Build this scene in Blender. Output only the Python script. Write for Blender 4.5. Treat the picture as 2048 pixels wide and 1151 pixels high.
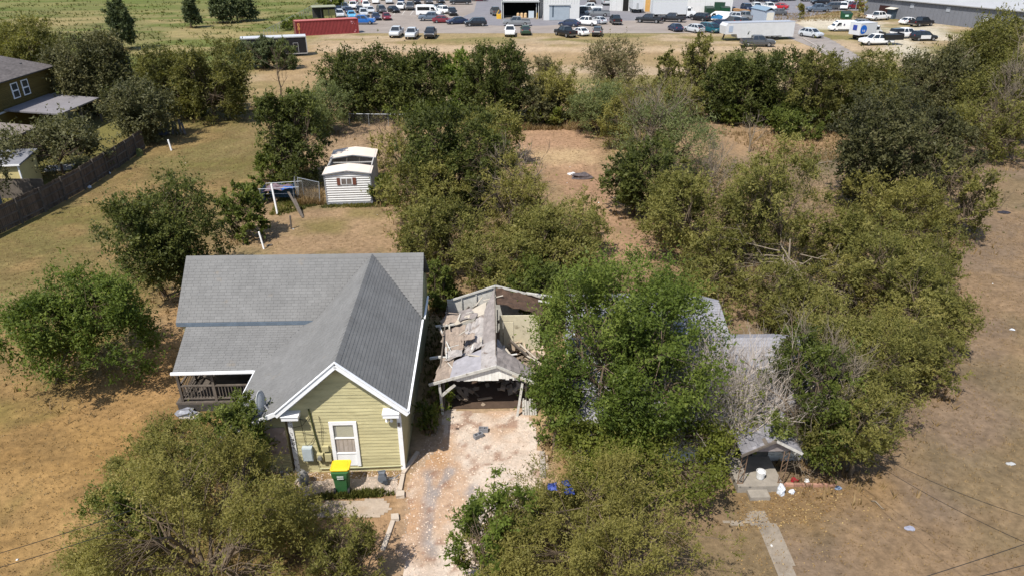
import bpy, math, random
import numpy as np
from mathutils import Vector, Matrix

for _o in list(bpy.data.objects):
    bpy.data.objects.remove(_o)
SC = bpy.context.scene
COL = SC.collection
R = math.radians
# ------------------------------------------------------------------ camera (drone about 19 m up, looking down 27 degrees)
F, PITCH, CAMH = 1420.0, R(27.0), 19.1
CP, SP = math.cos(PITCH), math.sin(PITCH)
cam = bpy.data.cameras.new('camera')
cam.sensor_width = 36.0
cam.lens = F / 2048 * 36.0
cam.clip_start, cam.clip_end = 0.5, 6000
camo = bpy.data.objects.new('camera', cam)
camo.location = (0, 0, CAMH)
camo.rotation_euler = (R(90) - PITCH, 0, 0)
COL.objects.link(camo)
SC.camera = camo
# ------------------------------------------------------------------ sky, sun, exposure
SUN = Vector((0.38, 0.52, -1.0)).normalized()      # direction the sunlight travels
ELEV = math.asin(-SUN.z)
w = bpy.data.worlds.new('World')
SC.world = w
w.use_nodes = True
nt = w.node_tree
bg = nt.nodes['Background']
sky = nt.nodes.new('ShaderNodeTexSky')
sky.sky_type = 'NISHITA'
sky.sun_disc = False
sky.sun_elevation = ELEV
sky.sun_rotation = math.atan2(-SUN.x, -SUN.y)      # azimuth of the sun measured from +Y towards +X
sky.altitude = 150
sky.dust_density = 1.2
nt.links.new(sky.outputs[0], bg.inputs[0])
bg.inputs[1].default_value = 0.125
sl = bpy.data.lights.new('sun', 'SUN')
sl.energy = 4.4
sl.angle = R(0.53)
sl.color = (1.0, 0.955, 0.88)
so = bpy.data.objects.new('sun', sl)
so.rotation_euler = SUN.to_track_quat('-Z', 'Y').to_euler()
so.location = (-40, -40, 120)
COL.objects.link(so)
vs = SC.view_settings
vs.view_transform = 'Standard'
vs.look = 'None'
vs.exposure = 0.50
vs.gamma = 1.0
vs.use_curve_mapping = False
SC.cycles.max_bounces = 6
SC.cycles.diffuse_bounces = 4
SC.cycles.transparent_max_bounces = 4

# ------------------------------------------------------------------ survey helpers: bearings in the photo to ground coordinates
def G(px, py, z=0.0):
    u = (px - 1024.0) / F
    v = (575.5 - py) / F
    t = (z - CAMH) / (-SP + v * CP)
    return Vector((u * t, (CP + v * SP) * t, z))
def hat(py, y):
    v = (575.5 - py) / F
    return (v * y * CP - y * SP) / (CP + v * SP) + CAMH
def sc_at(y, z=0.0):
    return F / (y * CP + (CAMH - z) * SP)
rnd = random.Random(7)
nrs = np.random.RandomState(11)

# ------------------------------------------------------------------ materials
def lin(r, g, b):
    def f(c):
        c /= 255.0
        return c / 12.92 if c <= 0.04045 else ((c + 0.055) / 1.055) ** 2.4
    return (f(r), f(g), f(b))
def _mix(nt, a, b, fac, mode='MIX'):
    n = nt.nodes.new('ShaderNodeMix')
    n.data_type = 'RGBA'
    n.blend_type = mode
    for s, v in ((0, fac), (6, a), (7, b)):
        if hasattr(v, 'links'):
            nt.links.new(v, n.inputs[s])
        elif s == 0:
            n.inputs[0].default_value = v
        else:
            n.inputs[s].default_value = (*v[:3], 1)
    return n.outputs[2]
def _noise(nt, vec, scale, detail=4, rough=0.6):
    n = nt.nodes.new('ShaderNodeTexNoise')
    n.inputs['Scale'].default_value = scale
    n.inputs['Detail'].default_value = detail
    n.inputs['Roughness'].default_value = rough
    nt.links.new(vec, n.inputs['Vector'])
    return n.outputs['Fac']
def _mr(nt, v, a, b, lo=0.0, hi=1.0):
    n = nt.nodes.new('ShaderNodeMapRange')
    nt.links.new(v, n.inputs[0])
    n.inputs[1].default_value, n.inputs[2].default_value = a, b
    n.inputs[3].default_value, n.inputs[4].default_value = lo, hi
    return n.outputs[0]
def _gray(nt, v):
    n = nt.nodes.new('ShaderNodeCombineColor')
    for i in range(3):
        nt.links.new(v, n.inputs[i])
    return n.outputs[0]
MATS = {}
BRIGHT = {'white_paint', 'yellow_plastic', 'green_plastic', 'dark_flecked_white_paint'}
def M(name, col, rough=0.8, var=0.12, scale=5.0, bump=0.0, bscale=30.0, spec=0.3, metal=0.0, tint=0.0, rand=0.0,
      dirt=None, objcol=False, stretch=None, vcol=None, back=0.0):
    if name in MATS:
        return MATS[name]
    m = bpy.data.materials.new(name)
    m.use_nodes = True
    nt = m.node_tree
    if not (vcol or objcol or name in BRIGHT):
        col = tuple(k * 0.82 for k in col)
        if dirt:
            dirt = (tuple(k * 0.82 for k in dirt[0]), *dirt[1:])
    bs = nt.nodes['Principled BSDF']
    tc = nt.nodes.new('ShaderNodeTexCoord')
    vec = tc.outputs['Object']
    if stretch:
        mp = nt.nodes.new('ShaderNodeMapping')
        mp.inputs['Scale'].default_value = stretch
        nt.links.new(vec, mp.inputs[0])
        vec = mp.outputs[0]
    oi = nt.nodes.new('ShaderNodeObjectInfo')
    if vcol:
        a = nt.nodes.new('ShaderNodeAttribute')
        a.attribute_name = vcol
        c = a.outputs['Color']
    elif objcol:
        c = oi.outputs['Color']
    else:
        c = (*col, 1)
    if var:
        c = _mix(nt, c, _gray(nt, _mr(nt, _noise(nt, vec, scale, 6, 0.65), 0.28, 0.72, 1 - var, 1 + var)), 1.0, 'MULTIPLY')
    if rand:
        c = _mix(nt, c, _gray(nt, _mr(nt, oi.outputs['Random'], 0, 1, 1 - rand, 1 + rand)), 1.0, 'MULTIPLY')
    if tint:
        a = nt.nodes.new('ShaderNodeAttribute')
        a.attribute_name = 'tint'
        c = _mix(nt, c, _gray(nt, _mr(nt, a.outputs['Fac'], 0, 1, 1 - tint, 1 + tint)), 1.0, 'MULTIPLY')
    if dirt:
        dcol, dscale, lo, hi = dirt
        c = _mix(nt, c, dcol, _mr(nt, _noise(nt, vec, dscale, 5, 0.6), lo, hi))
    if hasattr(c, 'links'):
        nt.links.new(c, bs.inputs['Base Color'])
    else:
        bs.inputs['Base Color'].default_value = c
    bs.inputs['Roughness'].default_value = rough
    bs.inputs['Specular IOR Level'].default_value = spec
    bs.inputs['Metallic'].default_value = metal
    if bump:
        b = nt.nodes.new('ShaderNodeBump')
        b.inputs['Strength'].default_value = 0.8
        b.inputs['Distance'].default_value = bump
        nt.links.new(_noise(nt, vec, bscale, 6, 0.7), b.inputs['Height'])
        nt.links.new(b.outputs[0], bs.inputs['Normal'])
    MATS[name] = m
    return m
def leaf_mat(name, c0, c1, c2, trans=0.3):
    if name in MATS:
        return MATS[name]
    m = bpy.data.materials.new(name)
    m.use_nodes = True
    nt = m.node_tree
    bs = nt.nodes['Principled BSDF']
    out = nt.nodes['Material Output']
    a = nt.nodes.new('ShaderNodeAttribute')
    a.attribute_name = 'tint'
    cr = nt.nodes.new('ShaderNodeValToRGB')
    e = cr.color_ramp.elements
    e[0].position, e[0].color = 0.0, (*c0, 1)
    e[1].position, e[1].color = 1.0, (*c2, 1)
    k = e.new(0.5)
    k.color = (*c1, 1)
    nt.links.new(a.outputs['Fac'], cr.inputs[0])
    nt.links.new(cr.outputs[0], bs.inputs['Base Color'])
    bs.inputs['Roughness'].default_value = 0.5
    bs.inputs['Specular IOR Level'].default_value = 0.14
    tr = nt.nodes.new('ShaderNodeBsdfTranslucent')
    nt.links.new(_mix(nt, cr.outputs[0], (1.15, 1.15, 0.6), 1.0, 'MULTIPLY'), tr.inputs[0])
    mx = nt.nodes.new('ShaderNodeMixShader')
    mx.inputs[0].default_value = trans
    nt.links.new(bs.outputs[0], mx.inputs[1])
    nt.links.new(tr.outputs[0], mx.inputs[2])
    nt.links.new(mx.outputs[0], out.inputs[0])
    MATS[name] = m
    return m
def glass_mat(name, col, rough=0.08):
    return M(name, col, rough, 0.0, spec=0.8)

# ------------------------------------------------------------------ meshes and objects
class MB:
    def __init__(self):
        self.v, self.f, self.t = [], [], []
        self.mi = []
        self.cur = 0
        self.tint = 0.5
    def add(self, vs, fs):
        o = len(self.v)
        self.v.extend([tuple(p) for p in vs])
        for f in fs:
            self.f.append([i + o for i in f])
            self.t.append(self.tint)
            self.mi.append(self.cur)
        return self
    def box(self, c, s, rz=0.0, rx=0.0, ry=0.0, taper=1.0):
        hx, hy, hz = s[0] / 2, s[1] / 2, s[2] / 2
        m = Matrix.Rotation(rz, 3, 'Z') @ Matrix.Rotation(ry, 3, 'Y') @ Matrix.Rotation(rx, 3, 'X')
        vs = []
        for z in (-1, 1):
            t = taper if z > 0 else 1.0
            for x, y in ((-1, -1), (1, -1), (1, 1), (-1, 1)):
                vs.append(Vector(c) + m @ Vector((x * hx * t, y * hy * t, z * hz)))
        return self.add(vs, [(3, 2, 1, 0), (4, 5, 6, 7), (0, 1, 5, 4), (1, 2, 6, 5), (2, 3, 7, 6), (3, 0, 4, 7)])
    def bar(self, p, q, w, h=None, up=(0, 0, 1)):
        h = w if h is None else h
        p, q = Vector(p), Vector(q)
        d = (q - p).normalized()
        up = Vector(up)
        if abs(d.dot(up)) > 0.98:
            up = Vector((0, 1, 0))
        s = d.cross(up).normalized() * (w / 2)
        u = s.cross(d).normalized() * (h / 2)
        vs = [p - s - u, p + s - u, p + s + u, p - s + u, q - s - u, q + s - u, q + s + u, q - s + u]
        return self.add(vs, [(0, 1, 2, 3), (7, 6, 5, 4), (0, 4, 5, 1), (1, 5, 6, 2), (2, 6, 7, 3), (3, 7, 4, 0)])
    def tube(self, pts, rs, n=6, cap=True):
        pts = [Vector(p) for p in pts]
        if not hasattr(rs, '__len__'):
            rs = [rs] * len(pts)
        vs, fs = [], []
        ref = None
        for i, p in enumerate(pts):
            a = pts[max(i - 1, 0)]
            b = pts[min(i + 1, len(pts) - 1)]
            d = (b - a)
            d = d.normalized() if d.length > 1e-9 else Vector((0, 0, 1))
            if ref is None or abs(d.dot(ref)) > 0.95:
                ref = Vector((0, 0, 1)) if abs(d.z) < 0.9 else Vector((1, 0, 0))
            s = d.cross(ref).normalized()
            u = s.cross(d)
            for k in range(n):
                an = 2 * math.pi * k / n
                vs.append(p + (s * math.cos(an) + u * math.sin(an)) * rs[i])
        for i in range(len(pts) - 1):
            for k in range(n):
                k2 = (k + 1) % n
                fs.append((i * n + k, i * n + k2, (i + 1) * n + k2, (i + 1) * n + k))
        if cap:
            fs.append(tuple(range(n - 1, -1, -1)))
            fs.append(tuple((len(pts) - 1) * n + k for k in range(n)))
        return self.add(vs, fs)
    def cyl(self, p, q, r, n=12, r2=None):
        return self.tube([p, q], [r, r if r2 is None else r2], n)
    def prism(self, poly, z0, z1):
        n = len(poly)
        vs = [(p[0], p[1], z0) for p in poly] + [(p[0], p[1], z1) for p in poly]
        fs = [tuple(range(n - 1, -1, -1)), tuple(range(n, 2 * n))]
        fs += [(i, (i + 1) % n, n + (i + 1) % n, n + i) for i in range(n)]
        return self.add(vs, fs)
    def slab(self, pts, th):
        pts = [Vector(p) for p in pts]
        nrm = (pts[1] - pts[0]).cross(pts[2] - pts[0]).normalized()
        if nrm.z < 0:
            nrm = -nrm
            pts = pts[::-1]
        n = len(pts)
        vs = pts + [p - nrm * th for p in pts]
        fs = [tuple(range(n)), tuple(range(2 * n - 1, n - 1, -1))]
        fs += [(i, n + i, n + (i + 1) % n, (i + 1) % n) for i in range(n)]
        return self.add(vs, fs)
    def ring(self, pts_rows, close=True, caps=True):
        """loft between rows of equal length"""
        n = len(pts_rows[0])
        vs = [p for r in pts_rows for p in r]
        fs = []
        for i in range(len(pts_rows) - 1):
            for k in range(n if close else n - 1):
                k2 = (k + 1) % n
                fs.append((i * n + k, i * n + k2, (i + 1) * n + k2, (i + 1) * n + k))
        if caps:
            fs.append(tuple(range(n - 1, -1, -1)))
            fs.append(tuple((len(pts_rows) - 1) * n + k for k in range(n)))
        return self.add(vs, fs)
    def lathe(self, c, prof, n=16):
        rows = []
        for r, z in prof:
            rows.append([(c[0] + r * math.cos(2 * math.pi * k / n), c[1] + r * math.sin(2 * math.pi * k / n), c[2] + z) for k in range(n)])
        return self.ring(rows)
    def blob(self, c, s, seed=0, n=9, rough=0.18, flat=True):
        rg = random.Random(seed)
        rows = []
        for i in range(1, 6):
            th = math.pi * i / 6
            row = []
            for k in range(n):
                ph = 2 * math.pi * k / n
                rr = 1 + rg.uniform(-rough, rough)
                z = math.cos(th) * s[2] * rr
                row.append((c[0] + s[0] * math.sin(th) * math.cos(ph) * rr, c[1] + s[1] * math.sin(th) * math.sin(ph) * rr,
                            max(c[2] + z, 0.005) if flat else c[2] + z))
            rows.append(row)
        return self.ring(rows[::-1])
    def build(self, name, mats, parent=None, smooth=False, kind=None):
        me = bpy.data.meshes.new(name)
        me.from_pydata(self.v, [], self.f)
        mats = mats if isinstance(mats, (list, tuple)) else [mats]
        for m in mats:
            me.materials.append(m)
        if len(mats) > 1:
            me.polygons.foreach_set('material_index', self.mi)
        at = me.attributes.new('tint', 'FLOAT', 'FACE')
        at.data.foreach_set('value', self.t)
        if smooth:
            me.polygons.foreach_set('use_smooth', [True] * len(me.polygons))
        me.update()
        o = bpy.data.objects.new(name, me)
        COL.objects.link(o)
        if parent:
            o.parent = parent
        if kind:
            o['kind'] = kind
        return o
def np_mesh(name, V, quads, mat, tint=None, parent=None, kind=None, smooth=False):
    me = bpy.data.meshes.new(name)
    V = np.asarray(V, np.float32).reshape(-1, 3)
    quads = np.asarray(quads, np.int32)
    k = quads.shape[1]
    me.vertices.add(len(V))
    me.vertices.foreach_set('co', V.ravel())
    me.loops.add(quads.size)
    me.loops.foreach_set('vertex_index', quads.ravel())
    me.polygons.add(len(quads))
    me.polygons.foreach_set('loop_start', np.arange(0, quads.size, k, dtype=np.int32))
    me.polygons.foreach_set('loop_total', np.full(len(quads), k, np.int32))
    if smooth:
        me.polygons.foreach_set('use_smooth', np.ones(len(quads), bool))
    me.materials.append(mat)
    if tint is not None:
        at = me.attributes.new('tint', 'FLOAT', 'FACE')
        at.data.foreach_set('value', np.asarray(tint, np.float32))
    me.update(calc_edges=True)
    o = bpy.data.objects.new(name, me)
    COL.objects.link(o)
    if parent:
        o.parent = parent
    if kind:
        o['kind'] = kind
    return o
def tag(o, label, cat, group=None):
    o['label'] = label
    o['category'] = cat
    if group:
        o['group'] = group
    return o
def thing(name, label, cat, loc=(0, 0, 0), rz=0.0, group=None):
    o = bpy.data.objects.new(name, None)
    o.empty_display_size = 0.3
    COL.objects.link(o)
    o.location = loc
    o.rotation_euler = (0, 0, rz)
    return tag(o, label, cat, group)
def dup(root, loc, rz, label=None, group=None):
    r = root.copy()
    COL.objects.link(r)
    r.location = loc
    r.rotation_euler = (0, 0, rz)
    if label:
        r['label'] = label
    if group:
        r['group'] = group
    for ch in list(root.children):
        c = ch.copy()
        COL.objects.link(c)
        c.parent = r
        for g in list(ch.children):
            d = g.copy()
            COL.objects.link(d)
            d.parent = c
    return r
def struct(o):
    o['kind'] = 'structure'
    return o

# ------------------------------------------------------------------ value noise for painting albedo on the ground sheets
_ng = np.random.RandomState(5).rand(256, 256)
def vnoise(x, y):
    xi, yi = np.floor(x).astype(int), np.floor(y).astype(int)
    fx, fy = x - xi, y - yi
    fx, fy = fx * fx * (3 - 2 * fx), fy * fy * (3 - 2 * fy)
    g = lambda a, b: _ng[a & 255, b & 255]
    return (g(xi, yi) * (1 - fx) + g(xi + 1, yi) * fx) * (1 - fy) + (g(xi, yi + 1) * (1 - fx) + g(xi + 1, yi + 1) * fx) * fy
def fbm(x, y, s, o=4):
    a, t, k = 0.0, 0.0, 1.0
    for i in range(o):
        a = a + k * vnoise(x / s * 2 ** i + 17.3 * i, y / s * 2 ** i + 9.1 * i)
        t += k
        k *= 0.55
    return a / t
def sstep(a, b, x):
    t = np.clip((x - a) / (b - a), 0, 1)
    return t * t * (3 - 2 * t)
def seg_dist(x, y, pts):
    d = np.full(np.shape(x), 1e9)
    for (ax, ay), (bx, by) in zip(pts[:-1], pts[1:]):
        dx, dy = bx - ax, by - ay
        t = np.clip(((x - ax) * dx + (y - ay) * dy) / (dx * dx + dy * dy + 1e-9), 0, 1)
        d = np.minimum(d, np.hypot(x - ax - t * dx, y - ay - t * dy))
    return d
def in_poly(x, y, poly):
    c = np.zeros(np.shape(x), bool)
    n = len(poly)
    for i in range(n):
        (x1, y1), (x2, y2) = poly[i], poly[(i + 1) % n]
        k = ((y1 > y) != (y2 > y)) & (x < (x2 - x1) * (y - y1) / (y2 - y1 + 1e-12) + x1)
        c ^= k
    return c
def poly_mask(x, y, poly, soft):
    """1 inside, falling to 0 across the soft width, edge roughened"""
    p = [(q[0], q[1]) for q in poly]
    d = seg_dist(x, y, p + [p[0]])
    d = np.where(in_poly(x, y, p), d, -d) + (fbm(x, y, 0.9, 3) - 0.5) * soft * 1.6
    return sstep(-soft, soft, d)
def gp(*pts):
    return [tuple(G(a, b)[:2]) for a, b in pts]
# ================================================================== GROUND
def axis_pts(segs):
    out = [segs[0][0]]
    for a, b, st in segs:
        n = max(1, int(round((b - a) / st)))
        out += list(np.linspace(a, b, n + 1)[1:])
    return np.array(out)
def L3(*rgb):
    c = np.array(lin(*rgb))
    return (c * 0.92 + c.mean() * 0.08) / 1.70
def blend(c, m, col):
    return c * (1 - m[..., None]) + col * m[..., None]
def ground_albedo(x, y):
    """albedo of the real ground cover: dry grass, bare caliche, green pasture, leaf litter"""
    n1, n2, n3 = fbm(x, y, 9, 4), fbm(x + 31, y - 7, 2.6, 4), fbm(x - 11, y + 53, 0.8, 3)
    gold, straw, brown = L3(170, 138, 86), L3(194, 168, 118), L3(140, 114, 74)
    green, tan, pink = L3(118, 118, 62), L3(170, 142, 108), L3(188, 156, 126)
    grey, dull = L3(140, 120, 100), L3(156, 129, 99)
    c = np.broadcast_to(gold, x.shape + (3,)).copy()
    c = blend(c, sstep(0.45, 0.75, n2) * 0.7, brown)
    c = blend(c, sstep(0.5, 0.8, n1) * 0.6, straw)
    c = blend(c, sstep(30, 22, y) * sstep(-10, -13, x) * 0.6, L3(178, 134, 72))
    # left lawn grows greener towards the back
    gl = sstep(24, 44, y) * sstep(-8, -20, x)
    c = blend(c, gl * 0.45, L3(150, 130, 82))
    c = blend(c, gl * sstep(0.42, 0.56, n1 * 0.6 + n2 * 0.4) * 0.75, L3(126, 118, 66))
    c = blend(c, sstep(0.54, 0.66, fbm(x + 5, y + 90, 4, 4)) * sstep(-6, -14, x) * 0.6, L3(124, 116, 58))
    c = blend(c, sstep(0.5, 0.62, fbm(x * 1.0 + 50, y * 2.2, 1.6, 4)) * 0.35, L3(128, 104, 66))
    # back yards: trodden tan earth
    by = sstep(27, 34, y) * sstep(-22, -17, x + (y - 40) * 0.06) * sstep(24, 18, x)
    c = blend(c, by * 0.8, tan)
    c = blend(c, by * sstep(0.48, 0.68, n2) * 0.8, L3(188, 158, 112))
    c = blend(c, by * sstep(0.52, 0.74, n1) * 0.7, L3(150, 122, 92))
    c = blend(c, by * sstep(0.53, 0.63, fbm(x + 60, y + 21, 2.4, 4)) * 0.5, L3(132, 122, 74))
    # right-hand lots: dull mown hay
    rr = sstep(2.6, 4.6, x) * sstep(40, 30, y) + sstep(18, 22, x) * sstep(28, 34, y)
    rr = np.clip(rr, 0, 1)
    c = blend(c, rr * 0.92, dull)
    c = blend(c, rr * sstep(0.42, 0.66, n2) * 0.65, grey)
    c = blend(c, rr * sstep(0.5, 0.75, n1) * 0.55, L3(170, 142, 104))
    c = blend(c, rr * sstep(0.55, 0.72, fbm(x + 77, y + 13, 5, 4)) * 0.4, L3(124, 112, 76))
    # meadow between the thicket and the car park
    md = sstep(82, 92, y)
    c = blend(c, md * 0.85, L3(176, 154, 108))
    c = blend(c, md * sstep(0.45, 0.55, fbm(x * 0.25, y, 5, 4)) * 0.75, L3(134, 128, 70))
    c = blend(c, md * sstep(0.52, 0.66, fbm(x * 0.5 + 40, y - 60, 7, 4)) * 0.75, L3(204, 178, 146))
    # green pasture far on the left
    pa = sstep(70, 84, y) * sstep(-34, -42, x + (y - 120) * 0.03)
    c = blend(c, pa * 0.93, L3(146, 138, 84))
    c = blend(c, pa * sstep(0.46, 0.54, fbm(x * 0.5, y, 6, 5)) * 0.8, L3(112, 124, 54))
    c = blend(c, pa * sstep(0.5, 0.58, fbm(x * 0.4 + 9, y + 70, 8, 5)) * 0.8, L3(176, 156, 104))
    c = blend(c, pa * sstep(0.54, 0.64, fbm(x + 90, y + 7, 4, 4)) * 0.6, L3(92, 104, 44))
    c = blend(c, pa * sstep(170, 200, y) * 0.5, L3(104, 120, 48))
    # neighbour's watered yard behind the fence
    ny = sstep(-35, -36.5, x) * sstep(48, 52, y) * sstep(80, 74, y)
    c = blend(c, ny * 0.7, L3(128, 122, 62))
    # bare caliche patches and trodden paths
    for poly, soft, col, k in CALICHE:
        c = blend(c, poly_mask(x, y, poly, soft) * k, L3(*col))
    c *= (0.80 + 0.4 * n3)[..., None]
    c *= (0.86 + 0.28 * fbm(x, y, 0.35, 2))[..., None]
    return np.clip(c, 0.01, 0.8)
CALICHE = [
    (gp((800, 1151), (752, 1100), (800, 1010), (812, 945), (862, 860), (885, 815), (1060, 812), (1095, 870), (1095, 960), (1010, 1060), (940, 1151)), 1.0, (206, 176, 146), 0.9),
    (gp((545, 1010), (560, 950), (810, 950), (800, 1100), (740, 1151), (640, 1151)), 0.8, (184, 146, 106), 0.8),
    (gp((1030, 252), (1170, 250), (1205, 300), (1215, 380), (1250, 440), (1330, 520), (1240, 520), (1190, 420), (1120, 340), (1030, 330)), 2.0, (190, 150, 116), 0.9),
    (gp((1060, 300), (1180, 300), (1190, 325), (1080, 330)), 1.5, (206, 176, 130), 0.8),
    (gp((1085, 345), (1210, 350), (1200, 395), (1130, 380)), 1.4, (168, 128, 100), 0.6),
    (gp((640, 245), (800, 240), (780, 320), (620, 340)), 2.2, (176, 146, 114), 0.8),
    (gp((470, 440), (560, 420), (800, 430), (840, 500), (470, 500)), 1.3, (182, 150, 112), 0.7),
    (gp((600, 440), (690, 440), (680, 465), (600, 470)), 0.8, (132, 122, 62), 0.7),
    (gp((700, 418), (760, 418), (760, 436), (690, 436)), 0.7, (136, 126, 66), 0.6),
    (gp((500, 115), (640, 85), (900, 85), (1200, 92), (1440, 95), (1440, 130), (1000, 135), (640, 180), (500, 200)), 6, (184, 152, 110), 0.75),
    (gp((620, 96), (690, 88), (860, 92), (1500, 96), (1500, 104), (860, 105), (650, 104)), 2.5, (210, 182, 146), 0.8),
    (gp((1590, 85), (1630, 95), (1690, 108), (1700, 140), (1560, 140), (1560, 100)), 3.0, (204, 172, 130), 0.8),
    (gp((1585, 40), (1720, 36), (1760, 45), (1770, 95), (1830, 130), (1860, 130), (1830, 80), (1900, 80), (1880, 50), (1740, 62), (1600, 58)), 3.0, (226, 214, 190), 0.85),
    (gp((1440, 250), (1680, 255), (1700, 300), (1600, 320), (1450, 300)), 2.5, (182, 148, 108), 0.85),
    (gp((1570, 300), (1680, 300), (1690, 340), (1620, 350)), 1.6, (128, 116, 84), 0.7),
    (gp((1480, 985), (1620, 960), (1800, 960), (1760, 1010), (1600, 1060), (1500, 1050)), 1.0, (156, 124, 80), 0.7),
    (gp((0, 760), (110, 780), (320, 720), (360, 600), (345, 780), (250, 840), (60, 830)), 1.3, (188, 146, 92), 0.5),
    (gp((300, 690), (355, 600), (365, 800), (300, 800)), 1.0, (192, 148, 98), 0.7),
    (gp((480, 220), (640, 170), (650, 190), (560, 240), (480, 300)), 4, (160, 134, 92), 0.7),
]
gx = axis_pts([(-2500, -300, 220), (-300, -90, 7), (-90, -46, 1.0), (-46, 40, 0.4), (40, 95, 1.0), (95, 300, 6), (300, 2500, 220)])
gy = axis_pts([(-60, 10, 5), (10, 60, 0.4), (60, 110, 0.7), (110, 240, 1.2), (240, 400, 10), (400, 3000, 260)])
X, Y = np.meshgrid(gx, gy)
nx, ny_ = len(gx), len(gy)
V = np.stack([X, Y, np.zeros_like(X)], -1).reshape(-1, 3)
ii = np.arange(nx * ny_).reshape(ny_, nx)
Q = np.stack([ii[:-1, :-1], ii[:-1, 1:], ii[1:, 1:], ii[1:, :-1]], -1).reshape(-1, 4)
m_ground = M('dry_ground', (0, 0, 0), 0.95, 0.34, 3.2, 0.06, 9.0, 0.1, vcol='albedo')
def paint(o, x, y, fn):
    c = fn(x, y).reshape(-1, 3)
    at = o.data.attributes.new('albedo', 'FLOAT_COLOR', 'POINT')
    at.data.foreach_set('color', np.concatenate([c, np.ones((len(c), 1))], 1).astype(np.float32).ravel())
ground = struct(np_mesh('ground', V, Q, m_ground))
paint(ground, X, Y, ground_albedo)

def sheet(name, poly, step, z, mat, fn=None, rag=0.0, th=0.0):
    """ground sheet cut from a fine grid to a (ragged) outline"""
    xs, ys = [p[0] for p in poly], [p[1] for p in poly]
    ax = np.arange(min(xs) - step, max(xs) + step * 2, step)
    ay = np.arange(min(ys) - step, max(ys) + step * 2, step)
    X, Y = np.meshgrid(ax, ay)
    d = seg_dist(X, Y, list(poly) + [poly[0]])
    ins = np.where(in_poly(X, Y, poly), d, -d) + ((fbm(X, Y, 1.1, 4) - 0.5) * rag * 2 if rag else 0)
    ii = np.arange(X.size).reshape(X.shape)
    cell = (ins[:-1, :-1] + ins[1:, 1:] + ins[1:, :-1] + ins[:-1, 1:]) > 0
    Q = np.stack([ii[:-1, :-1], ii[:-1, 1:], ii[1:, 1:], ii[1:, :-1]], -1)[cell]
    V = np.stack([X, Y, np.full_like(X, z)], -1).reshape(-1, 3)
    o = struct(np_mesh(name, V, Q, mat))
    if fn:
        paint(o, X, Y, fn)
    return o
def drive_albedo(x, y):
    c = np.broadcast_to(L3(214, 196, 178), x.shape + (3,)).copy()
    c = blend(c, sstep(0.4, 0.62, fbm(x, y, 0.7, 4)) * 0.5, L3(200, 176, 154))
    c = blend(c, sstep(0.5, 0.66, fbm(x + 3, y + 40, 2.2, 4)) * 0.7, L3(190, 150, 112))
    for pts, w_ in ((gp((862, 930), (855, 1010), (850, 1080), (866, 1110)), 0.36), (gp((945, 975), (955, 1010), (962, 1080)), 0.3), (gp((900, 940), (872, 985)), 0.25), (gp((1000, 1000), (990, 1050)), 0.25)):
        d = seg_dist(x, y, pts) + (fbm(x, y, 0.6, 3) - 0.5) * 0.5
        c = blend(c, sstep(w_, w_ * 0.3, d) * 0.85, L3(158, 150, 146))
    c = blend(c, poly_mask(x, y, gp((862, 868), (905, 868), (918, 900), (880, 945), (840, 935)), 0.4) * 0.75, L3(190, 146, 100))
    c = blend(c, poly_mask(x, y, gp((800, 1020), (845, 1000), (850, 1120), (780, 1130)), 0.4) * 0.6, L3(184, 142, 102))
    c = blend(c, sstep(0.64, 0.72, fbm(x + 9, y - 4, 0.5, 3)) * 0.7, L3(150, 112, 88))
    c *= (0.82 + 0.36 * fbm(x, y, 0.2, 2))[..., None]
    return np.clip(c * 1.22, 0.01, 0.8)
m_drive = M('crushed_limestone', (0, 0, 0), 0.95, 0.2, 9, 0.03, 16, 0.1, vcol='albedo')
sheet('driveway', gp((818, 1180), (800, 1090), (820, 1000), (828, 950), (880, 880), (892, 822), (1050, 815), (1086, 880), (1086, 970), (1020, 1050), (985, 1180)), 0.14, 0.012, m_drive, drive_albedo, 0.45)
def conc_albedo(base):
    b = L3(*base)
    def fn(x, y):
        c = np.broadcast_to(b, x.shape + (3,)).copy()
        c = blend(c, sstep(0.5, 0.68, fbm(x, y, 1.3, 4)) * 0.6, b * 0.72)
        c = blend(c, sstep(0.55, 0.7, fbm(x + 20, y, 0.5, 4)) * 0.5, b * np.array([0.8, 0.72, 0.62]))
        return np.clip(c * (0.86 + 0.28 * fbm(x, y, 0.25, 2))[..., None], 0.01, 0.8)
    return fn
m_conc = M('old_concrete', (0, 0, 0), 0.9, 0.15, 8, 0.01, 30, 0.2, vcol='albedo')
sheet('concrete_walk', gp((690, 1001), (766, 997), (780, 1018), (758, 1034), (690, 1034), (560, 1030), (560, 1005)), 0.12, 0.014, m_conc, conc_albedo((206, 186, 164)), 0.1)
sheet('patio_slab', gp((590, 962), (660, 958), (792, 952), (800, 985), (700, 988), (600, 992)), 0.12, 0.015, m_conc, conc_albedo((202, 184, 166)), 0.14)
sheet('front_path', gp((1498, 1020), (1530, 1018), (1542, 1046), (1555, 1048), (1590, 1140), (1620, 1230), (1582, 1230), (1543, 1120), (1522, 1062), (1512, 1050), (1470, 1047), (1440, 1046), (1440, 1041), (1488, 1038)), 0.12, 0.012, m_conc, conc_albedo((172, 158, 140)), 0.1)

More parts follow.
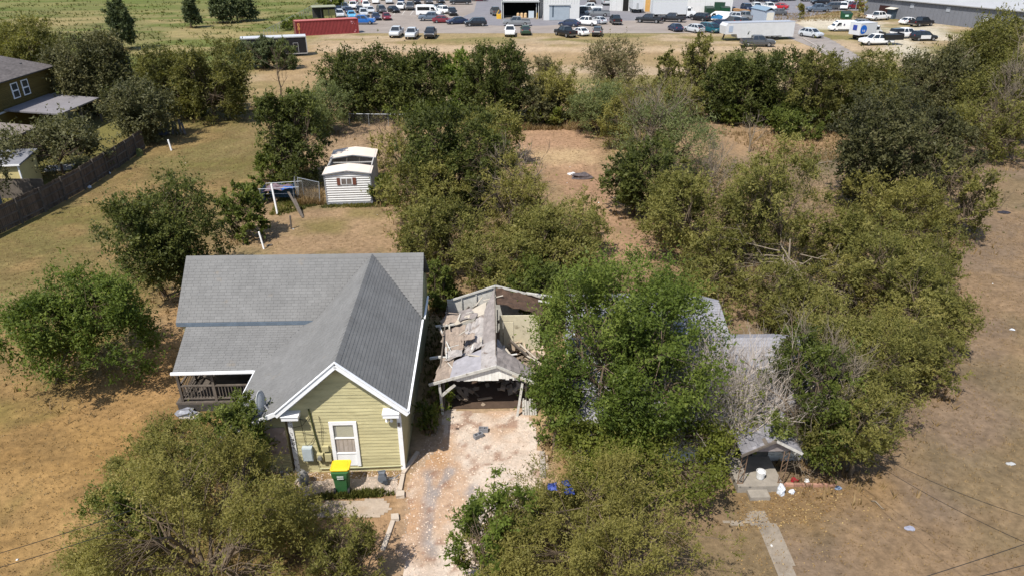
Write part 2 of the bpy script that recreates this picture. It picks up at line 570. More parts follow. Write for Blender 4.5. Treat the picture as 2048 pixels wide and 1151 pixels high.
# far car park: pale concrete bays, dark asphalt aisle, lane, white caliche yard
def lot_albedo(x, y):
    c = np.broadcast_to(L3(176, 163, 152), x.shape + (3,)).copy()
    c = blend(c, sstep(0.48, 0.66, fbm(x * 0.4, y, 3.5, 4)) * 0.35, L3(150, 138, 128))
    c = blend(c, sstep(0.55, 0.7, fbm(x, y * 0.6, 2, 4)) * 0.25, L3(190, 178, 166))
    return np.clip(c * (0.9 + 0.2 * fbm(x, y, 0.8, 2))[..., None], 0.01, 0.8)
m_lot = M('lot_concrete', (0, 0, 0), 0.9, 0.08, 2, 0, 30, 0.2, vcol='albedo')
lot = gp((716, 67), (1460, 67), (1500, 60), (1560, 50), (1600, 42), (1600, -30), (660, -30), (655, 14), (690, 40))
sheet('parking_lot', lot, 1.1, 0.01, m_lot, lot_albedo, 0.5)
m_asph = M('asphalt', lin(128, 126, 130), 0.9, 0.12, 0.4, 0, 30, 0.2)
o = MB()
def poly_sheet(name, pts, z, mat):
    b = MB()
    b.add([(p[0], p[1], z) for p in pts], [list(range(len(pts)))])
    return struct(b.build(name, mat))
poly_sheet('asphalt_aisle', gp((924, 35), (948, 24), (960, -22), (1220, -22), (1220, 10), (1300, 30), (1420, 34), (1420, 40), (1230, 42), (1090, 52), (1000, 52), (930, 49)), 0.016, m_asph)
poly_sheet('back_asphalt', gp((1400, -24), (1460, 28), (1520, 34), (1575, 40), (1590, 38), (1680, 22), (1730, 22), (1760, -24)), 0.018, m_asph)
lane = gp((1550, 46), (1590, 46), (1622, 62), (1668, 82), (1710, 108), (1740, 130), (1690, 150), (1655, 120), (1632, 98), (1600, 85), (1560, 70), (1500, 62))
sheet('service_lane', lane, 0.5, 0.02, m_lot, conc_albedo((176, 166, 158)), 0.0)
b = MB()
kp = gp((1606, 78), (1640, 97), (1672, 118), (1700, 140))
for a, c_ in zip(kp[:-1], kp[1:]):
    b.bar((*a, 0.06), (*c_, 0.06), 0.3, 0.16)
struct(b.build('lane_kerb', M('kerb_concrete', lin(170, 160, 150), 0.9, 0.15)))
m_paint = M('worn_bay_paint', lin(214, 210, 200), 0.8, 0.2)
b = MB()
for k in range(11):
    p, q = G(736 + k * 17, 30), G(742 + k * 17, 22)
    b.bar((p.x, p.y, 0.0155), (q.x, q.y, 0.0155), 0.12, 0.002)
b.build('bay_markings', m_paint, kind='structure')

# ------------------------------------------------------------------ dry grass tufts, weeds, fallen leaves (nobody could count them)
def tufts(name, pts, hmin, hmax, mat, seed, blades=5, lean=0.5, wmul=0.12):
    rs = np.random.RandomState(seed)
    pts = np.asarray(pts)
    n = len(pts) * blades
    P = np.repeat(pts, blades, 0) + rs.normal(0, 0.05, (n, 2))
    h = rs.uniform(hmin, hmax, n)
    a = rs.uniform(0, 2 * np.pi, n)
    ln = rs.uniform(0.1, 1, n) * lean * h * 2
    wd = h * wmul + 0.01
    base = np.c_[P, np.zeros(n)]
    side = np.c_[-np.sin(a), np.cos(a), np.zeros(n)] * wd[:, None]
    tip = base + np.c_[np.cos(a) * ln, np.sin(a) * ln, h]
    V = np.stack([base - side, base + side, tip], 1).reshape(-1, 3)
    V[:, 2] += 0.002
    T = np.arange(3 * n).reshape(-1, 3)
    tint = np.clip(np.repeat(fbm(pts[:, 0], pts[:, 1], 3.0, 3), blades) + rs.normal(0, 0.16, n), 0, 1)
    return np_mesh(name, V, T, mat, tint, kind='stuff')
m_straw = leaf_mat('straw_blades', L3(142, 116, 74), L3(168, 138, 92), L3(190, 162, 114), 0.25)
m_weed = leaf_mat('weed_blades', L3(58, 66, 24), L3(104, 108, 42), L3(150, 142, 66), 0.3)
def scatter(n, poly, seed, dens=None):
    rs = np.random.RandomState(seed)
    xs, ys = [p[0] for p in poly], [p[1] for p in poly]
    P = np.c_[rs.uniform(min(xs), max(xs), n), rs.uniform(min(ys), max(ys), n)]
    k = in_poly(P[:, 0], P[:, 1], poly)
    if dens is not None:
        k &= rs.rand(n) < dens(P[:, 0], P[:, 1])
    return P[k]
lawnL = gp((-40, 1180), (-40, 500), (120, 420), (330, 300), (500, 240), (560, 330), (440, 480), (360, 600), (370, 830), (520, 1180))
lawnR = gp((1480, 1180), (1500, 1060), (1640, 960), (1900, 640), (1960, 480), (2100, 380), (2110, 1180))
yard = gp((460, 500), (470, 430), (540, 400), (620, 330), (640, 260), (1180, 250), (1330, 520), (850, 500))
tufts('dry_grass', np.concatenate([scatter(34000, lawnL, 1), scatter(24000, lawnR, 2), scatter(15000, yard, 3, lambda x, y: fbm(x, y, 2.2, 3) * 1.2)]), 0.02, 0.085, m_straw, 4, 3, 0.6)
wp = [scatter(1500, gp((660, 985), (760, 980), (790, 990), (700, 996), (600, 1000)), 5, lambda x, y: 0.5 + 0 * x)]
wp.append(scatter(1200, gp((540, 430), (560, 395), (640, 395), (640, 410), (560, 432)), 6))
wp.append(scatter(500, gp((845, 850), (850, 640), (872, 560), (888, 600), (872, 780), (862, 850)), 7))
wp.append(scatter(900, gp((660, 405), (760, 408), (760, 415), (640, 416)), 8, lambda x, y: fbm(x, y, 0.8, 2)))
wp.append(scatter(1600, gp((1560, 300), (1690, 280), (1700, 350), (1600, 370)), 9, lambda x, y: fbm(x, y, 1.5, 2)))
wp.append(scatter(1200, gp((1860, 560), (2000, 300), (2048, 300), (2048, 420), (1940, 560)), 10, lambda x, y: fbm(x, y, 1.5, 2) * 0.6))
tufts('weeds', np.concatenate(wp), 0.06, 0.2, m_weed, 12, 5, 0.5)
tall = [scatter(900, gp((1430, 265), (1690, 262), (1700, 330), (1560, 330)), 21), scatter(900, gp((580, 385), (640, 385), (650, 410), (590, 412)), 22),
        scatter(2200, gp((1000, 235), (1190, 235), (1200, 260), (1010, 262)), 23), scatter(1200, gp((540, 330), (610, 320), (620, 350), (560, 370)), 24),
        scatter(2600, gp((1440, 35), (1700, 22), (1760, 40), (1600, 44)), 25, lambda x, y: 0.8 + 0 * x)]
pst = scatter(5500, gp((0, 110), (0, 2), (640, 2), (590, 60), (480, 100)), 27, lambda x, y: sstep(.40, .62, fbm(x + 90, y + 7, 4, 4)))
tufts('pasture_weeds', pst, 0.15, 0.5, m_weed, 28, 4, 0.9, 0.2)
tufts('tall_dry_grass', np.concatenate(tall), 0.2, 0.55, m_straw, 26, 5, 0.6, 0.05)
def litter(name, P, mat, seed, s0, s1):
    rs = np.random.RandomState(seed)
    n = len(P)
    a = rs.uniform(0, 6.28, n)
    s = rs.uniform(s0, s1, n)
    d = np.c_[np.cos(a), np.sin(a), rs.uniform(-.2, .5, n)] * s[:, None]
    e = np.c_[-np.sin(a), np.cos(a), rs.uniform(-.3, .3, n)] * s[:, None] * 0.55
    c = np.c_[P, np.full(n, 0.02)]
    V = np.stack([c - d * 0.5, c + e * 0.5 + [0, 0, 0.01], c + d * 0.5, c - e * 0.5], 1).reshape(-1, 3)
    V[:, 2] = np.maximum(V[:, 2], 0.006)
    return np_mesh(name, V, np.arange(4 * n).reshape(-1, 4), mat, rs.rand(n), kind='stuff')
litter('fallen_leaves', np.concatenate([scatter(1500, gp((1470, 1060), (1480, 990), (1640, 955), (1700, 985), (1640, 1040), (1520, 1060)), 31),
    scatter(1500, gp((1450, 1150), (1480, 1000), (1760, 960), (1800, 1060), (1640, 1150)), 32, lambda x, y: fbm(x, y, 2, 3) * 0.8)]),
    leaf_mat('fallen_leaf', L3(120, 88, 50), L3(184, 142, 80), L3(232, 200, 132), 0.1), 33, 0.04, 0.085)
def pebbles(name, P, mat, seed, s0, s1):
    rs = np.random.RandomState(seed)
    n = len(P)
    s = rs.uniform(s0, s1, n) * rs.uniform(0.6, 1.3, n)
    base = np.array([(-1, -1, 0), (1, -1, 0), (1, 1, 0), (-1, 1, 0), (-.6, -.6, .8), (.6, -.5, .7), (.6, .6, .85), (-.5, .6, .7)])
    a = rs.uniform(0, 6.28, n)
    ca, sa = np.cos(a), np.sin(a)
    j = base[None] + rs.uniform(-.25, .25, (n, 8, 3))
    v = np.stack([j[..., 0] * ca[:, None] - j[..., 1] * sa[:, None], j[..., 0] * sa[:, None] + j[..., 1] * ca[:, None], j[..., 2]], -1) * s[:, None, None]
    v[..., 2] = np.maximum(v[..., 2], -0.002)
    v[..., 0] += P[:, 0:1]
    v[..., 1] += P[:, 1:2]
    v[..., 2] += 0.013
    q = np.array([(4, 5, 6, 7), (0, 1, 5, 4), (1, 2, 6, 5), (2, 3, 7, 6), (3, 0, 4, 7)])
    Q = (q[None] + np.arange(n)[:, None, None] * 8).reshape(-1, 4)
    return np_mesh(name, v.reshape(-1, 3), Q, mat, np.repeat(rs.rand(n), 5), kind='stuff')
m_peb = M('limestone_chips', lin(196, 176, 158), 0.9, 0.15, 8, tint=0.4)
pebbles('limestone_gravel', np.concatenate([scatter(3200, gp((800, 1170), (815, 950), (880, 830), (1060, 822), (1090, 960), (1000, 1170)), 41),
    scatter(900, gp((590, 960), (640, 930), (800, 940), (800, 985), (600, 990)), 42), scatter(700, gp((545, 1000), (560, 930), (600, 925), (620, 990)), 43)]), m_peb, 44, 0.01, 0.028)
def chips(name, P, mat, seed):
    return pebbles(name, P, mat, seed, 0.02, 0.055)
chips('white_litter', np.concatenate([scatter(14, lawnR, 51), scatter(22, lawnL, 52), scatter(20, yard, 53)]), M('white_scraps', (0.75, 0.75, 0.73), 0.7, 0.1), 54)
# ================================================================== BUILDINGS OF THE YARDS
WHITE = M('white_paint', (.82, .82, .82), .6, .08, 3)
WHITE_OLD = M('weathered_white_paint', (.62, .60, .55), .8, .22, 4, dirt=((.25, .21, .16), 7, .58, .75))
DARKWOOD = M('weathered_wood', lin(104, 96, 88), .95, .3, 4, .006, 20, .1, rand=.2)
BLACKISH = M('dark_interior', (.012, .011, .010), .95, .2)
def shingles(mb, pts, expo=.145, tab=.31, th=.012, rag=0.0, seed=1):
    rg = random.Random(seed)
    pts = [Vector(p) for p in pts]
    n = (pts[1] - pts[0]).cross(pts[2] - pts[0]).normalized()
    if n.z < 0:
        n = -n
    u = Vector((0, 0, 1)).cross(n).normalized()
    v = n.cross(u).normalized()
    o = pts[0]
    q = [((p - o).dot(u), (p - o).dot(v)) for p in pts]
    vmin, vmax = min(b for a, b in q), max(b for a, b in q)
    r, k = vmin, 0
    while r < vmax - .03:
        hi = min(r + expo * 1.06, vmax)
        vm = min(r + expo * .5, (r + vmax) / 2)
        xs = []
        for i in range(len(q)):
            (a0, b0), (a1, b1) = q[i], q[(i + 1) % len(q)]
            if (b0 > vm) != (b1 > vm):
                xs.append(a0 + (a1 - a0) * (vm - b0) / (b1 - b0))
        if len(xs) >= 2:
            lo_, hi_ = min(xs), max(xs)
            a = lo_ - (tab * .5 if k % 2 else rg.uniform(.1, .3) * tab)
            while a < hi_:
                a0, a1 = max(a, lo_) + .004, min(a + tab, hi_) - .004
                a += tab
                if a1 - a0 < .02:
                    continue
                if rag and rg.random() < rag:
                    continue
                mb.tint = min(1, max(0, rg.gauss(.5, .22)))
                t0, t1 = th + rg.uniform(0, .003) + (rg.uniform(0, .03) if rag else 0), .003
                P = lambda x, y, t: o + u * x + v * y + n * t
                mb.add([P(a0, r, t0), P(a1, r, t0), P(a1, hi, t1), P(a0, hi, t1), P(a0, r, .0005), P(a1, r, .0005)],
                       [(0, 1, 2, 3), (4, 5, 1, 0), (4, 0, 3), (5, 2, 1)])
        r += expo
        k += 1
    mb.tint = .5
def roof_part(parent, planes, mat_sheath, mat_sh, th=.05, name='roof', rag=0.0, seed=1, trim=None):
    b = MB()
    for p in planes:
        b.slab(p, th)
    r = b.build(name, mat_sheath, parent)
    b = MB()
    for i, p in enumerate(planes):
        shingles(b, p, rag=rag, seed=seed + i)
    b.build('shingle', mat_sh, r, kind='stuff')
    return r

# ------------------------------------------------------------------ the yellow-green clapboard house
SIDING = M('yellow_green_siding', lin(200, 191, 147), .75, .12, 2.0, .004, 40, .2, rand=.08, dirt=(lin(160, 150, 112), 2.2, .55, .8), stretch=(.6, 1, 2.5))
SHEATH = M('roof_felt', lin(96, 96, 98), .95, .1)
SHING = M('grey_asphalt_shingle', lin(124, 123, 121), .95, .12, .8, .002, 60, .12, tint=.07, dirt=(lin(140, 128, 112), 1.1, .66, .85))
BLUEFASCIA = M('blue_grey_fascia', lin(104, 116, 128), .7, .2, 3)
GLASS = M('window_glass', (.05, .06, .065), .08, .0, spec=.7)
hs = thing('yellow_house', 'pale yellow-green clapboard house with cross-gabled grey shingle roof', 'house', (-6.3, 21.25, 0), R(1.9))
ZR = 5.3
ZP0, ZP1 = 2.15, 2.95
wr = [(0, 0, ZR), (2.40, 0, 3.17), (2.40, 6.93, 3.17), (0, 9.4, ZR)]
wl = [(0, 0, ZR), (0, 9.4, ZR), (-2.40, 6.93, 3.17), (-2.40, 0, 3.17)]
lt = [(-2.40, 0, 3.17), (-2.40, 6.95, 3.17), (-2.90, 6.93, 2.94), (-4.52, 4.4, 2.18), (-4.52, 0, 2.18)]
mfl = [(-8.68, 6.93, 3.13), (-2.43, 6.93, 3.13), (0, 9.4, ZR), (-8.68, 9.4, ZR)]
mfr = [(0, 9.4, ZR), (2.43, 6.95, 3.15), (2.43, 9.4, ZR)]
mbk = [(-8.68, 9.4, ZR), (2.43, 9.4, ZR), (2.43, 11.9, 3.1), (-8.68, 11.9, 3.1)]
pr = [(-8.05, 4.4, ZP0), (-4.52, 4.4, ZP0), (-2.90, 6.93, ZP1), (-8.25, 6.93, ZP1)]
roof = roof_part(hs, [wr, wl, lt, mfl, mfr, mbk, pr], SHEATH, SHING)
# ridge caps
b = MB()
for a, c, w_ in (((0, .02, ZR), (0, 9.35, ZR), .15), ((-8.66, 9.4, ZR), (2.41, 9.4, ZR), .15)):
    a, c = Vector(a), Vector(c)
    n_ = int((c - a).length / .3)
    side = Vector((w_, 0, -.125)) if abs(c.y - a.y) > 1 else Vector((0, w_, -.125))
    for i in range(n_):
        p0, p1 = a.lerp(c, i / n_), a.lerp(c, (i + 1.05) / n_)
        up = Vector((0, 0, .018))
        b.tint = rnd.uniform(.2, .7)
        s2 = Vector((-side.x, -side.y, side.z))
        b.add([p0 + up, p1 + up * .6, p1 + side + up * .6, p0 + side + up, p1 + s2 + up * .6, p0 + s2 + up], [(3, 2, 1, 0), (0, 1, 4, 5)])
b.build('ridge_shingle', SHING, roof, kind='stuff')
b = MB()
b.cyl((-3.95, 1.7, 2.4), (-3.95, 1.7, 2.72), .04, 10)
b.build('vent_pipe', WHITE, roof)
# walls: plain backing boxes, the front one faced with boards
WALLY = .4
b = MB()
b.add([(-2.15, WALLY, -.02), (2.12, WALLY, -.02), (2.12, WALLY, 3.30), (0, WALLY, 5.20), (-2.15, WALLY, 3.27),
       (-2.15, WALLY + .12, -.02), (2.12, WALLY + .12, -.02), (2.12, WALLY + .12, 3.30), (0, WALLY + .12, 5.20), (-2.15, WALLY + .12, 3.27)],
      [(0, 1, 2, 3, 4), (9, 8, 7, 6, 5), (0, 5, 6, 1), (1, 6, 7, 2), (2, 7, 8, 3), (3, 8, 9, 4), (4, 9, 5, 0)])
b.build('front_wall', SIDING, hs)
WX0, WX1, WZ0, WZ1 = -.62, .42, .30, 2.44
def boards(x0, x1, z0, z1, y, cut, gable, parent, expo=.152, holes=(), seed=3):
    rg = random.Random(seed)
    z = z0
    while z < z1 - .02:
        h = min(expo, z1 - z)
        zm = z + h
        a, c = x0, x1
        if gable and zm > gable[0]:
            gz, px_, pz = gable
            f = max(0, (pz - zm) / (pz - gz))
            a, c = px_ + (x0 - px_) * f, px_ + (x1 - px_) * f
        spans = [(a, c)]
        for hx0, hx1, hz0, hz1 in holes:
            if hz0 < z + h * .6 and hz1 > z + h * .4:
                spans = [s for (p, q) in spans for s in ((p, min(q, hx0)), (max(p, hx1), q)) if s[1] - s[0] > .03]
        for p, q in spans:
            if q - p < .12:
                continue
            b = MB()
            n_ = max(1, int((q - p) / .7))
            vs, fs = [], []
            for i in range(n_ + 1):
                x = p + (q - p) * i / n_
                j = rg.uniform(-.006, .006)
                vs += [(x, y - .026 + rg.uniform(-.004, .006), z + j), (x, y - .008, z + h + .004), (x, y, z + j), (x, y, z + h + .004)]
            for i in range(n_):
                o = i * 4
                fs += [(o, o + 4, o + 5, o + 1), (o + 2, o + 6, o + 4, o), (o + 1, o + 5, o + 7, o + 3)]
            fs += [(0, 1, 3, 2), (4 * n_, 4 * n_ + 2, 4 * n_ + 3, 4 * n_ + 1)]
            b.add(vs, fs)
            b.build('siding_board', cut, parent)
        z += expo
boards(-2.12, 2.09, .0, 5.02, WALLY, SIDING, (3.2, 0, 5.15), hs, holes=[(WX0, WX1, WZ0, WZ1)])
b = MB()
b.box((2.09, 3.9, 1.6), (.10, 6.9, 3.3)).box((-2.2, 3.8, 1.55), (.08, 6.2, 3.0))
b.box((-5.4, 7.2, 1.7), (6.2, .1, 2.9)).box((-8.42, 9.45, 1.6), (.1, 4.4, 3.2)).box((-3.1, 11.65, 1.6), (10.7, .1, 3.2)).box((2.14, 9.4, 1.6), (.1, 4.3, 3.2))
b.add([(-8.46, 7.2, 3.1), (-8.46, 11.6, 3.1), (-8.46, 9.4, 5.15), (-8.38, 7.2, 3.1), (-8.38, 11.6, 3.1), (-8.38, 9.4, 5.15)], [(0, 2, 1), (3, 4, 5)])
b.add([(2.18, 7.2, 3.1), (2.18, 11.6, 3.1), (2.18, 9.4, 5.15), (2.10, 7.2, 3.1), (2.10, 11.6, 3.1), (2.10, 9.4, 5.15)], [(0, 1, 2), (3, 5, 4)])
b.build('side_wall', SIDING, hs)
b = MB()
b.box((-3.28, .50, 1.3), (2.0, .1, 2.6))
for k in range(12):
    b.box((-3.28, .44, .1 + k * .15), (2.0, .025, .14), rx=.1)
b.build('lean_to_wall', SIDING, hs)
b = MB()
b.box((-2.75, .41, 1.55), (.86, .03, 1.25), rz=.01)
b.build('plywood_patch', M('pinkish_plywood', lin(186, 164, 152), .9, .2, 3, dirt=(lin(120, 92, 80), 2.2, .55, .75)), hs)
# white trim
def trim(name, fn, mat=WHITE):
    b = MB()
    fn(b)
    return b.build(name, mat, hs)
for s, ex in ((-1, 2.43), (1, 2.46)):
    ez = ZR - ex * .8875
    trim('rake_board', lambda b: b.bar((0, -.025, ZR - .11), (s * ex, -.025, ez - .11), .04, .20))
    trim('rake_edge', lambda b: b.bar((0, -.035, ZR + .035), (s * ex, -.035, ez + .035), .09, .035), WHITE)
    trim('frieze_board', lambda b: b.bar((0, WALLY - .045, ZR - .26), (s * 2.2, WALLY - .045, 3.05 + .02), .03, .26), M('shaded_white_trim', (.60, .61, .63), .7, .1))  # white board; its shade under the rake is put into the grey
    trim('soffit', lambda b: b.slab([(0, .02, ZR - .10), (s * 2.38, .02, 3.10), (s * 2.38, WALLY - .03, 3.10), (0, WALLY - .03, ZR - .10)], .02), M('shaded_white_trim', (.6, .61, .63)))  # same grey carries the shade of the white soffit
trim('cornice_return', lambda b: b.box((-1.93, .20, 2.87), (.62, .40, .17)).box((-1.93, .19, 2.97), (.66, .44, .03)))
trim('cornice_return', lambda b: b.box((1.80, .20, 2.90), (.60, .40, .17)).box((1.80, .19, 3.00), (.64, .44, .03)))
trim('corner_board', lambda b: b.box((-2.06, WALLY - .04, 1.42), (.17, .05, 2.72)), M('dark_flecked_white_paint', (.72, .71, .69), .8, .1, 3, dirt=((.06, .05, .045), 14, .56, .6)))  # white paint with scattered dark flecks
trim('corner_board', lambda b: b.box((2.04, WALLY - .04, 1.42), (.17, .05, 2.76)))
trim('lean_to_fascia', lambda b: b.bar((-2.42, -.03, 3.13), (-4.56, -.03, 2.13), .04, .17))
# house number on the left corner board
def number(ch, x, y, z, s, parent, mat):
    seg = {'4': [((-.5, 1), (-.5, 0)), ((-.5, 0), (.5, 0)), ((.5, 1), (.5, -1))], '0': [((-.5, 1), (.5, 1)), ((.5, 1), (.5, -1)), ((.5, -1), (-.5, -1)), ((-.5, -1), (-.5, 1))],
           '1': [((0, 1), (0, -1)), ((-.3, .6), (0, 1))]}[ch]
    b = MB()
    for p, q in seg:
        b.bar((x + p[0] * s, y, z + p[1] * s), (x + q[0] * s, y, z + q[1] * s), .022, .010, up=(0, 1, 0))
    b.build('house_number', parent=parent, mats=mat)
INK = M('black_numerals', (.02, .02, .025), .6, 0)
for i, ch in enumerate('401'):
    number(ch, -2.06, WALLY - .072, 1.66 - i * .19, .055, hs, INK)
# gutters and downpipe on the right, porch gutter on the left
trim('gutter', lambda b: b.bar((2.47, -.02, 3.13), (2.47, 6.8, 3.13), .08, .09))
trim('gutter', lambda b: b.bar((2.52, 7.1, 3.06), (2.52, 9.3, 3.04), .08, .07))
trim('porch_gutter', lambda b: b.bar((-8.12, 4.33, ZP0 - .05), (-4.60, 4.33, ZP0 - .02), .10, .10))
trim('porch_fascia', lambda b: b.bar((-8.05, 4.42, ZP0 - .12), (-4.55, 4.42, ZP0 - .12), .03, .14), BLUEFASCIA)
trim('eave_fascia', lambda b: b.bar((-8.66, 6.90, 3.04), (-2.5, 6.90, 3.04), .04, .17), BLUEFASCIA)
trim('lean_to_edge', lambda b: b.bar((-4.55, 0, 2.15), (-4.55, 4.35, 2.15), .04, .09))
trim('skirt_pipe', lambda b: b.tube([(-1.2, WALLY - .08, .22), (.4, WALLY - .09, .24), (2.0, WALLY - .08, .28)], .025, 6), M('pale_pipe', lin(190, 188, 150), .6))
# window with blind, curtain and blank panel
wn = MB()
wy = WALLY - .045
wn.box((WX0 + .07, wy, 1.37), (.14, .06, 2.14)).box((WX1 - .07, wy, 1.37), (.14, .06, 2.14)).box((-.10, wy, WZ1 - .07), (.76, .058, .14))
win = wn.build('window', WHITE, hs)
MB().box((-.10, wy + .012, 1.66), (.76, .05, .055)).build('meeting_rail', WHITE, win)
MB().box((-.10, wy + .012, .93), (.76, .06, .05)).build('sill', WHITE, win)
MB().box((-.10, wy + .018, .61), (.76, .03, .60)).build('panel', WHITE, win)
MB().box((-.10, wy + .03, 1.98), (.76, .008, .62)).build('pane', M('clear_pane', (.30, .30, .27), .06, 0, spec=.7), win)
MB().box((-.10, wy + .03, 1.30), (.76, .008, .70)).build('pane', M('curtain_pane', (.42, .36, .31), .08, .35, 2.4, spec=.7, stretch=(4, 1, .7)), win)
b = MB()
for k in range(13):
    b.box((-.06, wy + .022, 1.74 + k * .042), (.62, .012, .028), rx=.35)
b.build('blind', M('cream_blind', (.52, .50, .38), .6, .05), win)
b = MB()
rows = []
for j in range(9):
    x = -.44 + j * .085
    rows.append([(x, wy + .02 + (.012 if j % 2 else -.004), .97), (x + .01, wy + .018 + (.012 if j % 2 else -.004), 1.58)])
b.ring(rows, close=False, caps=False)
b.build('curtain', M('grey_pink_curtain', (.46, .40, .35), .9, .2, 3), win, smooth=True)
# meters, conduit, wires, lamps on the front wall
b = MB()
b.box((-1.55, WALLY - .12, 1.02), (.38, .18, .62)).box((-1.55, WALLY - .215, 1.02), (.34, .02, .56))
b.build('electric_panel', M('pale_grey_metal', lin(186, 196, 200), .45, .08), hs)
b = MB()
b.box((-1.10, WALLY - .10, .83), (.24, .14, .32))
mt = b.build('electric_meter', SIDING, hs)
b = MB()
b.cyl((-1.10, WALLY - .17, .86), (-1.10, WALLY - .27, .86), .085, 14)
b.build('meter_dial', M('meter_glass', (.22, .22, .2), .15), mt)
MB().box((-.86, WALLY - .09, 1.22), (.24, .12, .22)).build('junction_box', SIDING, hs)
MB().box((-.80, WALLY - .09, .80), (.24, .12, .34)).build('junction_box', SIDING, hs)
MB().tube([(-1.28, WALLY - .06, 3.06), (-1.20, WALLY - .06, 2.0), (-1.10, WALLY - .07, 1.05)], .032, 8).build('service_conduit', M('dark_green_pipe', lin(78, 84, 48), .6), hs)
CABLE = M('black_cable', (.02, .02, .02), .7, 0)
for pts in ([(-1.7, 2.62), (-1.45, 2.50), (-1.22, 2.86)], [(-2.0, 2.2), (-1.6, 2.33), (-1.3, 2.7)], [(-1.66, 2.7), (-1.62, 2.2), (-1.6, 1.35)], [(-1.66, 1.95), (-1.3, 1.92), (-1.2, 1.95)],
            [(-.95, 2.72), (-.9, 2.3), (-.98, 1.3)], [(-1.1, 2.0), (-.8, 2.03)], [(-1.55, 1.35), (-1.38, 1.5), (-1.2, 1.8)], [(-1.3, .7), (-1.2, .2), (-1.22, .02)], [(-1.9, 2.6), (-1.6, 2.62), (-1.25, 2.5)]):
    MB().tube([(x, WALLY - .05 - .03 * (i == 1), z) for i, (x, z) in enumerate(pts)], .009, 4).build('wire', CABLE, hs)
sl_ = MB().box((1.70, WALLY - .05, 2.62), (.12, .06, .12)).build('security_light', WHITE, hs)
for dx in (-.10, .07):
    MB().lathe((1.70 + dx, WALLY - .16, 2.50), [(.02, .10), (.05, .08), (.065, 0), (.055, -.005)], 10).build('lamp_head', WHITE, sl_)
MB().box((2.02, WALLY - .08, 2.28), (.09, .05, .16)).build('doorbell_box', M('brown_grey_plastic', lin(128, 118, 108), .6), hs)
# satellite dish on the lean-to roof
b = MB()
rows = []
for i, (r_, d_) in enumerate(((.03, 0), (.18, .018), (.32, .05), (.41, .085), (.42, .075))):
    rows.append([(r_ * math.cos(t) * .72, d_, r_ * math.sin(t)) for t in [2 * math.pi * k / 18 for k in range(18)]])
b.ring(rows)
dish = b.build('satellite_dish', M('dish_grey', (.50, .51, .50), .5, .1), hs, smooth=True)
dish.location = (-3.0, .62, 3.16)
dish.scale = (1.25, 1.25, 1.25)
dish.rotation_euler = (R(-12), R(24), R(78))
MB().tube([(0, -.02, -.05), (0, -.22, -.32), (0, -.16, -.55)], .025, 8).build('mast', M('galvanised', (.32, .32, .33), .4, .1, metal=.6), dish)
MB().bar((0, .1, -.38), (0, .55, -.18), .03).build('feed_arm', M('galvanised', (.32, .32, .33)), dish)
# porch: deck, posts, rails, balusters
MB().box((-6.3, 5.85, .42), (4.0, 2.7, .1)).build('porch_deck', DARKWOOD, hs)
MB().box((-6.3, 4.52, .18), (3.9, .05, .36)).build('porch_skirt', M('dark_skirt', lin(70, 66, 62), .9, .2), hs)
for x, y in ((-8.02, 4.62), (-6.55, 4.62), (-4.72, 4.62), (-8.02, 6.2)):
    MB().box((x, y, 1.27), (.11, .11, 1.66)).build('porch_post', DARKWOOD, hs)
for y0, p, q in ((0, (-8.0, 4.62), (-4.72, 4.62)), (1, (-8.02, 4.7), (-8.02, 7.1))):
    for z in (1.28, .62):
        MB().bar((*p, z), (*q, z), .09, .06).build('porch_rail', DARKWOOD, hs)
    n_ = 24 if y0 == 0 else 17
    for k in range(1, n_):
        t = k / n_
        x, y = p[0] + (q[0] - p[0]) * t, p[1] + (q[1] - p[1]) * t
        MB().box((x, y, .95), (.035, .035, .62)).build('baluster', DARKWOOD, hs)
MB().box((-5.4, 7.13, 1.4), (1.0, .05, 1.9)).build('door', M('dark_red_door', lin(92, 44, 34), .6, .2), hs)
MB().bar((-7.9, 6.6, .5), (-6.7, 5.2, 1.25), .14, .05).build('leaning_plank', DARKWOOD, hs)
o = MB().blob((0, 0, .12), (.42, .3, .2), 4, rough=.3).build('tarp_bundle', M('grey_blue_tarp', lin(140, 142, 150), .5, .3, 9), smooth=False)
o.location = hs.matrix_basis @ Vector((-7.85, 4.3, 0))
tag(o, 'crumpled grey tarpaulin bundle at the corner of the porch skirt', 'tarpaulin')
b = MB()
b.prism([(-.45, -.2), (.3, -.28), (.5, .1), (.1, .3), (-.4, .22)], .0, .05)
o = b.build('stepping_slab', M('slab_grey', lin(176, 168, 158), .9, .2, 5))
o.location = G(382, 831)
tag(o, 'flat pale stone slab in the grass left of the dark leafy tree', 'slab')

# ------------------------------------------------------------------ yard things by the front wall
bin_ = thing('wheeled_bin', 'green wheeled rubbish bin with bright yellow lid by the front window', 'bin', (-6.42, 20.62, 0), R(3))
GREEN = M('green_plastic', (.034, .115, .040), .5, .12, 4, dirt=((.10, .11, .08), 5, .6, .9))
b = MB()
prof = [(.0, .46, .44), (.66, .54, .54), (.74, .60, .60), (.82, .61, .62), (1.0, .64, .64)]
rows = []
for z, wx, wy_ in prof:
    x, y, c_ = wx / 2, wy_ / 2, .05
    rows.append([(-x + c_, -y, z), (x - c_, -y, z), (x, -y + c_, z), (x, y - c_, z), (x - c_, y, z), (-x + c_, y, z), (-x, y - c_, z), (-x, -y + c_, z)])
b.ring([[(p[0], p[1], p[2] + .05) for p in r_] for r_ in rows])
b.build('body', GREEN, bin_)
YEL = M('yellow_plastic', (.74, .49, .02), .5, .10, 3, dirt=((.42, .32, .12), 6, .62, .9))
b = MB()
rows = []
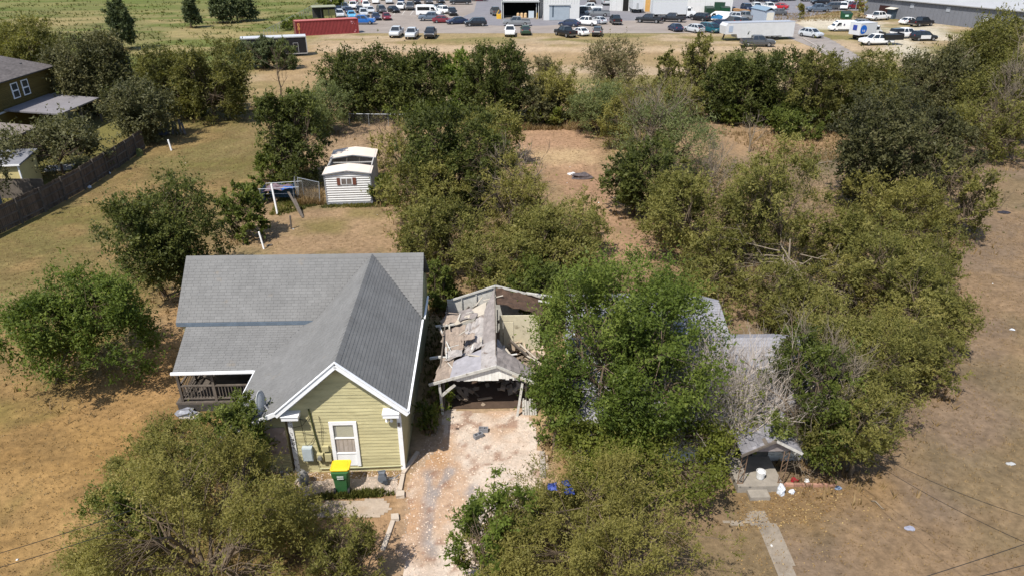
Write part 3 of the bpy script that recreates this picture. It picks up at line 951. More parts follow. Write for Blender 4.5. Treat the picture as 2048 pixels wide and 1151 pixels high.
for z, k_ in ((1.04, 1.05), (1.09, 1.07), (1.105, 1.02), (1.09, .86), (1.105, .72)):
    x, y, c_ = .335 * k_, .31 * k_, .06
    rows.append([(-x + c_, -y, z), (x - c_, -y, z), (x, -y + c_, z), (x, y - c_, z), (x - c_, y, z), (-x + c_, y, z), (-x, y - c_, z), (-x, -y + c_, z)])
b.ring(rows)
lid = b.build('lid', YEL, bin_)
lid.rotation_euler = (R(-5), 0, 0)
lid.location = (0, 0, .02)
for s in (-1, 1):
    b = MB()
    b.cyl((s * .22, -.22, .13), (s * .30, -.22, .13), .13, 16)
    b.build('wheel', M('black_rubber', (.014, .014, .015), .7, .1), bin_)
MB().bar((-.24, .36, 1.04), (.24, .36, 1.04), .04).build('handle', GREEN, bin_)
MB().box((.02, -.325, .90), (.24, .006, .07)).build('label_strip', M('bin_label', (.6, .64, .6), .6, .3, 30), bin_)
MB().box((.02, -.32, .80), (.24, .006, .05)).build('label_strip', M('bin_label', (.6, .64, .6)), bin_)
gm = thing('gas_meter', 'grey round gas meter on pipes at the foot of the front wall', 'gas meter', G(766, 966), R(2))
MG = M('meter_grey', lin(112, 118, 126), .5, .15)
b = MB()
b.cyl((0, -.10, .30), (0, .10, .30), .17, 16)
b.box((0, 0, .50), (.22, .18, .16))
b.build('meter_body', MG, gm, smooth=False)
MB().cyl((.12, -.08, .18), (.12, -.16, .18), .10, 14).build('regulator', M('meter_dark', lin(70, 74, 80), .5), gm)
MB().tube([(-.12, 0, .5), (-.14, 0, .62), (.12, .05, .62), (.12, .05, .1), (.12, .05, 0)], .022, 6).build('pipe', MG, gm)
MB().tube([(.1, .05, .14), (.5, .1, .2), (.62, .3, .2)], .018, 6).build('pipe', MG, gm)
CB = M('cinder_grey', lin(136, 136, 140), .9, .12, 12, .004, 60)
def cinder(label, px, py, rz):
    t = thing('cinder_block', label, 'cinder block', G(px, py), rz, 'loose cinder blocks on the drive')
    b = MB()
    for y in (-.085, .085):
        b.box((0, y, .10), (.40, .03, .20))
    for x in (-.185, 0, .185):
        b.box((x, 0, .10), (.03, .14, .198))
    b.build('block', CB, t)
    MB().box((0, 0, .012), (.34, .14, .02)).build('core_shade_plate', BLACKISH, t)  # black plate painting the shade down in the hollow cores
cinder('cinder block lying squarely across the drive, farther of the pair', 967, 862, R(-3))
cinder('cinder block turned askew on the drive, nearer of the pair', 957, 874, R(34))
def block(name, label, cat, px, py, s, rz, mat, seed=1):
    rg = random.Random(seed)
    b = MB()
    b.box((0, 0, s[2] / 2), s, taper=.94)
    b.v = [(x + rg.uniform(-.02, .02), y + rg.uniform(-.02, .02), z) for x, y, z in b.v]
    o = b.build(name, mat)
    o.location = G(px, py)
    o.rotation_euler = (0, 0, rz)
    return tag(o, label, cat)
OLDC = M('pale_concrete_block', lin(192, 178, 162), .9, .15, 6)
block('edging_block', 'square pale concrete block at the end of the kerb by the gas meter', 'block', 801, 990, (.30, .30, .14), .1, OLDC)
block('edging_block', 'square pale concrete block at the edge of the drive beside the walk', 'block', 790, 1036, (.30, .28, .12), .2, OLDC, 2)
b = MB()
for a_, c_ in ((G(806, 950), G(800, 982)), (G(836, 905), G(806, 948))):
    b.bar((a_.x, a_.y, .05), (c_.x, c_.y, .05), .16, .10)
tag(b.build('edging_strip', OLDC), 'broken pale concrete edging from the house corner to the square block', 'kerb')
b = MB()
a_, c_ = G(786, 1042), G(766, 1100)
b.bar((a_.x, a_.y, .03), (c_.x, c_.y, .03), .16, .08)
tag(b.build('edging_strip', OLDC), 'narrow concrete edging strip running from the walk towards the street', 'kerb')
b = MB()
a_, c_ = G(1086, 955), G(1084, 905)
b.bar((a_.x, a_.y, .04), (c_.x, c_.y, .04), .2, .12)
tag(b.build('edging_strip', M('grey_kerb', lin(170, 160, 150), .9, .2)), 'short grey kerb stone on the right edge of the drive', 'kerb')
rub = MB()
rg = random.Random(4)
for k in range(60):
    q = G(rg.uniform(560, 618), rg.uniform(925, 1000))
    s = rg.uniform(.03, .11)
    rub.tint = rg.random()
    rub.box((q.x, q.y, s * .4), (s, s * rg.uniform(.6, 1.2), s * .7), rg.uniform(0, 3), rg.uniform(-.3, .3))
rub.build('rubble', M('rubble_white', lin(206, 196, 184), .9, .15, 8, tint=.4), kind='stuff')
o = MB().blob((0, 0, .35), (.22, .18, .4), 9, rough=.12).build('grey_boulder', M('boulder_grey', lin(132, 130, 126), .9, .2, 6), smooth=True)
o.location = G(609, 968)
tag(o, 'upright grey rounded stone below the electric panel', 'stone')

# ------------------------------------------------------------------ the collapsed garage
gr = thing('collapsed_garage', 'collapsed wooden garage with a torn sagging roof at the end of the drive', 'garage', (-.7, 25.3, 0), R(1.5))
FELT = M('torn_grey_felt', lin(168, 162, 158), .95, .3, 2.2, .012, 18, .1, dirt=(lin(104, 84, 70), 3, .55, .7))
FELT2 = M('blue_grey_felt', lin(164, 161, 165), .9, .18, 2.5, .006, 18, .15, dirt=(lin(108, 96, 88), 3, .6, .8))
FELTD = M('dark_worn_felt', lin(146, 138, 134), .95, .3, 2.5, .012, 18, .1)
PLYB = M('brown_decking', lin(158, 143, 130), .9, .28, 2.0, .01, 10, .1, stretch=(6, 1, 1))
PALE = M('pale_bare_board', lin(190, 180, 164), .85, .12, 2)
BEIGE = M('beige_painted_wall', lin(214, 204, 176), .85, .12, 2.5, dirt=(lin(120, 108, 86), 2.0, .6, .8))
def warped(name, c00, c10, c11, c01, mat, nu=8, nv=8, amp=.03, rag=0.0, th=.025, seed=1, sag=0.0, parent=None):
    """a torn, rippled roofing sheet: corners near-left, near-right, far-right, far-left"""
    rg = np.random.RandomState(seed)
    c = [np.array(k, float) for k in (c00, c10, c11, c01)]
    top = []
    for j in range(nv + 1):
        v = j / nv
        row = []
        jl, jr = rg.uniform(0, rag) if rag else 0, 0
        for i in range(nu + 1):
            u = i / nu
            u2 = u if i else jl
            p = c[0] * (1 - u2) * (1 - v) + c[1] * u2 * (1 - v) + c[2] * u2 * v + c[3] * (1 - u2) * v
            z = p[2] + rg.uniform(-1, 1) * amp - sag * math.sin(math.pi * v) * (1 - .4 * u)
            row.append((p[0] + rg.uniform(-1, 1) * amp * .4, p[1] + rg.uniform(-1, 1) * amp * .6, z))
        top.append(row)
    b = MB()
    n = nu + 1
    vs = [p for r_ in top for p in r_]
    m_ = len(vs)
    vs += [(p[0], p[1], p[2] - th) for p in vs]
    fs = []
    for j in range(nv):
        for i in range(nu):
            a_ = j * n + i
            fs.append((a_, a_ + 1, a_ + n + 1, a_ + n))
            fs.append((m_ + a_ + n, m_ + a_ + n + 1, m_ + a_ + 1, m_ + a_))
    for i in range(nu):
        for r0 in (0, nv):
            a_ = r0 * n + i
            fs.append((m_ + a_, m_ + a_ + 1, a_ + 1, a_) if r0 == 0 else (a_, a_ + 1, m_ + a_ + 1, m_ + a_))
    for j in range(nv):
        for c0 in (0, nu):
            a_ = j * n + c0
            fs.append((a_, a_ + n, m_ + a_ + n, m_ + a_) if c0 == 0 else (m_ + a_, m_ + a_ + n, a_ + n, a_))
    b.add(vs, fs)
    return b.build(name, mat, parent)
# left slope pieces (local: x right, y back; ridge near x=.05)
RZ = lambda y: 2.54 - .12 * math.sin(math.pi * min(y / 7, 1)) + .03 * y
warped('roof_sheet', (-1.95, -.05, 1.98), (-.55, -.05, 2.36), (-.55, 1.75, 2.30), (-1.85, 1.35, 1.92), FELT2, 8, 7, .015, 0, .03, 2, parent=gr)
warped('roof_sheet', (-.62, -.05, 2.36), (.06, -.05, 2.58), (.02, 2.2, 2.50), (-.62, 2.1, 2.30), FELT, 6, 8, .025, 0, .03, 3, parent=gr)
warped('roof_sheet', (-2.75, .0, 1.72), (-1.90, -.02, 1.93), (-1.84, 2.3, 1.84), (-2.55, 1.9, 1.60), PLYB, 7, 11, .04, .5, .03, 4, parent=gr)
warped('roof_sheet', (-1.55, 1.95, 1.70), (-.50, 2.3, 2.22), (-.46, 5.1, 2.30), (-1.45, 4.6, 1.86), FELT, 9, 10, .075, .12, .03, 5, .16, gr)
warped('roof_sheet', (-2.45, 2.6, 1.50), (-1.50, 2.5, 1.74), (-1.40, 4.7, 1.84), (-2.75, 4.4, 1.62), PLYB, 8, 12, .05, .4, .03, 6, .06, gr)
warped('roof_sheet', (-.58, 2.1, 2.25), (.05, 2.2, 2.48), (.0, 6.9, 2.74), (-.52, 5.1, 2.36), FELTD, 6, 12, .03, 0, .03, 7, .05, gr)
warped('roof_sheet', (-2.05, 4.55, 1.86), (-.45, 5.0, 2.30), (-.42, 6.0, 2.40), (-1.85, 5.25, 1.98), PALE, 6, 4, .01, .1, .03, 8, 0, gr)
# right slope: front strip survives, the rest has fallen in
warped('roof_sheet', (.06, -.05, 2.56), (1.10, -.05, 2.12), (.95, 1.3, 2.05), (.05, 1.6, 2.48), FELTD, 7, 6, .03, 0, .03, 9, .03, gr)
warped('roof_sheet', (.95, -.05, 2.15), (1.85, -.02, 1.78), (1.6, 1.0, 1.70), (.95, 1.25, 2.05), FELTD, 6, 5, .03, 0, .03, 10, .03, gr)
warped('roof_sheet', (.05, 1.6, 2.42), (.62, 1.4, 1.85), (.75, 2.6, 1.20), (.1, 2.9, 2.1), FELT, 6, 6, .07, 0, .03, 11, .1, gr)
warped('roof_sheet', (.05, 5.6, 2.52), (2.35, 5.2, 2.05), (2.45, 6.9, 2.05), (.05, 6.9, 2.74), M('rotten_roof', lin(84, 66, 54), .95, .4, 3, .02, 12), 8, 6, .07, 0, .03, 12, .05, gr)
# boards: rakes, gable, posts
def gbar(name, p, q, w_, h_, mat=WHITE_OLD, parent=gr):
    return MB().bar(p, q, w_, h_).build(name, mat, parent)
gbar('rake_board', (-2.85, -.10, 1.66), (.05, -.10, 2.55), .035, .13)
gbar('rake_board', (.05, -.10, 2.55), (1.02, -.10, 2.06), .035, .12)
gbar('rake_board', (.95, -.12, 2.02), (1.88, -.16, 1.64), .035, .11)
gbar('rake_board', (.7, -.13, 2.12), (1.5, -.16, 1.70), .03, .09, PALE)
x = -1.75
k = 0
while x < 1.45:
    zt = 2.42 + min(0, x) * .31 - max(0, x) * .43
    if zt > 1.80:
        zb = 1.74 + random.Random(k).uniform(0, .05) + (.10 if k in (13, 14, 16) else 0)
        MB().box((x, .02 + .002 * (k % 2), (zt + zb) / 2), (.146, .02, zt - zb)).build('gable_board', M('gable_white', (.92, .90, .84), .8, .12, 4, rand=.08), gr)
    x += .15
    k += 1
gbar('corner_post', (-2.42, .05, 1.76), (-2.34, .05, 0), .10, .10)
gbar('corner_post', (-2.25, .25, 1.5), (-2.30, .3, 0), .10, .10, DARKWOOD)
gbar('knee_brace', (-2.38, .06, .95), (-1.75, .06, 1.55), .05, .12)
gbar('leaning_board', (1.15, .0, 1.65), (.92, -.2, 0), .10, .04)
for i in range(6):
    gbar('wall_board', (1.18 + i * .10, .0 + .01 * i, .82 - .08 * (i % 3)), (1.2 + i * .11, -.12, 0), .085, .02)
gbar('wall_stud', (1.3, .1, 1.75), (1.32, .1, 0), .06, .06, DARKWOOD)
gbar('wall_stud', (1.75, .3, 1.6), (1.7, .3, 0), .06, .06, DARKWOOD)
gbar('broken_rafter', (1.35, .06, 1.72), (1.75, .0, 1.20), .1, .04)
MB().box((-2.45, 3.6, .85), (.06, 6.6, 1.7)).build('left_wall', DARKWOOD, gr)
MB().box((-.1, 7.0, 1.0), (4.7, .06, 2.0)).build('rear_wall', WHITE_OLD, gr)
b = MB()
b.add([(-2.2, 6.96, 1.95), (.05, 6.96, 2.72), (.05, 6.96, 2.0), (-2.2, 6.96, 1.2), (-2.2, 7.04, 1.95), (.05, 7.04, 2.72), (.05, 7.04, 2.0), (-2.2, 7.04, 1.2)], [(0, 3, 2, 1), (4, 5, 6, 7), (0, 1, 5, 4)])
b.build('rear_gable', WHITE_OLD, gr)
gbar('rear_rake', (-2.3, 6.9, 2.0), (.05, 6.9, 2.80), .05, .10)
gbar('rear_rake', (.05, 6.9, 2.80), (2.5, 6.9, 2.1), .05, .10)
for x_ in (-1.7, -.95):
    gbar('wall_stud', (x_, 6.9, 2.1 + (x_ + 1.7) * .3), (x_, 6.9, 1.2), .05, .05)
gbar('rafter', (-2.9, 4.85, 1.68), (-1.6, 4.8, 1.86), .10, .08)
gbar('rafter', (-3.0, 2.25, 1.50), (-2.4, 2.25, 1.58), .11, .09)
gbar('rafter', (-2.3, 3.3, 1.72), (-1.95, 2.1, 1.75), .05, .10)
gbar('rafter', (-2.2, 4.9, 1.55), (-1.3, 6.2, 2.0), .06, .12, DARKWOOD)
gbar('rafter', (-2.05, 5.9, 1.2), (-.9, 6.3, 2.0), .05, .12, DARKWOOD)
gbar('ridge_board', (.02, .2, 2.46), (.0, 6.8, 2.66), .04, .14, DARKWOOD)
gbar('rafter', (2.2, 6.4, 2.2), (2.95, 6.3, 2.1), .09, .06)
gbar('rafter', (1.6, 6.7, 2.5), (2.9, 6.5, 2.38), .09, .06)
gbar('fallen_beam', (.75, 4.7, .9), (1.9, 3.1, .62), .09, .09, DARKWOOD)
gbar('fallen_beam', (.45, 3.0, 1.5), (1.0, 1.9, 1.3), .14, .04, PALE)
gbar('fallen_beam', (1.2, 4.6, .75), (2.0, 3.4, .60), .06, .06, PALE)
rg = random.Random(31)
for k in range(26):
    x_ = rg.uniform(-2.6, -.5) if k % 3 else rg.uniform(.2, 1.7)
    y_ = rg.uniform(.6, 6.2)
    zr = 2.46 - abs(x_) * .30 + .10
    if x_ > 0:
        y_, zr = rg.uniform(.3, 3.6), (2.0 if y_ < 1.3 else 1.1)
    l_, a = rg.uniform(.25, 1.0), rg.choice([rg.gauss(0, .35), rg.gauss(1.57, .3)])
    dz = rg.uniform(-.14, .10)
    gbar('splintered_board', (x_, y_, zr + rg.uniform(-.04, .05)), (x_ + l_ * math.cos(a), y_ + l_ * math.sin(a), zr + dz - l_ * math.cos(a) * .28 * (1 if x_ < 0 else 0) * -1), rg.uniform(.03, .09), .022, rg.choice([WHITE_OLD, WHITE_OLD, PALE, PLYB]))
for k in range(4):
    x_, y_ = rg.uniform(-2.2, -.9), rg.uniform(.5, 5.5)
    zc = 2.50 - abs(x_) * .30
    w_, d_ = rg.uniform(.5, .9), rg.uniform(.6, 1.1)
    warped('torn_felt', (x_ - w_, y_, zc - w_ * .3 + .05), (x_ + w_ * .4, y_ + .1, zc + .08), (x_ + w_ * .5, y_ + d_, zc + .10), (x_ - w_ * .8, y_ + d_ * 1.1, zc - .12), rg.choice([FELT, FELTD, PLYB]), 5, 5, .06, .3, .012, 200 + k, 0, gr)
# inner room with its door, and debris heaped before it
MB().box((1.55, 5.25, 1.02), (1.25, .06, 2.0)).build('partition_wall', BEIGE, gr)
MB().box((.30, 5.25, 1.02), (.16, .06, 2.0)).build('partition_wall', BEIGE, gr)
MB().box((.65, 5.25, 1.86), (.55, .055, .32)).build('partition_wall', BEIGE, gr)
dr = MB().box((.66, 5.22, .86), (.50, .04, 1.62)).build('door', M('beige_door', lin(222, 212, 184), .7, .1, 2), gr)
MB().box((.86, 5.19, .85), (.03, .04, .10)).build('handle', DARKWOOD, dr)
MB().box((2.2, 6.1, 1.0), (.05, 1.7, 2.0)).build('right_wall', BEIGE, gr)
MB().box((.12, 5.0, 1.2), (.05, .9, 2.1)).build('torn_panel', DARKWOOD, gr)
rg = random.Random(12)
deb = MB()
for k in range(190):
    x_, y_ = rg.uniform(.2, 2.2), rg.uniform(1.2, 5.0)
    if rg.random() < .25:
        x_, y_ = rg.uniform(-2.2, .6), rg.uniform(.6, 5)
    l_ = rg.uniform(.15, .8)
    deb.tint = rg.random()
    deb.box((x_, y_, rg.uniform(.08, .62) if x_ > .2 else rg.uniform(.05, .3)), (l_, rg.uniform(.06, .3), .03), rg.uniform(0, 3.14), rg.uniform(-.5, .5), rg.uniform(-.4, .4))
deb.build('debris', M('pale_debris', lin(150, 134, 116), .9, .25, 3, tint=.55), gr, kind='stuff')
MB().box((-.1, 3.7, .03), (4.4, 6.6, .02)).build('garage_floor', M('shade_darkened_dirt', lin(84, 68, 56), .95, .3, 2), gr)  # floor colour darkened to carry the shade inside the garage

# ------------------------------------------------------------------ the abandoned grey-roofed house under the trees
ah = thing('abandoned_house', 'abandoned white house with pale grey shingle roof hidden under trees', 'house', (7.0, 22.2, 0), R(1.5))
OLDSH = M('pale_old_shingle', lin(148, 147, 152), .95, .2, 1.2, .003, 50, .1, tint=.10, dirt=(lin(116, 106, 96), 1.3, .62, .8))
BLUEW = M('pale_blue_siding', lin(188, 196, 204), .8, .15, 2, dirt=(lin(130, 124, 112), 2, .6, .8))
P1 = [(-4.6, -.35, 2.42), (5.2, -.35, 2.42), (5.2, 2.7, 4.1), (-4.6, 2.7, 4.1)]
P2 = [(-4.6, 2.7, 4.1), (5.2, 2.7, 4.1), (5.2, 5.8, 2.4), (-4.6, 5.8, 2.4)]
P3 = [(-3.9, 3.2, 3.85), (2.2, 3.2, 3.85), (2.2, 5.2, 4.5), (-4.2, 5.2, 4.5)]
P4 = [(-4.2, 5.2, 4.5), (2.2, 5.2, 4.5), (2.2, 9.6, 2.6), (-4.2, 9.6, 2.6)]
rf = roof_part(ah, [P1, P2, P3, P4], M('old_roof_deck', lin(120, 112, 104), .95, .2), OLDSH, seed=40)
b = MB()
b.box((.3, .0, 1.2), (9.3, .1, 2.4)).box((-4.3, 2.7, 1.2), (.1, 5.3, 2.4)).box((4.9, 2.7, 1.2), (.1, 5.3, 2.4)).box((-1, 9.2, 1.3), (6, .1, 2.6)).box((-4.0, 7.3, 1.3), (.1, 3.8, 2.6)).box((2.0, 7.3, 1.3), (.1, 3.8, 2.6))
for s in (-4.35, 4.95):
    b.add([(s, 0, 2.4), (s, 5.4, 2.4), (s, 2.7, 3.95)], [(0, 1, 2)])
b.build('wall', BLUEW, ah)
for k in range(16):
    MB().box((4.05 + .0, -.07, .12 + k * .145), (1.7, .02, .14), rx=.08).build('siding_board', WHITE_OLD, ah)
MB().bar((-4.6, -.38, 2.36), (5.2, -.38, 2.36), .04, .14).build('fascia', WHITE_OLD, ah)
# porch
PY = -1.75
pg = [[(2.6, PY, 2.46), (1.42, PY, 1.80), (1.42, .1, 1.80), (2.6, .1, 2.46)], [(2.6, PY, 2.46), (2.6, .1, 2.46), (3.62, PY + 2.0, 1.86), (3.62, PY, 1.86)]]
pf = roof_part(ah, pg, DARKWOOD, M('curled_grey_shingle', lin(134, 132, 136), .95, .25, 2, .01, 20, .1, tint=.28), .04, 'porch_roof', .08, 60)
MB().bar((2.6, PY - .02, 2.40), (1.38, PY - .02, 1.73), .03, .10).build('porch_rake', DARKWOOD, ah)
MB().bar((2.6, PY - .02, 2.40), (3.66, PY - .02, 1.79), .03, .10).build('porch_rake', WHITE_OLD, ah)
b = MB()
b.add([(1.6, PY + .15, 1.80), (3.35, PY + .15, 1.80), (2.6, PY + .15, 2.36), (1.6, PY + .18, 1.80), (3.35, PY + .18, 1.80), (2.6, PY + .18, 2.36)], [(0, 1, 2), (5, 4, 3), (0, 3, 4, 1)])
b.build('porch_gable', M('peeling_gable', lin(150, 140, 136), .9, .35, 4), ah)
b = MB()
b.box((2.35, -.9, .15), (1.75, 1.8, .30))
b.build('porch_slab', M('porch_concrete', lin(150, 142, 131), .9, .2, 4), ah)
MB().box((2.2, -2.02, .08), (.75, .42, .16)).build('step', M('porch_concrete', lin(150, 142, 131)), ah)
RUST = M('rusty_iron', lin(128, 104, 84), .8, .3, 8)
for x_ in (1.55, 3.1):
    b = MB()
    b.bar((x_ - .06, PY + .12, .3), (x_ - .06, PY + .12, 1.82), .025).bar((x_ + .14, PY + .12, .3), (x_ + .14, PY + .12, 1.82), .025)
    for k in range(6):
        b.bar((x_ - .06, PY + .12, .35 + k * .24), (x_ + .14, PY + .12, .59 + k * .24), .012)
    b.bar((x_ - .08, PY + .12, .315), (x_ + .16, PY + .12, .315), .03)
    b.build('porch_post', RUST, ah)
MB().box((2.5, -.06, 1.02), (1.95, .03, 1.44)).build('porch_shade_panel', M('painted_porch_shade', lin(52, 48, 46), .9, .2), ah)  # added dark panel: the porch's shade put into its colour
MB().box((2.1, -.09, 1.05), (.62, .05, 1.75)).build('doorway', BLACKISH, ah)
MB().box((2.85, -.09, 1.05), (.6, .05, 1.5)).build('door', M('grey_old_door', lin(88, 84, 78), .8, .3, 3), ah)
wn = MB().box((-1.2, -.07, 1.45), (1.0, .06, 1.3)).build('window', WHITE_OLD, ah)
MB().box((-1.2, -.105, 1.45), (.84, .01, 1.14)).build('pane', GLASS, wn)
for x_, z_ in ((-3.4, 1.4),):
    wn = MB().box((x_, -.07, z_), (1.0, .06, 1.3)).build('window', WHITE_OLD, ah)
    MB().box((x_, -.105, z_), (.84, .01, 1.14)).build('pane', GLASS, wn)
# things on and around the porch
b = MB()
b.lathe((0, 0, 0), [(.10, 0), (.14, .02), (.17, .30), (.18, .34), (.165, .34), (.15, .06), (.0, .05)], 14)
bk = thing('white_bucket', 'white plastic bucket with rags standing on the porch slab', 'bucket', tuple(ah.matrix_basis @ Vector((2.45, -1.35, .30))))
b.build('pail', M('white_plastic', (.72, .72, .71), .5, .06), bk)
MB().blob((0, -.02, .30), (.15, .15, .1), 3, rough=.3, flat=False).build('rags', M('white_rag', (.75, .75, .76), .9, .15, 9), bk)
def litterblob(name, label, cat, px, py, s, mat, seed):
    b = MB()
    b.blob((0, 0, s[2] * .45), s, seed, 10, .32)
    o = b.build(name, mat)
    o.location = G(px, py)
    return tag(o, label, cat)
PB = M('white_bag_plastic', (.66, .70, .76), .45, .15, 12)
litterblob('plastic_bag', 'crumpled white plastic bag on the ground beside the porch slab', 'plastic bag', 1560, 985, (.14, .18, .26), PB, 5)
litterblob('plastic_bag', 'small white plastic bag on fallen leaves right of the porch', 'plastic bag', 1583, 984, (.11, .09, .1), PB, 6)
litterblob('cloth_bundle', 'bright red cloth bundle behind the terracotta edging', 'cloth', 1587, 961, (.16, .1, .12), M('red_cloth', (.34, .02, .03), .8, .15), 7)
litterblob('white_ball', 'rounded white object behind the terracotta edging', 'litter', 1613, 963, (.1, .09, .1), M('white_plastic', (.72, .72, .71)), 8)
litterblob('plastic_bag', 'bluish plastic scrap at the shaded tree foot right of the edging', 'plastic bag', 1676, 976, (.14, .1, .07), M('blue_scrap', lin(120, 136, 160), .5, .2), 9)
litterblob('rag', 'pale blue rag lying in the right-hand mown grass', 'rag', 1820, 1057, (.16, .12, .04), M('pale_blue_rag', lin(150, 152, 168), .9, .2), 10)
litterblob('scrap_heap', 'heap of dark rubbish with white rags on the bare path', 'rubbish heap', 1164, 356, (1.0, .45, .3), M('dark_rubbish', lin(92, 84, 84), .9, .5, 4), 11)
litterblob('rag', 'white rag beside the dark rubbish heap on the path', 'rag', 1144, 350, (.34, .24, .16), M('white_rag', (.75, .75, .76)), 12)
litterblob('scrap_heap', 'dark flat scrap on the mown lot at the far right', 'rubbish', 2008, 426, (.42, .22, .1), M('black_scrap', (.03, .028, .035), .8, .3), 13)
litterblob('boulder', 'pale rounded boulder at the back edge of the hay clearing', 'boulder', 1528, 243, (.9, .5, .5), M('pale_boulder', lin(186, 180, 174), .9, .2), 14)
litterblob('rag', 'light cloth scrap on the right-hand lot beyond the grove', 'rag', 2024, 659, (.12, .1, .05), PB, 15)
litterblob('rag', 'grey-white scrap near the right edge of the mown lot', 'rag', 2022, 927, (.2, .1, .04), M('grey_scrap', (.45, .45, .44), .8, .2), 16)
BRK = M('terracotta', lin(170, 130, 110), .85, .15, 6, rand=.15)
t = thing('terracotta_edging', 'low row of terracotta edging bricks in front of the abandoned house', 'edging', G(1554, 970), R(-1))
for k in range(7):
    MB().box((.15 + k * .315, rnd.uniform(-.01, .01), .055), (.30, .12, .11), rnd.uniform(-.05, .05)).build('brick', BRK, t)
# blue tarpaulin scraps hung in the tree by the drive
for i, (lb, px_, py_) in enumerate((('blue tarpaulin scrap in the leaves nearest the drive', 1102, 972), ('torn blue tarpaulin scrap right of the other two', 1137, 982), ('upper blue tarpaulin scrap showing between leaves', 1132, 966))):
    o = warped('tarp_scrap', (-.18, -.1, .02), (.2, -.12, 0), (.18, .12, .05), (-.15, .1, .03), M('blue_tarp', lin(66, 82, 150), .5, .2, 8), 4, 4, .04, .2, .004, 80 + i)
    o.location = G(px_, py_, 2.75)
    o.rotation_euler = (.5, .2 * i, .4 * i)
    tag(o, lb, 'tarpaulin')

# ------------------------------------------------------------------ white portable shed with a gap in its roof
sh = thing('portable_shed', 'white horizontally ribbed portable shed with a gap in its roof', 'shed', (-14.16, 51.5, 0), R(5.2))
SW = 3.42
WR = M('white_ribbed_metal', (.72, .71, .69), .45, .08, 2, rand=.03)
PINKR = M('faded_cream_roof', lin(232, 216, 200), .6, .06, 1.5)
for k in range(13):
    z = .16 + k * .182
    zt = min(z + .182, 2.52)
    b = MB()
    y0 = 0
    zm = z + (zt - z) * .52
    b.add([(0, y0 - .058, zm), (SW, y0 - .058, zm), (SW, y0 - .02, zt), (0, y0 - .02, zt), (0, y0 - .01, z), (SW, y0 - .01, z)], [(0, 1, 2, 3), (4, 5, 1, 0), (4, 0, 3), (5, 2, 1)])
    b.build('siding_board', WR, sh)
b = MB()
b.add([(0, 0, 2.5), (SW, 0, 2.5), (SW / 2, 0, 2.70), (0, .05, 2.5), (SW, .05, 2.5), (SW / 2, .05, 2.70)], [(0, 1, 2), (5, 4, 3)])
b.box((SW / 2, .03, 1.33), (SW, .05, 2.34))
b.build('front_wall', M('shed_grey_trim', lin(150, 152, 156), .6, .15), sh)
SIDEG = M('shed_side_metal', lin(196, 192, 186), .5, .1)
MB().box((.02, 3.1, 1.3), (.05, 6.1, 2.4)).build('side_wall', SIDEG, sh)
MB().box((SW - .02, 3.1, 1.3), (.05, 6.1, 2.4)).build('side_wall', SIDEG, sh)
MB().box((SW / 2, 6.15, 1.3), (SW, .05, 2.4)).build('rear_wall', SIDEG, sh)
for x_ in (0, SW):
    MB().box((x_, -.03, 1.33), (.08, .08, 2.36)).build('corner_trim', M('shed_grey_trim', lin(150, 152, 156)), sh)
MB().box((SW / 2, -.03, .10), (SW, .08, .13)).build('base_rail', M('shed_grey_trim', lin(150, 152, 156)), sh)
for y0, y1 in ((-.15, 1.75), (4.0, 6.4)):
    arc = [(-.12, 2.47), (SW * .25, 2.64), (SW / 2, 2.73), (SW * .75, 2.64), (SW + .12, 2.47)]
    for (xa, za), (xb, zb) in zip(arc[:-1], arc[1:]):
        MB().slab([(xa, y0, za), (xb, y0, zb), (xb, y1, zb), (xa, y1, za)], .05).build('roof_panel', PINKR, sh)
    MB().bar((-.12, y0 - .02, 2.44), (SW / 2, y0 - .02, 2.70), .03, .07).build('roof_edge', M('shed_grey_trim', lin(150, 152, 156)), sh)
    MB().bar((SW / 2, y0 - .02, 2.70), (SW + .12, y0 - .02, 2.44), .03, .07).build('roof_edge', M('shed_grey_trim', lin(150, 152, 156)), sh)
MB().box((SW / 2, 3.1, .14), (SW - .1, 6.0, .04)).build('floor', DARKWOOD, sh)
for x_ in (.05, SW - .05):
    MB().bar((x_, 2.3, 2.42), (x_, 4.0, 2.42), .08, .08).build('top_rail', SIDEG, sh)
MB().bar((.1, 3.7, 2.2), (SW - .1, 3.7, 2.2), .05, .08).build('cross_rail', SIDEG, sh)
for x_, dx in ((1.05, .28), (1.3, -.1), (2.2, .05)):
    MB().bar((x_, 3.8, 1.7), (x_ + dx, 4.05, 2.55), .04, .04).build('brace', DARKWOOD, sh)
wn = MB().box((1.62, -.075, 1.86), (.92, .03, .52)).build('window', M('white_plastic', (.72, .72, .71)), sh)
for x_ in (1.42, 1.82):
    MB().box((x_, -.093, 1.86), (.34, .01, .42)).build('pane', M('dusty_pane', lin(112, 104, 100), .1, .3, 4, spec=.6), wn)
for x_ in (1.03, 2.21):
    MB().box((x_, -.08, 1.86), (.25, .035, .56)).build('shutter', M('red_brown_shutter', lin(112, 68, 54), .7, .1), sh)
b = MB()
b.prism([(1.5, 0), (1.95, 0), (1.95, .02), (1.5, .02)], 0, .1)
o = b.build('gable_vent', WHITE, sh)
o.location = (0, -.06, 2.54)

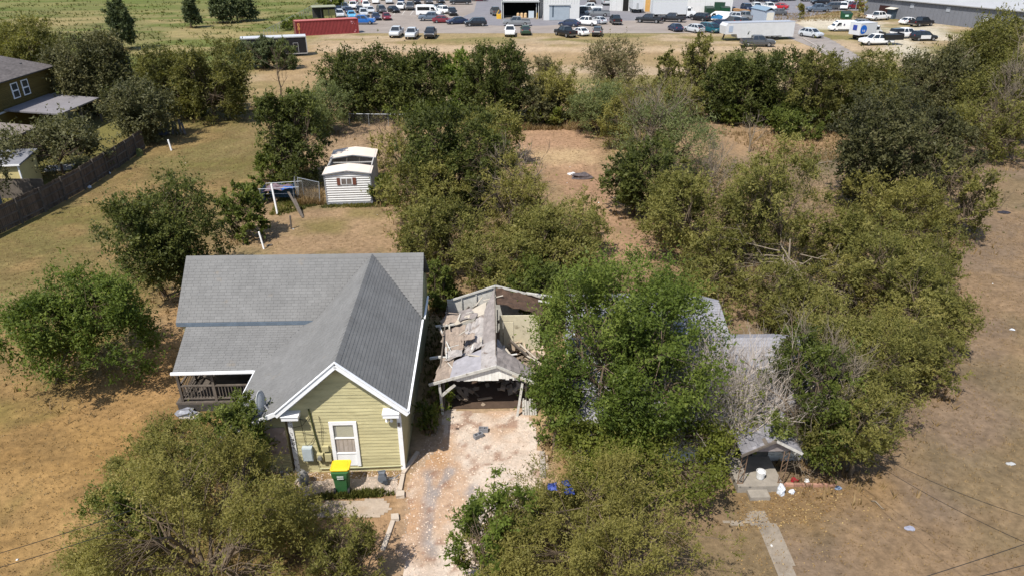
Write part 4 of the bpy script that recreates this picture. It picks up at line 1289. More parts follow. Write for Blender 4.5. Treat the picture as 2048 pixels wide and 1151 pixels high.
# ------------------------------------------------------------------ clothes frame, tarps, wire panels, boards
fr = thing('tarpaulin_frame', 'metal frame draped with faded blue tarpaulin beside the shed', 'frame', G(556, 412), 0)
STEEL = M('galvanised_pipe', lin(176, 180, 184), .4, .1, metal=.5)
for p, q in (((-1.2, 0, 0), (-1.2, 0, 1.35)), ((1.2, .4, 0), (1.2, .4, 1.5)), ((-1.3, 0, 1.35), (1.7, .3, 1.42)), ((-1.2, .6, .75), (1.2, .6, .8)), ((-1.2, 1.5, 1.3), (1.6, 1.6, 1.45)), ((-1.2, 1.5, 0), (-1.2, 1.5, 1.3)), ((1.6, 1.6, 0), (1.6, 1.6, 1.45))):
    MB().tube([p, q], .02, 6).build('pipe', STEEL, fr)
BT = M('faded_blue_tarp', lin(96, 128, 160), .6, .3, 3)
warped('tarp', (-1.2, -.02, .1), (-1.15, .2, 1.3), (-1.2, 1.4, 1.3), (-1.25, 1.3, .2), BT, 6, 6, .07, .1, .006, 90, parent=fr)
warped('tarp', (-1.1, .1, 1.15), (.8, .4, 1.2), (.9, 1.5, 1.25), (-1.1, 1.5, 1.2), M('brown_purple_tarp', lin(116, 98, 104), .7, .35, 3), 6, 6, .1, .1, .006, 91, parent=fr)
warped('tarp', (.2, .2, 1.25), (1.2, .3, 1.3), (1.2, .9, 1.3), (.3, .9, 1.25), M('strong_blue_tarp', lin(58, 104, 176), .6, .2, 3), 5, 5, .08, .1, .006, 92, parent=fr)
warped('tarp', (-1.1, 1.45, .1), (1.0, 1.5, .15), (1.0, 1.55, 1.2), (-1.1, 1.5, 1.2), M('dark_blue_tarp', lin(56, 84, 104), .7, .3, 3), 6, 5, .08, .0, .006, 93, parent=fr)
def post(label, px, py, h, lean, name='white_post', w_=.09, mat=WHITE, cat='post'):
    o = MB().bar((0, 0, 0), (lean[0], lean[1], h), w_).build(name, mat)
    o.location = G(px, py)
    return tag(o, label, cat)
post('tall white clothes-line post in front of the tarpaulin frame', 555, 429, 2.35, (-.12, .05), w_=.11)
post('leaning white post on bare earth behind the yellow house roof', 528, 498, 1.2, (-.18, .1))
post('short white stake on the left mown lawn near the fence', 343, 301, 1.05, (-.1, 0), w_=.12)
post('grey wooden stake below the leaning boards', 583, 458, 1.0, (.03, .02), w_=.1, mat=DARKWOOD)
post('tiny white stake at the edge of the field by the dense tree', 482, 226, .6, (0, 0), w_=.2)
o = MB().bar((0, 0, .03), (.36, .1, .06), .2, .05).build('board_scrap', DARKWOOD)
o.location = G(533, 492)
tag(o, 'short grey board scrap at the foot of the leaning white post', 'board')
for lb, a_, c_, h0 in (('upper leaning grey board by the wire panels', (580, 408), (603, 432), 1.0), ('lower leaning grey board by the wire panels', (592, 418), (606, 436), .8)):
    p, q = G(*a_), G(*c_)
    o = MB().bar((0, 0, h0), (q.x - p.x, q.y - p.y, .02), .16, .05).build('leaning_board', DARKWOOD)
    o.location = p
    tag(o, lb, 'board')
MESH = M('rusty_wire', lin(140, 136, 128), .6, .2)
def wire_panel(name, label, a, c, h, tilt=0.0, step=.14, group=None, rail=True):
    p, q = G(*a), G(*c)
    d = q - p
    L_ = d.length
    o = thing(name, label, 'wire fence', p, math.atan2(d.y, d.x), group)
    n_ = int(L_ / 2.4) + 1
    for k in range(n_ + 1):
        x_ = L_ * k / n_
        MB().tube([(x_, 0, 0), (x_, tilt * h, h + .05)], .03, 6).build('post', STEEL, o)
    if rail:
        MB().tube([(0, tilt * h, h), (L_, tilt * h, h)], .022, 6).build('rail', STEEL, o)
    b = MB()
    s = -h
    while s < L_:
        for sg in (1, -1):
            x0, x1 = (s, s + h) if sg > 0 else (s + h, s)
            pts = []
            for t in (0, 1):
                pts.append((x0 + (x1 - x0) * t, h * t))
            # clip to the panel
            (xa, za), (xb, zb) = pts
            def cl(x_):
                return za + (zb - za) * (x_ - xa) / (xb - xa)
            lo, hi = max(min(xa, xb), 0), min(max(xa, xb), L_)
            if hi - lo > .02:
                b.bar((lo, cl(lo) * tilt, cl(lo)), (hi, cl(hi) * tilt, cl(hi)), .006)
        s += step
    b.build('mesh', MESH, o, kind='stuff')
    return o
wire_panel('loose_netting', 'loose chain-link panel standing between the frame and the shed', (598, 398), (640, 408), 1.7, .1, .16)
wire_panel('loose_netting', 'rusty chain-link panel on edge right of the tarpaulin frame', (600, 366), (598, 404), 1.6, -.1, .16)
wire_panel('wire_fence', 'grey chain-link back fence between the pale bushes and the dark thicket', (700, 252), (855, 254), 1.3, 0, .2)
# ================================================================== TREES AND SHRUBS
LEAF = {
    'green': leaf_mat('leaf_green', (.054, .070, .015), (.118, .142, .030), (.210, .230, .058), 0.45),
    'vivid': leaf_mat('leaf_vivid_green', (.046, .068, .012), (.100, .136, .024), (.180, .215, .046), 0.43),
    'deep': leaf_mat('leaf_deep_green', (.042, .050, .014), (.092, .106, .026), (.180, .188, .054), 0.42),
    'fresh': leaf_mat('leaf_fresh', (.070, .098, .017), (.140, .182, .032), (.235, .270, .060), 0.46),
    'olive': leaf_mat('leaf_olive', (.088, .088, .024), (.180, .172, .046), (.285, .256, .082), 0.45),
    'khaki': leaf_mat('leaf_khaki', (.112, .104, .028), (.216, .196, .052), (.315, .275, .090), 0.45),
    'dark': leaf_mat('leaf_dark', (.036, .036, .016), (.074, .074, .029), (.136, .126, .056), 0.3),
    'oak': leaf_mat('leaf_live_oak', (.060, .062, .027), (.116, .114, .050), (.190, .178, .090), 0.32),
    'lime': leaf_mat('leaf_lime', (.112, .130, .024), (.200, .218, .042), (.300, .298, .076), 0.48),
    'grey': leaf_mat('leaf_grey_green', (.084, .106, .040), (.160, .182, .068), (.245, .256, .112), 0.44),
    'tan': leaf_mat('leaf_tan', (.110, .098, .050), (.196, .168, .084), (.290, .242, .140), 0.4),
    'cedar': leaf_mat('leaf_cedar', (.034, .046, .020), (.068, .086, .036), (.124, .142, .064), 0.24),
}
LEAFL = {'khaki': .92, 'grey': .9, 'dark': .93, 'green': 1.1, 'vivid': 1.08, 'fresh': 1.18, 'lime': 1.2}
LEAFW = {'grey': .6, 'khaki': .72, 'tan': .7, 'olive': .85, 'cedar': .7}
M_BARK = M('bark_grey_brown', lin(112, 98, 82), 0.95, 0.3, 6, 0.02, 30, 0.1)
M_DEAD = M('dead_wood', lin(140, 128, 112), 0.95, 0.25, 6, 0.01, 30, 0.1)
M_DARKBARK = M('bark_dark', lin(92, 80, 68), 0.95, 0.3, 6, 0.02, 30, 0.1)

def unit(a):
    return a / (np.linalg.norm(a, axis=-1, keepdims=True) + 1e-9)
def curve(p, q, rs, n=4, sag=0.12):
    p, q = np.array(p, float), np.array(q, float)
    L = np.linalg.norm(q - p)
    pts = [p + (q - p) * t for t in np.linspace(0, 1, n)]
    for i in range(1, n - 1):
        pts[i] = pts[i] + rs.normal(0, sag * L * 0.5, 3)
        pts[i][2] += L * 0.05
    return pts
def branch_set(mb, p, d, L, r, rs, depth, spread=0.7, droop=0.0, n=3, up=0.25):
    """recursive bare limbs"""
    p, d = np.array(p, float), unit(np.array(d, float))
    segs = 4
    pts = [p]
    for i in range(segs):
        d = unit(d + rs.normal(0, 0.16, 3) + np.array([0, 0, up * 0.2 - droop]))
        pts.append(pts[-1] + d * L / segs)
    mb.tube(pts, list(np.linspace(r, r * 0.5, segs + 1)), 5 if depth > 1 else 3, cap=False)
    if depth <= 0:
        return
    for k in range(n + rs.randint(0, 2)):
        t = rs.uniform(0.35, 1.0)
        j = min(int(t * segs), segs - 1)
        q = pts[j] + (pts[j + 1] - pts[j]) * (t * segs - j)
        nd = unit(d + rs.normal(0, spread, 3) + np.array([0, 0, up]))
        branch_set(mb, q, nd, L * rs.uniform(0.45, 0.75), r * 0.58, rs, depth - 1, spread, droop, n, up)

def make_tree(name, label, cat, base, ctr, rad, leaf, leaf_len, nleaf, seed, group=None, stems=1, bark=None, lobes=7, lobe_r=0.46,
              bare=0.0, zmin=0.1, clump=0.45, conic=0.0, trunk_r=None, tb=0.0, dead=0.0, fine=1.0):
    """base: ground point; ctr, rad: crown ellipsoid (relative to the base)"""
    rs = np.random.RandomState(seed)
    root = thing(name, label, cat, base, 0.0, group)
    ctr, rad = np.array(ctr, float), np.array(rad, float)
    radf = rad.copy()
    rad = np.maximum(rad - clump * np.array([.55, .55, .4]), rad * .55)
    # crown lobes
    lc, lr = [], []
    for i in range(lobes):
        d = unit(rs.normal(0, 1, 3))
        a = i * 2.4 + rs.uniform(-.4, .4)
        zz = -0.75 + 1.5 * (i + 0.5) / lobes
        d = np.array([math.cos(a) * math.sqrt(1 - zz * zz), math.sin(a) * math.sqrt(1 - zz * zz), zz])
        q = rs.uniform(0.38, 0.66)
        if conic:
            taper = 1 - conic * (zz + 0.75) / 1.5
            lc.append(ctr + d * rad * np.array([taper * .5, taper * .5, 1.0]))
            lr.append(rad * np.array([taper, taper, 0.4]) * rs.uniform(0.5, 0.7))
        else:
            lc.append(ctr + d * rad * q)
            lr.append(rad * lobe_r * rs.uniform(0.6, 1.2))
    lc, lr = np.array(lc), np.array(lr)
    if not conic:
        ext = ((lc - ctr + lr).max(0) + (ctr - lc + lr).max(0)) / 2
        f = rad / ext
        lc, lr = ctr + (lc - ctr) * f, lr * f
    # leaf clumps on the lobes, few on the inside, few underneath
    ncl = max(20, int(nleaf / 46))
    k = rs.randint(0, lobes, ncl * 4)
    d = unit(rs.normal(0, 1, (len(k), 3)))
    rr = np.clip(rs.normal(0.86, 0.18, len(k)), 0.2, 1.2) + rs.exponential(0.10, len(k)) * (rs.rand(len(k)) < 0.3)
    C = lc[k] + d * lr[k] * rr[:, None]
    ins = np.zeros(len(k))
    for j in range(lobes):
        q = np.linalg.norm((C - lc[j]) / lr[j], axis=1)
        ins += (q < 0.72)
    keep = (C[:, 2] > zmin) & (rs.rand(len(k)) < np.where(ins > 0, 0.22, 1.0)) & (rs.rand(len(k)) < np.where(d[:, 2] < -0.35, 0.75, 1.0))
    # open patches
    hole = fbm(C[:, 0] * 1.0 + seed, C[:, 1] * 1.0 + C[:, 2] * 0.7, max(rad[0] * 0.35, 0.4), 3)
    keep &= rs.rand(len(k)) < sstep(0.36 + bare * 0.3, 0.58 + bare * 0.25, hole) + 0.06
    C, D = C[keep][:ncl], d[keep][:ncl]
    ncl = len(C)
    if ncl:
        nt_, nl = 6, max(3, int(round(nleaf / ncl / 6)))
        cr = clump * rs.uniform(0.6, 1.4, ncl)
        T = np.repeat(np.arange(ncl), nt_)
        td = unit(D[T] * 0.55 + rs.normal(0, 0.62, (len(T), 3)) + np.array([0, 0, 0.36]))
        tl = cr[T] * rs.uniform(0.6, 1.25, len(T))
        # long shoots break the outline
        tl *= np.where(rs.rand(len(T)) < 0.16, 2.1, 1.0)
        Lf = np.repeat(np.arange(len(T)), nl)
        t = rs.uniform(0.08, 1.0, len(Lf))
        P = C[T][Lf] + td[Lf] * (tl[Lf] * t)[:, None] + rs.normal(0, 1, (len(Lf), 3)) * (clump * 0.14)
        ld = unit(td[Lf] * 0.5 + rs.normal(0, 0.6, (len(Lf), 3)))
        nr = unit(rs.normal(0, 0.6, (len(Lf), 3)) + np.array([-.15, -.2, 0.85]) + D[T][Lf] * 0.4)
        sd = unit(np.cross(ld, nr))
        s = leaf_len * rs.uniform(0.6, 1.35, len(Lf)) * fine
        w_ = s * rs.uniform(0.24, 0.34, len(Lf)) * LEAFW.get(leaf, 1.0)
        Vv = np.stack([P + sd * w_[:, None], P + ld * s[:, None], P - sd * w_[:, None]], 1).reshape(-1, 3)
        Vv[:, 2] = np.maximum(Vv[:, 2], 0.02)
        big = fbm(C[:, 0] + 3.3 * seed, C[:, 1] + C[:, 2], max(rad[0] * 0.5, 0.6), 2)
        ct = rs.normal(0, 0.14, ncl) + (big - 0.5) * 0.8 + tb
        tint = np.clip(0.47 + ct[T][Lf] + rs.normal(0, 0.11, len(Lf)), 0, 1)
        np_mesh('crown', Vv, np.arange(len(Vv)).reshape(-1, 3), LEAF[leaf], tint, root)
    # trunk, limbs to the lobes, twigs to the clumps
    mb = MB()
    tr = trunk_r or max(0.05, 0.028 * (ctr[2] + rad[2]))
    for sidx in range(stems):
        off = np.array([rs.uniform(-.22, .22), rs.uniform(-.22, .22), 0]) * (stems > 1)
        fork = off + (ctr - off) * np.array([0.3, 0.3, 0.0]) + np.array([0, 0, max(0.3, (ctr[2] - rad[2] * 0.55) * 0.75)])
        if stems > 1:
            fork = off * 2.5 + np.array([ctr[0] * .2, ctr[1] * .2, max(0.25, ctr[2] * 0.35)])
        pts = curve(off + np.array([0, 0, -0.02]), fork, rs, 4, 0.06)
        mb.tube(pts, [tr, tr * 0.85, tr * 0.75, tr * 0.68], 8, cap=False)
        for j in range(sidx, lobes, stems):
            q = curve(fork, lc[j], rs, 5, 0.12)
            mb.tube(q, [tr * 0.55, tr * 0.45, tr * 0.36, tr * 0.26, tr * 0.16], 5, cap=False)
            near = np.where(np.argmin(np.linalg.norm((C[:, None] - lc[None]) / lr[None], axis=2), 1) == j)[0] if ncl else []
            for c in list(near)[:18]:
                a = q[rs.randint(2, 5)]
                mb.tube(curve(a, C[c], rs, 3, 0.1), [max(tr * 0.13, .012), max(tr * 0.09, .009), .006], 3, cap=False)
            for _ in range(int(dead * 6)):
                dd = unit(rs.normal(0, 1, 3) + [0, 0, 0.8])
                branch_set(mb, lc[j], dd, rad[0] * 0.75, tr * 0.22, rs, 2, 0.6, 0, 3)
    mb.build('trunk', bark or M_BARK, root, smooth=True)
    return root

def from_view(bx, by, x0, x1, yt, yb, depth=1.0):
    """crown measured in the photo (edges, top, bottom) standing on the ground point seen at bx, by"""
    b = G(bx, by)
    y0 = b.y
    ym = (yt + yb) / 2
    zc = hat(ym, y0)
    s = sc_at(y0, zc)
    xc = ((x0 + x1) / 2 - 1024) / s
    rx = (x1 - x0) / 2 / s
    a = (yb - yt) / 2 / s
    phi = PITCH - math.atan((575.5 - ym) / F)
    ry = min(rx * depth, a * 0.92 / max(math.sin(phi), 0.05))
    rz2 = a * a - (ry * math.sin(phi)) ** 2
    rz = max(math.sqrt(max(rz2, 0)) / math.cos(phi), 0.32 * rx)
    return b, (xc - b.x, 0.0, zc), (rx, ry, rz), s
_tn = [0]
BASES = []
def T(label, bx, by, x0, x1, yt, yb, leaf='olive', cov=2.8, lpx=2.9, cat='tree', name='broadleaf_tree', depth=1.0, **kw):
    b, ctr, rad, s = from_view(bx, by, x0, x1, yt, yb, depth)
    _tn[0] += 1
    BASES.append((b.x + ctr[0] * .5, b.y, rad[0] * .75, rad[1] * .75))
    wpx, hpx = (x1 - x0) / 2, (yb - yt) / 2
    area = math.pi * (wpx / 2) * (hpx / 2)
    if s < 22:
        lpx, cov = lpx * .82, cov * 1.5
    if leaf in ('olive', 'khaki', 'tan', 'grey'):
        cov *= .86
    lpx *= LEAFL.get(leaf, 1.0)
    ll = lpx / (s / 2)
    n = int(cov * area / (lpx * lpx * 0.15))
    n = max(1400, min(n, 62000))
    kw.setdefault('clump', max(0.24, min(rad[0] * 0.17, 0.55)) if s > 25 else max(0.3, min(rad[0] * 0.2, 0.9)))
    return make_tree(name, label, cat, b, ctr, rad, leaf, ll, n, 100 + _tn[0], **kw)
def shrub(label, *a, **k):
    k.setdefault('stems', 4)
    k.setdefault('trunk_r', 0.035)
    return T(label, *a, cat='shrub', name='shrub', **k)

BACK = 'trees of the thicket behind the yards'
MID = 'trees of the overgrown back yards'
# --- left lawn
T('leafy green many-stemmed tree alone on the golden lawn left of the porch', 110, 762, 0, 305, 525, 765, 'vivid', 3.2, stems=5, lobes=9, lobe_r=.42, trunk_r=.06)
T('large rounded dense tree at the back left corner of the yellow house', 335, 590, 190, 428, 355, 600, 'deep', 3.6, stems=3, lobes=9, tb=-.1, trunk_r=.08)
shrub('bushy dark green shrub between the rounded tree and the white clothes post', 470, 478, 430, 528, 368, 485, 'green', 3.4, tb=-.08)
shrub('small weedy shrub in front of the blue tarpaulin frame', 480, 400, 485, 535, 360, 400, 'green', 3)
T('tall dense dark tree left of the white portable shed', 575, 368, 508, 655, 182, 372, 'deep', 3.8, lobes=9, tb=-.12)
T('lower leafy mound at the foot of the tall tree left of the shed', 540, 366, 498, 590, 290, 372, 'green', 3.4, stems=3, tb=0)
T('pale feathery bush right behind the tall tree left of the shed', 650, 268, 590, 705, 168, 268, 'grey', 3.2, stems=4)
T('pale feathery sapling left behind the tall tree left of the shed', 600, 262, 560, 640, 180, 262, 'fresh', 3, stems=3)
shrub('small round bush by the wire fence at the edge of the dry field', 530, 222, 512, 548, 200, 222, 'fresh', 3)
# --- trees by the neighbour's house
T('spreading live oak behind the wooden fence with dark trunk showing', 128, 348, 0, 218, 232, 348, 'oak', 3.0, lobes=9, depth=.9, bark=M_DARKBARK)
T('dark dense live oak at the far end of the wooden fence', 278, 285, 212, 348, 162, 292, 'oak', 3.6, lobes=8, tb=-.12, bark=M_DARKBARK)
T('tall broad tree beside the right end of the two-storey house', 180, 225, 95, 275, 50, 235, 'dark', 3.4, lobes=9, tb=.22)
T('olive tree behind the roof of the two-storey house', 60, 175, -20, 130, 38, 170, 'olive', 3.2, lobes=7, tb=-.15)
T('low tree behind the olive tree beyond the two-storey house', 20, 118, -60, 70, 50, 115, 'olive', 3, tb=-.2)
T('wide bushy tree at the edge of the pasture behind the dark live oak', 400, 238, 265, 400, 95, 225, 'olive', 3.3, lobes=8, tb=-.2)
T('dense tree reaching out over the mown strip left of the bare sapling', 430, 240, 345, 492, 85, 242, 'olive', 3.5, lobes=9, tb=-.25)
shrub('bright low bush at the foot of the dense tree by the mown strip', 385, 232, 348, 420, 195, 238, 'lime', 3, tb=-.2)
shrub('low bush behind the stacked old boards', 452, 218, 425, 490, 170, 220, 'green', 3)
# --- pasture evergreens
for lb, bx, by, x0, x1, yt, yb in (('tall pointed evergreen behind the broad tree by the house', 246, 100, 210, 266, -12, 88),
        ('single pointed evergreen standing alone on the green pasture', 382, 56, 360, 402, -4, 50),
        ('left one of two joined evergreens on the pasture', 447, 47, 413, 470, -22, 42),
        ('right one of two joined evergreens on the pasture', 474, 43, 458, 512, -25, 38)):
    T(lb, bx, by, x0, x1, yt, yb, 'cedar', 9, 3.0, name='evergreen_tree', conic=.72, lobes=9, bark=M_DARKBARK, trunk_r=.2)
for lb, x0, x1, yt in (('left bushy juniper in front of the black box trailer', 455, 515, 84), ('middle bushy juniper in front of the black box trailer', 500, 556, 78), ('right bushy juniper in front of the black trailer door', 545, 592, 84)):
    T(lb, (x0 + x1) / 2, 138, x0, x1, yt, 140, 'cedar' if x0 < 540 else 'grey', 8, 3.0, name='juniper', stems=3, tb=.2 if x0 < 540 else -.1)
T('dark leafy shrubs growing along the wire fence above the red container', 600, 60, 560, 640, 38, 62, 'green', 3, cat='shrub', name='shrub')
T('dense trees rising on the pasture side of the wire fence', 660, 20, 640, 700, -6, 22, 'green', 3, cat='shrub', name='shrub')
# --- thicket across the back
for a in (
    ('tall dark tree at the left end of the thicket', 715, 236, 650, 800, 92, 242, 'deep', 3.5, -.14),
    ('full green tree second from the left end of the thicket', 815, 240, 755, 890, 88, 245, 'deep', 3.5, -.1),
    ('narrow bright tree in the left half of the thicket', 905, 235, 868, 960, 92, 240, 'fresh', 3.2, -.1),
    ('rounded dark tree in the middle of the thicket', 1000, 246, 925, 1062, 84, 250, 'deep', 3.5, -.12),
    ('thin yellowing tree right of the rounded dark tree', 1105, 245, 1050, 1160, 112, 250, 'khaki', 2.2, 0),
    ('pale wispy tree standing above the thicket in front of the dry strip', 1222, 190, 1152, 1292, 66, 175, 'tan', 2.0, -.1),
    ('soft blue-green mesquite at the right of the bare path', 1195, 268, 1138, 1265, 148, 270, 'grey', 2.8, 0),
    ('slim dark tree left of the white horse trailer', 1335, 210, 1305, 1362, 92, 200, 'olive', 2.8, -.1),
    ('upright green tree below the silver car at the lot edge', 1392, 215, 1350, 1432, 66, 200, 'olive', 3.0, -.05),
    ('broad green tree below the front of the white horse trailer', 1472, 242, 1405, 1530, 84, 250, 'deep', 3.4, -.1),
    ('dark green tree below the middle of the white horse trailer', 1555, 246, 1505, 1625, 88, 252, 'deep', 3.4, -.18),
    ('bushy tree below the service lane', 1640, 262, 1575, 1690, 98, 262, 'olive', 3.3, -.18),
    ('bushy olive tree below the dump truck', 1725, 262, 1650, 1800, 92, 262, 'olive', 3.2, -.22),
    ('bushy tree below the police car', 1850, 255, 1780, 1930, 98, 262, 'dark', 3.2, .2),
    ('large tree in front of the grey metal building', 1945, 190, 1870, 2060, 22, 205, 'olive', 3.4, -.22),
    ('tall olive tree filling the far right edge of the thicket', 2000, 280, 1905, 2090, 110, 290, 'olive', 3.2, -.2),
):
    T(a[0], *a[1:5], a[5] + 12, a[6], a[7], a[8], tb=a[9], lobes=9, group=BACK)
T('small tree crowded behind the middle of the thicket', 1075, 180, 1040, 1120, 110, 190, 'tan', 2.2)
T('dense undergrowth tree between the rounded dark tree and the path', 1080, 250, 1040, 1120, 170, 255, 'dark', 3, tb=.15)
shrub('leafy bush at the foot of the second thicket tree', 840, 245, 770, 910, 195, 250, 'green', 3.2, lobes=8, tb=-.05)
shrub('yellow-green bush at the foot of the thin yellowing tree', 1085, 252, 1060, 1125, 205, 255, 'lime', 2.6, tb=-.15)
shrub('sprawling low bush by the white trash at the thicket edge', 1590, 272, 1535, 1645, 212, 276, 'green', 3.2, tb=-.08)
shrub('bright lime bush below the thicket left of the black oak', 1702, 268, 1668, 1742, 190, 270, 'fresh', 3, tb=-.02)
shrub('round dark bush at the left end of the hay clearing', 1450, 245, 1415, 1500, 180, 250, 'green', 3.2, tb=-.1)
shrub('low bush at the back edge of the hay clearing', 1500, 250, 1478, 1560, 205, 255, 'green', 3, tb=-.05)
T('grey-branched tree in the tangle at the right edge', 1985, 320, 1900, 2080, 190, 330, 'olive', 2.0, tb=-.05, dead=.6)
T('tangled half-bare tree above the black oak', 1890, 250, 1830, 1950, 130, 260, 'khaki', 1.8, tb=-.15, dead=.6)
# --- middle yard
T('dark full tree behind the right side of the portable shed', 905, 420, 800, 1020, 205, 420, 'deep', 3.4, lobes=10, tb=-.06, group=MID)
T('half-bare pale tree beside the roof of the portable shed', 800, 345, 738, 870, 245, 350, 'khaki', 1.5, tb=.0, dead=.5)
T('broad olive tree just right of the portable shed', 845, 450, 755, 925, 300, 440, 'olive', 3.0, lobes=9, group=MID)
shrub('dark bush hugging the right wall of the portable shed', 768, 408, 742, 800, 345, 412, 'green', 3.2, tb=-.1)
T('large olive tree over the back corner of the yellow house', 880, 560, 790, 965, 395, 560, 'olive', 3.3, lobes=10, tb=-.1, group=MID)
T('thin light tree with grey limbs in the middle of the yard', 1020, 470, 930, 1120, 318, 470, 'khaki', 2.2, tb=.0, dead=.35)
T('broad spreading tree between the sheds and the bare path', 1130, 560, 1000, 1222, 395, 560, 'olive', 2.9, lobes=10, tb=.05, group=MID)
T('leafy tree leaning over the back of the collapsed garage', 980, 600, 900, 1090, 460, 610, 'olive', 2.8, lobes=9, tb=.0, group=MID)
T('dense tree filling the gap right of the collapsed garage', 1090, 640, 1010, 1180, 510, 650, 'green', 2.8, lobes=8, tb=-.05, group=MID)
shrub('dark weedy shrub between the yellow house and the garage', 880, 620, 848, 912, 520, 640, 'green', 3.0, tb=-.12)
shrub('bright vine-covered shrub at the left corner of the garage', 895, 612, 872, 925, 560, 640, 'fresh', 2.6)
shrub('low weeds against the right wall of the yellow house', 850, 860, 835, 875, 800, 870, 'green', 2.0, zmin=.03)
shrub('small weed at the left post of the collapsed garage', 880, 812, 868, 900, 762, 812, 'fresh', 2.0)
# --- right of the bare path
T('dense dark green tree at the right edge of the bare path', 1266, 432, 1200, 1345, 275, 435, 'deep', 3.5, lobes=9, tb=-.04, group=MID)
T('sparse grey-green tree around the tall dead trunk', 1340, 355, 1225, 1450, 185, 350, 'grey', 1.9, tb=.0, dead=.4, group=MID)
T('feathery bush behind the dead trunk', 1245, 300, 1195, 1330, 190, 310, 'khaki', 2.0, tb=.0)
T('spreading olive tree below the tall dead trunk', 1395, 515, 1280, 1500, 345, 520, 'olive', 3.0, lobes=10, tb=-.05, group=MID)
T('tall open tree with a pale trunk showing through its crown', 1560, 545, 1440, 1640, 282, 505, 'olive', 2.1, lobes=10, lobe_r=.42, tb=.06, trunk_r=.10)
T('blackish dense live oak at the right side of the hay clearing', 1745, 430, 1685, 1955, 185, 425, 'dark', 3.8, lobes=10, tb=-.04, bark=M_DARKBARK)
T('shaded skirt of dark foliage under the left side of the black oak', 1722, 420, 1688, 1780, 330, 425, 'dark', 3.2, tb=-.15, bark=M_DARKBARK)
T('small forked tree with its dark trunk in a gap', 1665, 548, 1590, 1740, 400, 545, 'olive', 2.3, tb=.02, bark=M_DARKBARK)
T('wide yellow-green tree below the black oak', 1800, 500, 1680, 1905, 350, 505, 'khaki', 2.8, lobes=9, tb=-.1, group=MID)
T('grey twiggy half-bare tree at the edge of the mown lot', 1915, 480, 1840, 1990, 320, 485, 'olive', 1.7, tb=.0, dead=.6)
T('olive tree in the middle of the right-hand grove', 1790, 640, 1690, 1905, 465, 640, 'olive', 2.8, lobes=10, tb=.02, group=MID)
T('rightmost spreading tree of the grove reaching over the mown lot', 1850, 700, 1760, 1955, 520, 705, 'olive', 2.3, lobes=10, tb=.02, group=MID)
T('bushy tree behind the grey roof of the abandoned house', 1590, 660, 1480, 1700, 520, 680, 'olive', 3.0, lobes=10, tb=-.02, group=MID)
T('yellowish tree behind the left end of the abandoned house', 1400, 610, 1300, 1500, 505, 640, 'olive', 2.8, lobes=9, tb=.0, group=MID)
T('big tree covering the right end of the abandoned house', 1720, 840, 1590, 1860, 620, 850, 'olive', 3.0, lobes=11, tb=.0, group=MID)
T('low sprawling tree at the right front corner of the abandoned house', 1700, 950, 1590, 1790, 760, 945, 'olive', 2.5, lobes=9, tb=-.02, group=MID)
T('half-shaded tree right of the porch over the terracotta edging', 1640, 930, 1515, 1720, 670, 930, 'green', 2.4, lobes=8, tb=-.05, dead=.3)
shrub('young leafy tree on the right flank of the grove', 1850, 770, 1780, 1925, 640, 790, 'olive', 2.3, lobes=9)
# --- big trees in front
T('huge dense green tree between the garage and the abandoned house', 1235, 900, 1065, 1445, 510, 905, 'vivid', 3.4, lobes=14, lobe_r=.42, tb=.03, trunk_r=.22)
T('bright lime-green tree in front of the huge dense tree', 1310, 985, 1115, 1485, 815, 1005, 'lime', 3.0, lobes=11, lobe_r=.42, tb=-.18)
T('leafy branch tree hanging over the right edge of the drive', 1110, 900, 1055, 1185, 690, 905, 'vivid', 2.2, lobes=8, tb=.0)
T('wide olive tree filling the bottom of the view right of the drive', 1215, 1215, 935, 1490, 885, 1290, 'khaki', 3.2, 3.0, lobes=16, lobe_r=.40, tb=-.06, bare=.04, clump=.34, trunk_r=.14)
T('small olive tree with blue scraps in it at the right edge of the drive', 1140, 1080, 1045, 1250, 945, 1095, 'olive', 3.0, lobes=9)
T('greener leafy tree at the right edge of the drive by the bottom', 1010, 1195, 905, 1080, 965, 1240, 'fresh', 2.6, lobes=9, tb=-.1)
T('wide olive tree filling the bottom of the view in front of the house', 425, 1190, 150, 645, 850, 1280, 'khaki', 2.5, 3.0, lobes=16, lobe_r=.40, tb=-.02, bare=.24, clump=.34, trunk_r=.14)
T('darker tree left behind the wide olive tree in front of the house', 320, 985, 222, 430, 838, 1015, 'olive', 2.8, lobes=9, tb=-.15)
T('dark leafy tree against the low roof edge of the yellow house', 490, 968, 392, 550, 792, 975, 'green', 3.3, lobes=9, tb=-.05)
T('dark leafy clump on the left flank of the wide olive tree', 250, 1080, 155, 330, 945, 1100, 'green', 2.6, lobes=8, tb=-.1)
T('sparse twiggy tree between the wide olive tree and the yellow bin', 585, 1100, 515, 648, 950, 1110, 'khaki', 1.2, lobes=8, tb=.0, dead=.5)
T('shadowy low tree at the bottom beside the concrete walk', 690, 1185, 590, 765, 1030, 1210, 'olive', 2.2, lobes=9, tb=-.1)
T('thin branch-tip tree at the bottom left corner of the lawn', 220, 1190, 110, 330, 1050, 1200, 'khaki', 1.3, lobes=8)

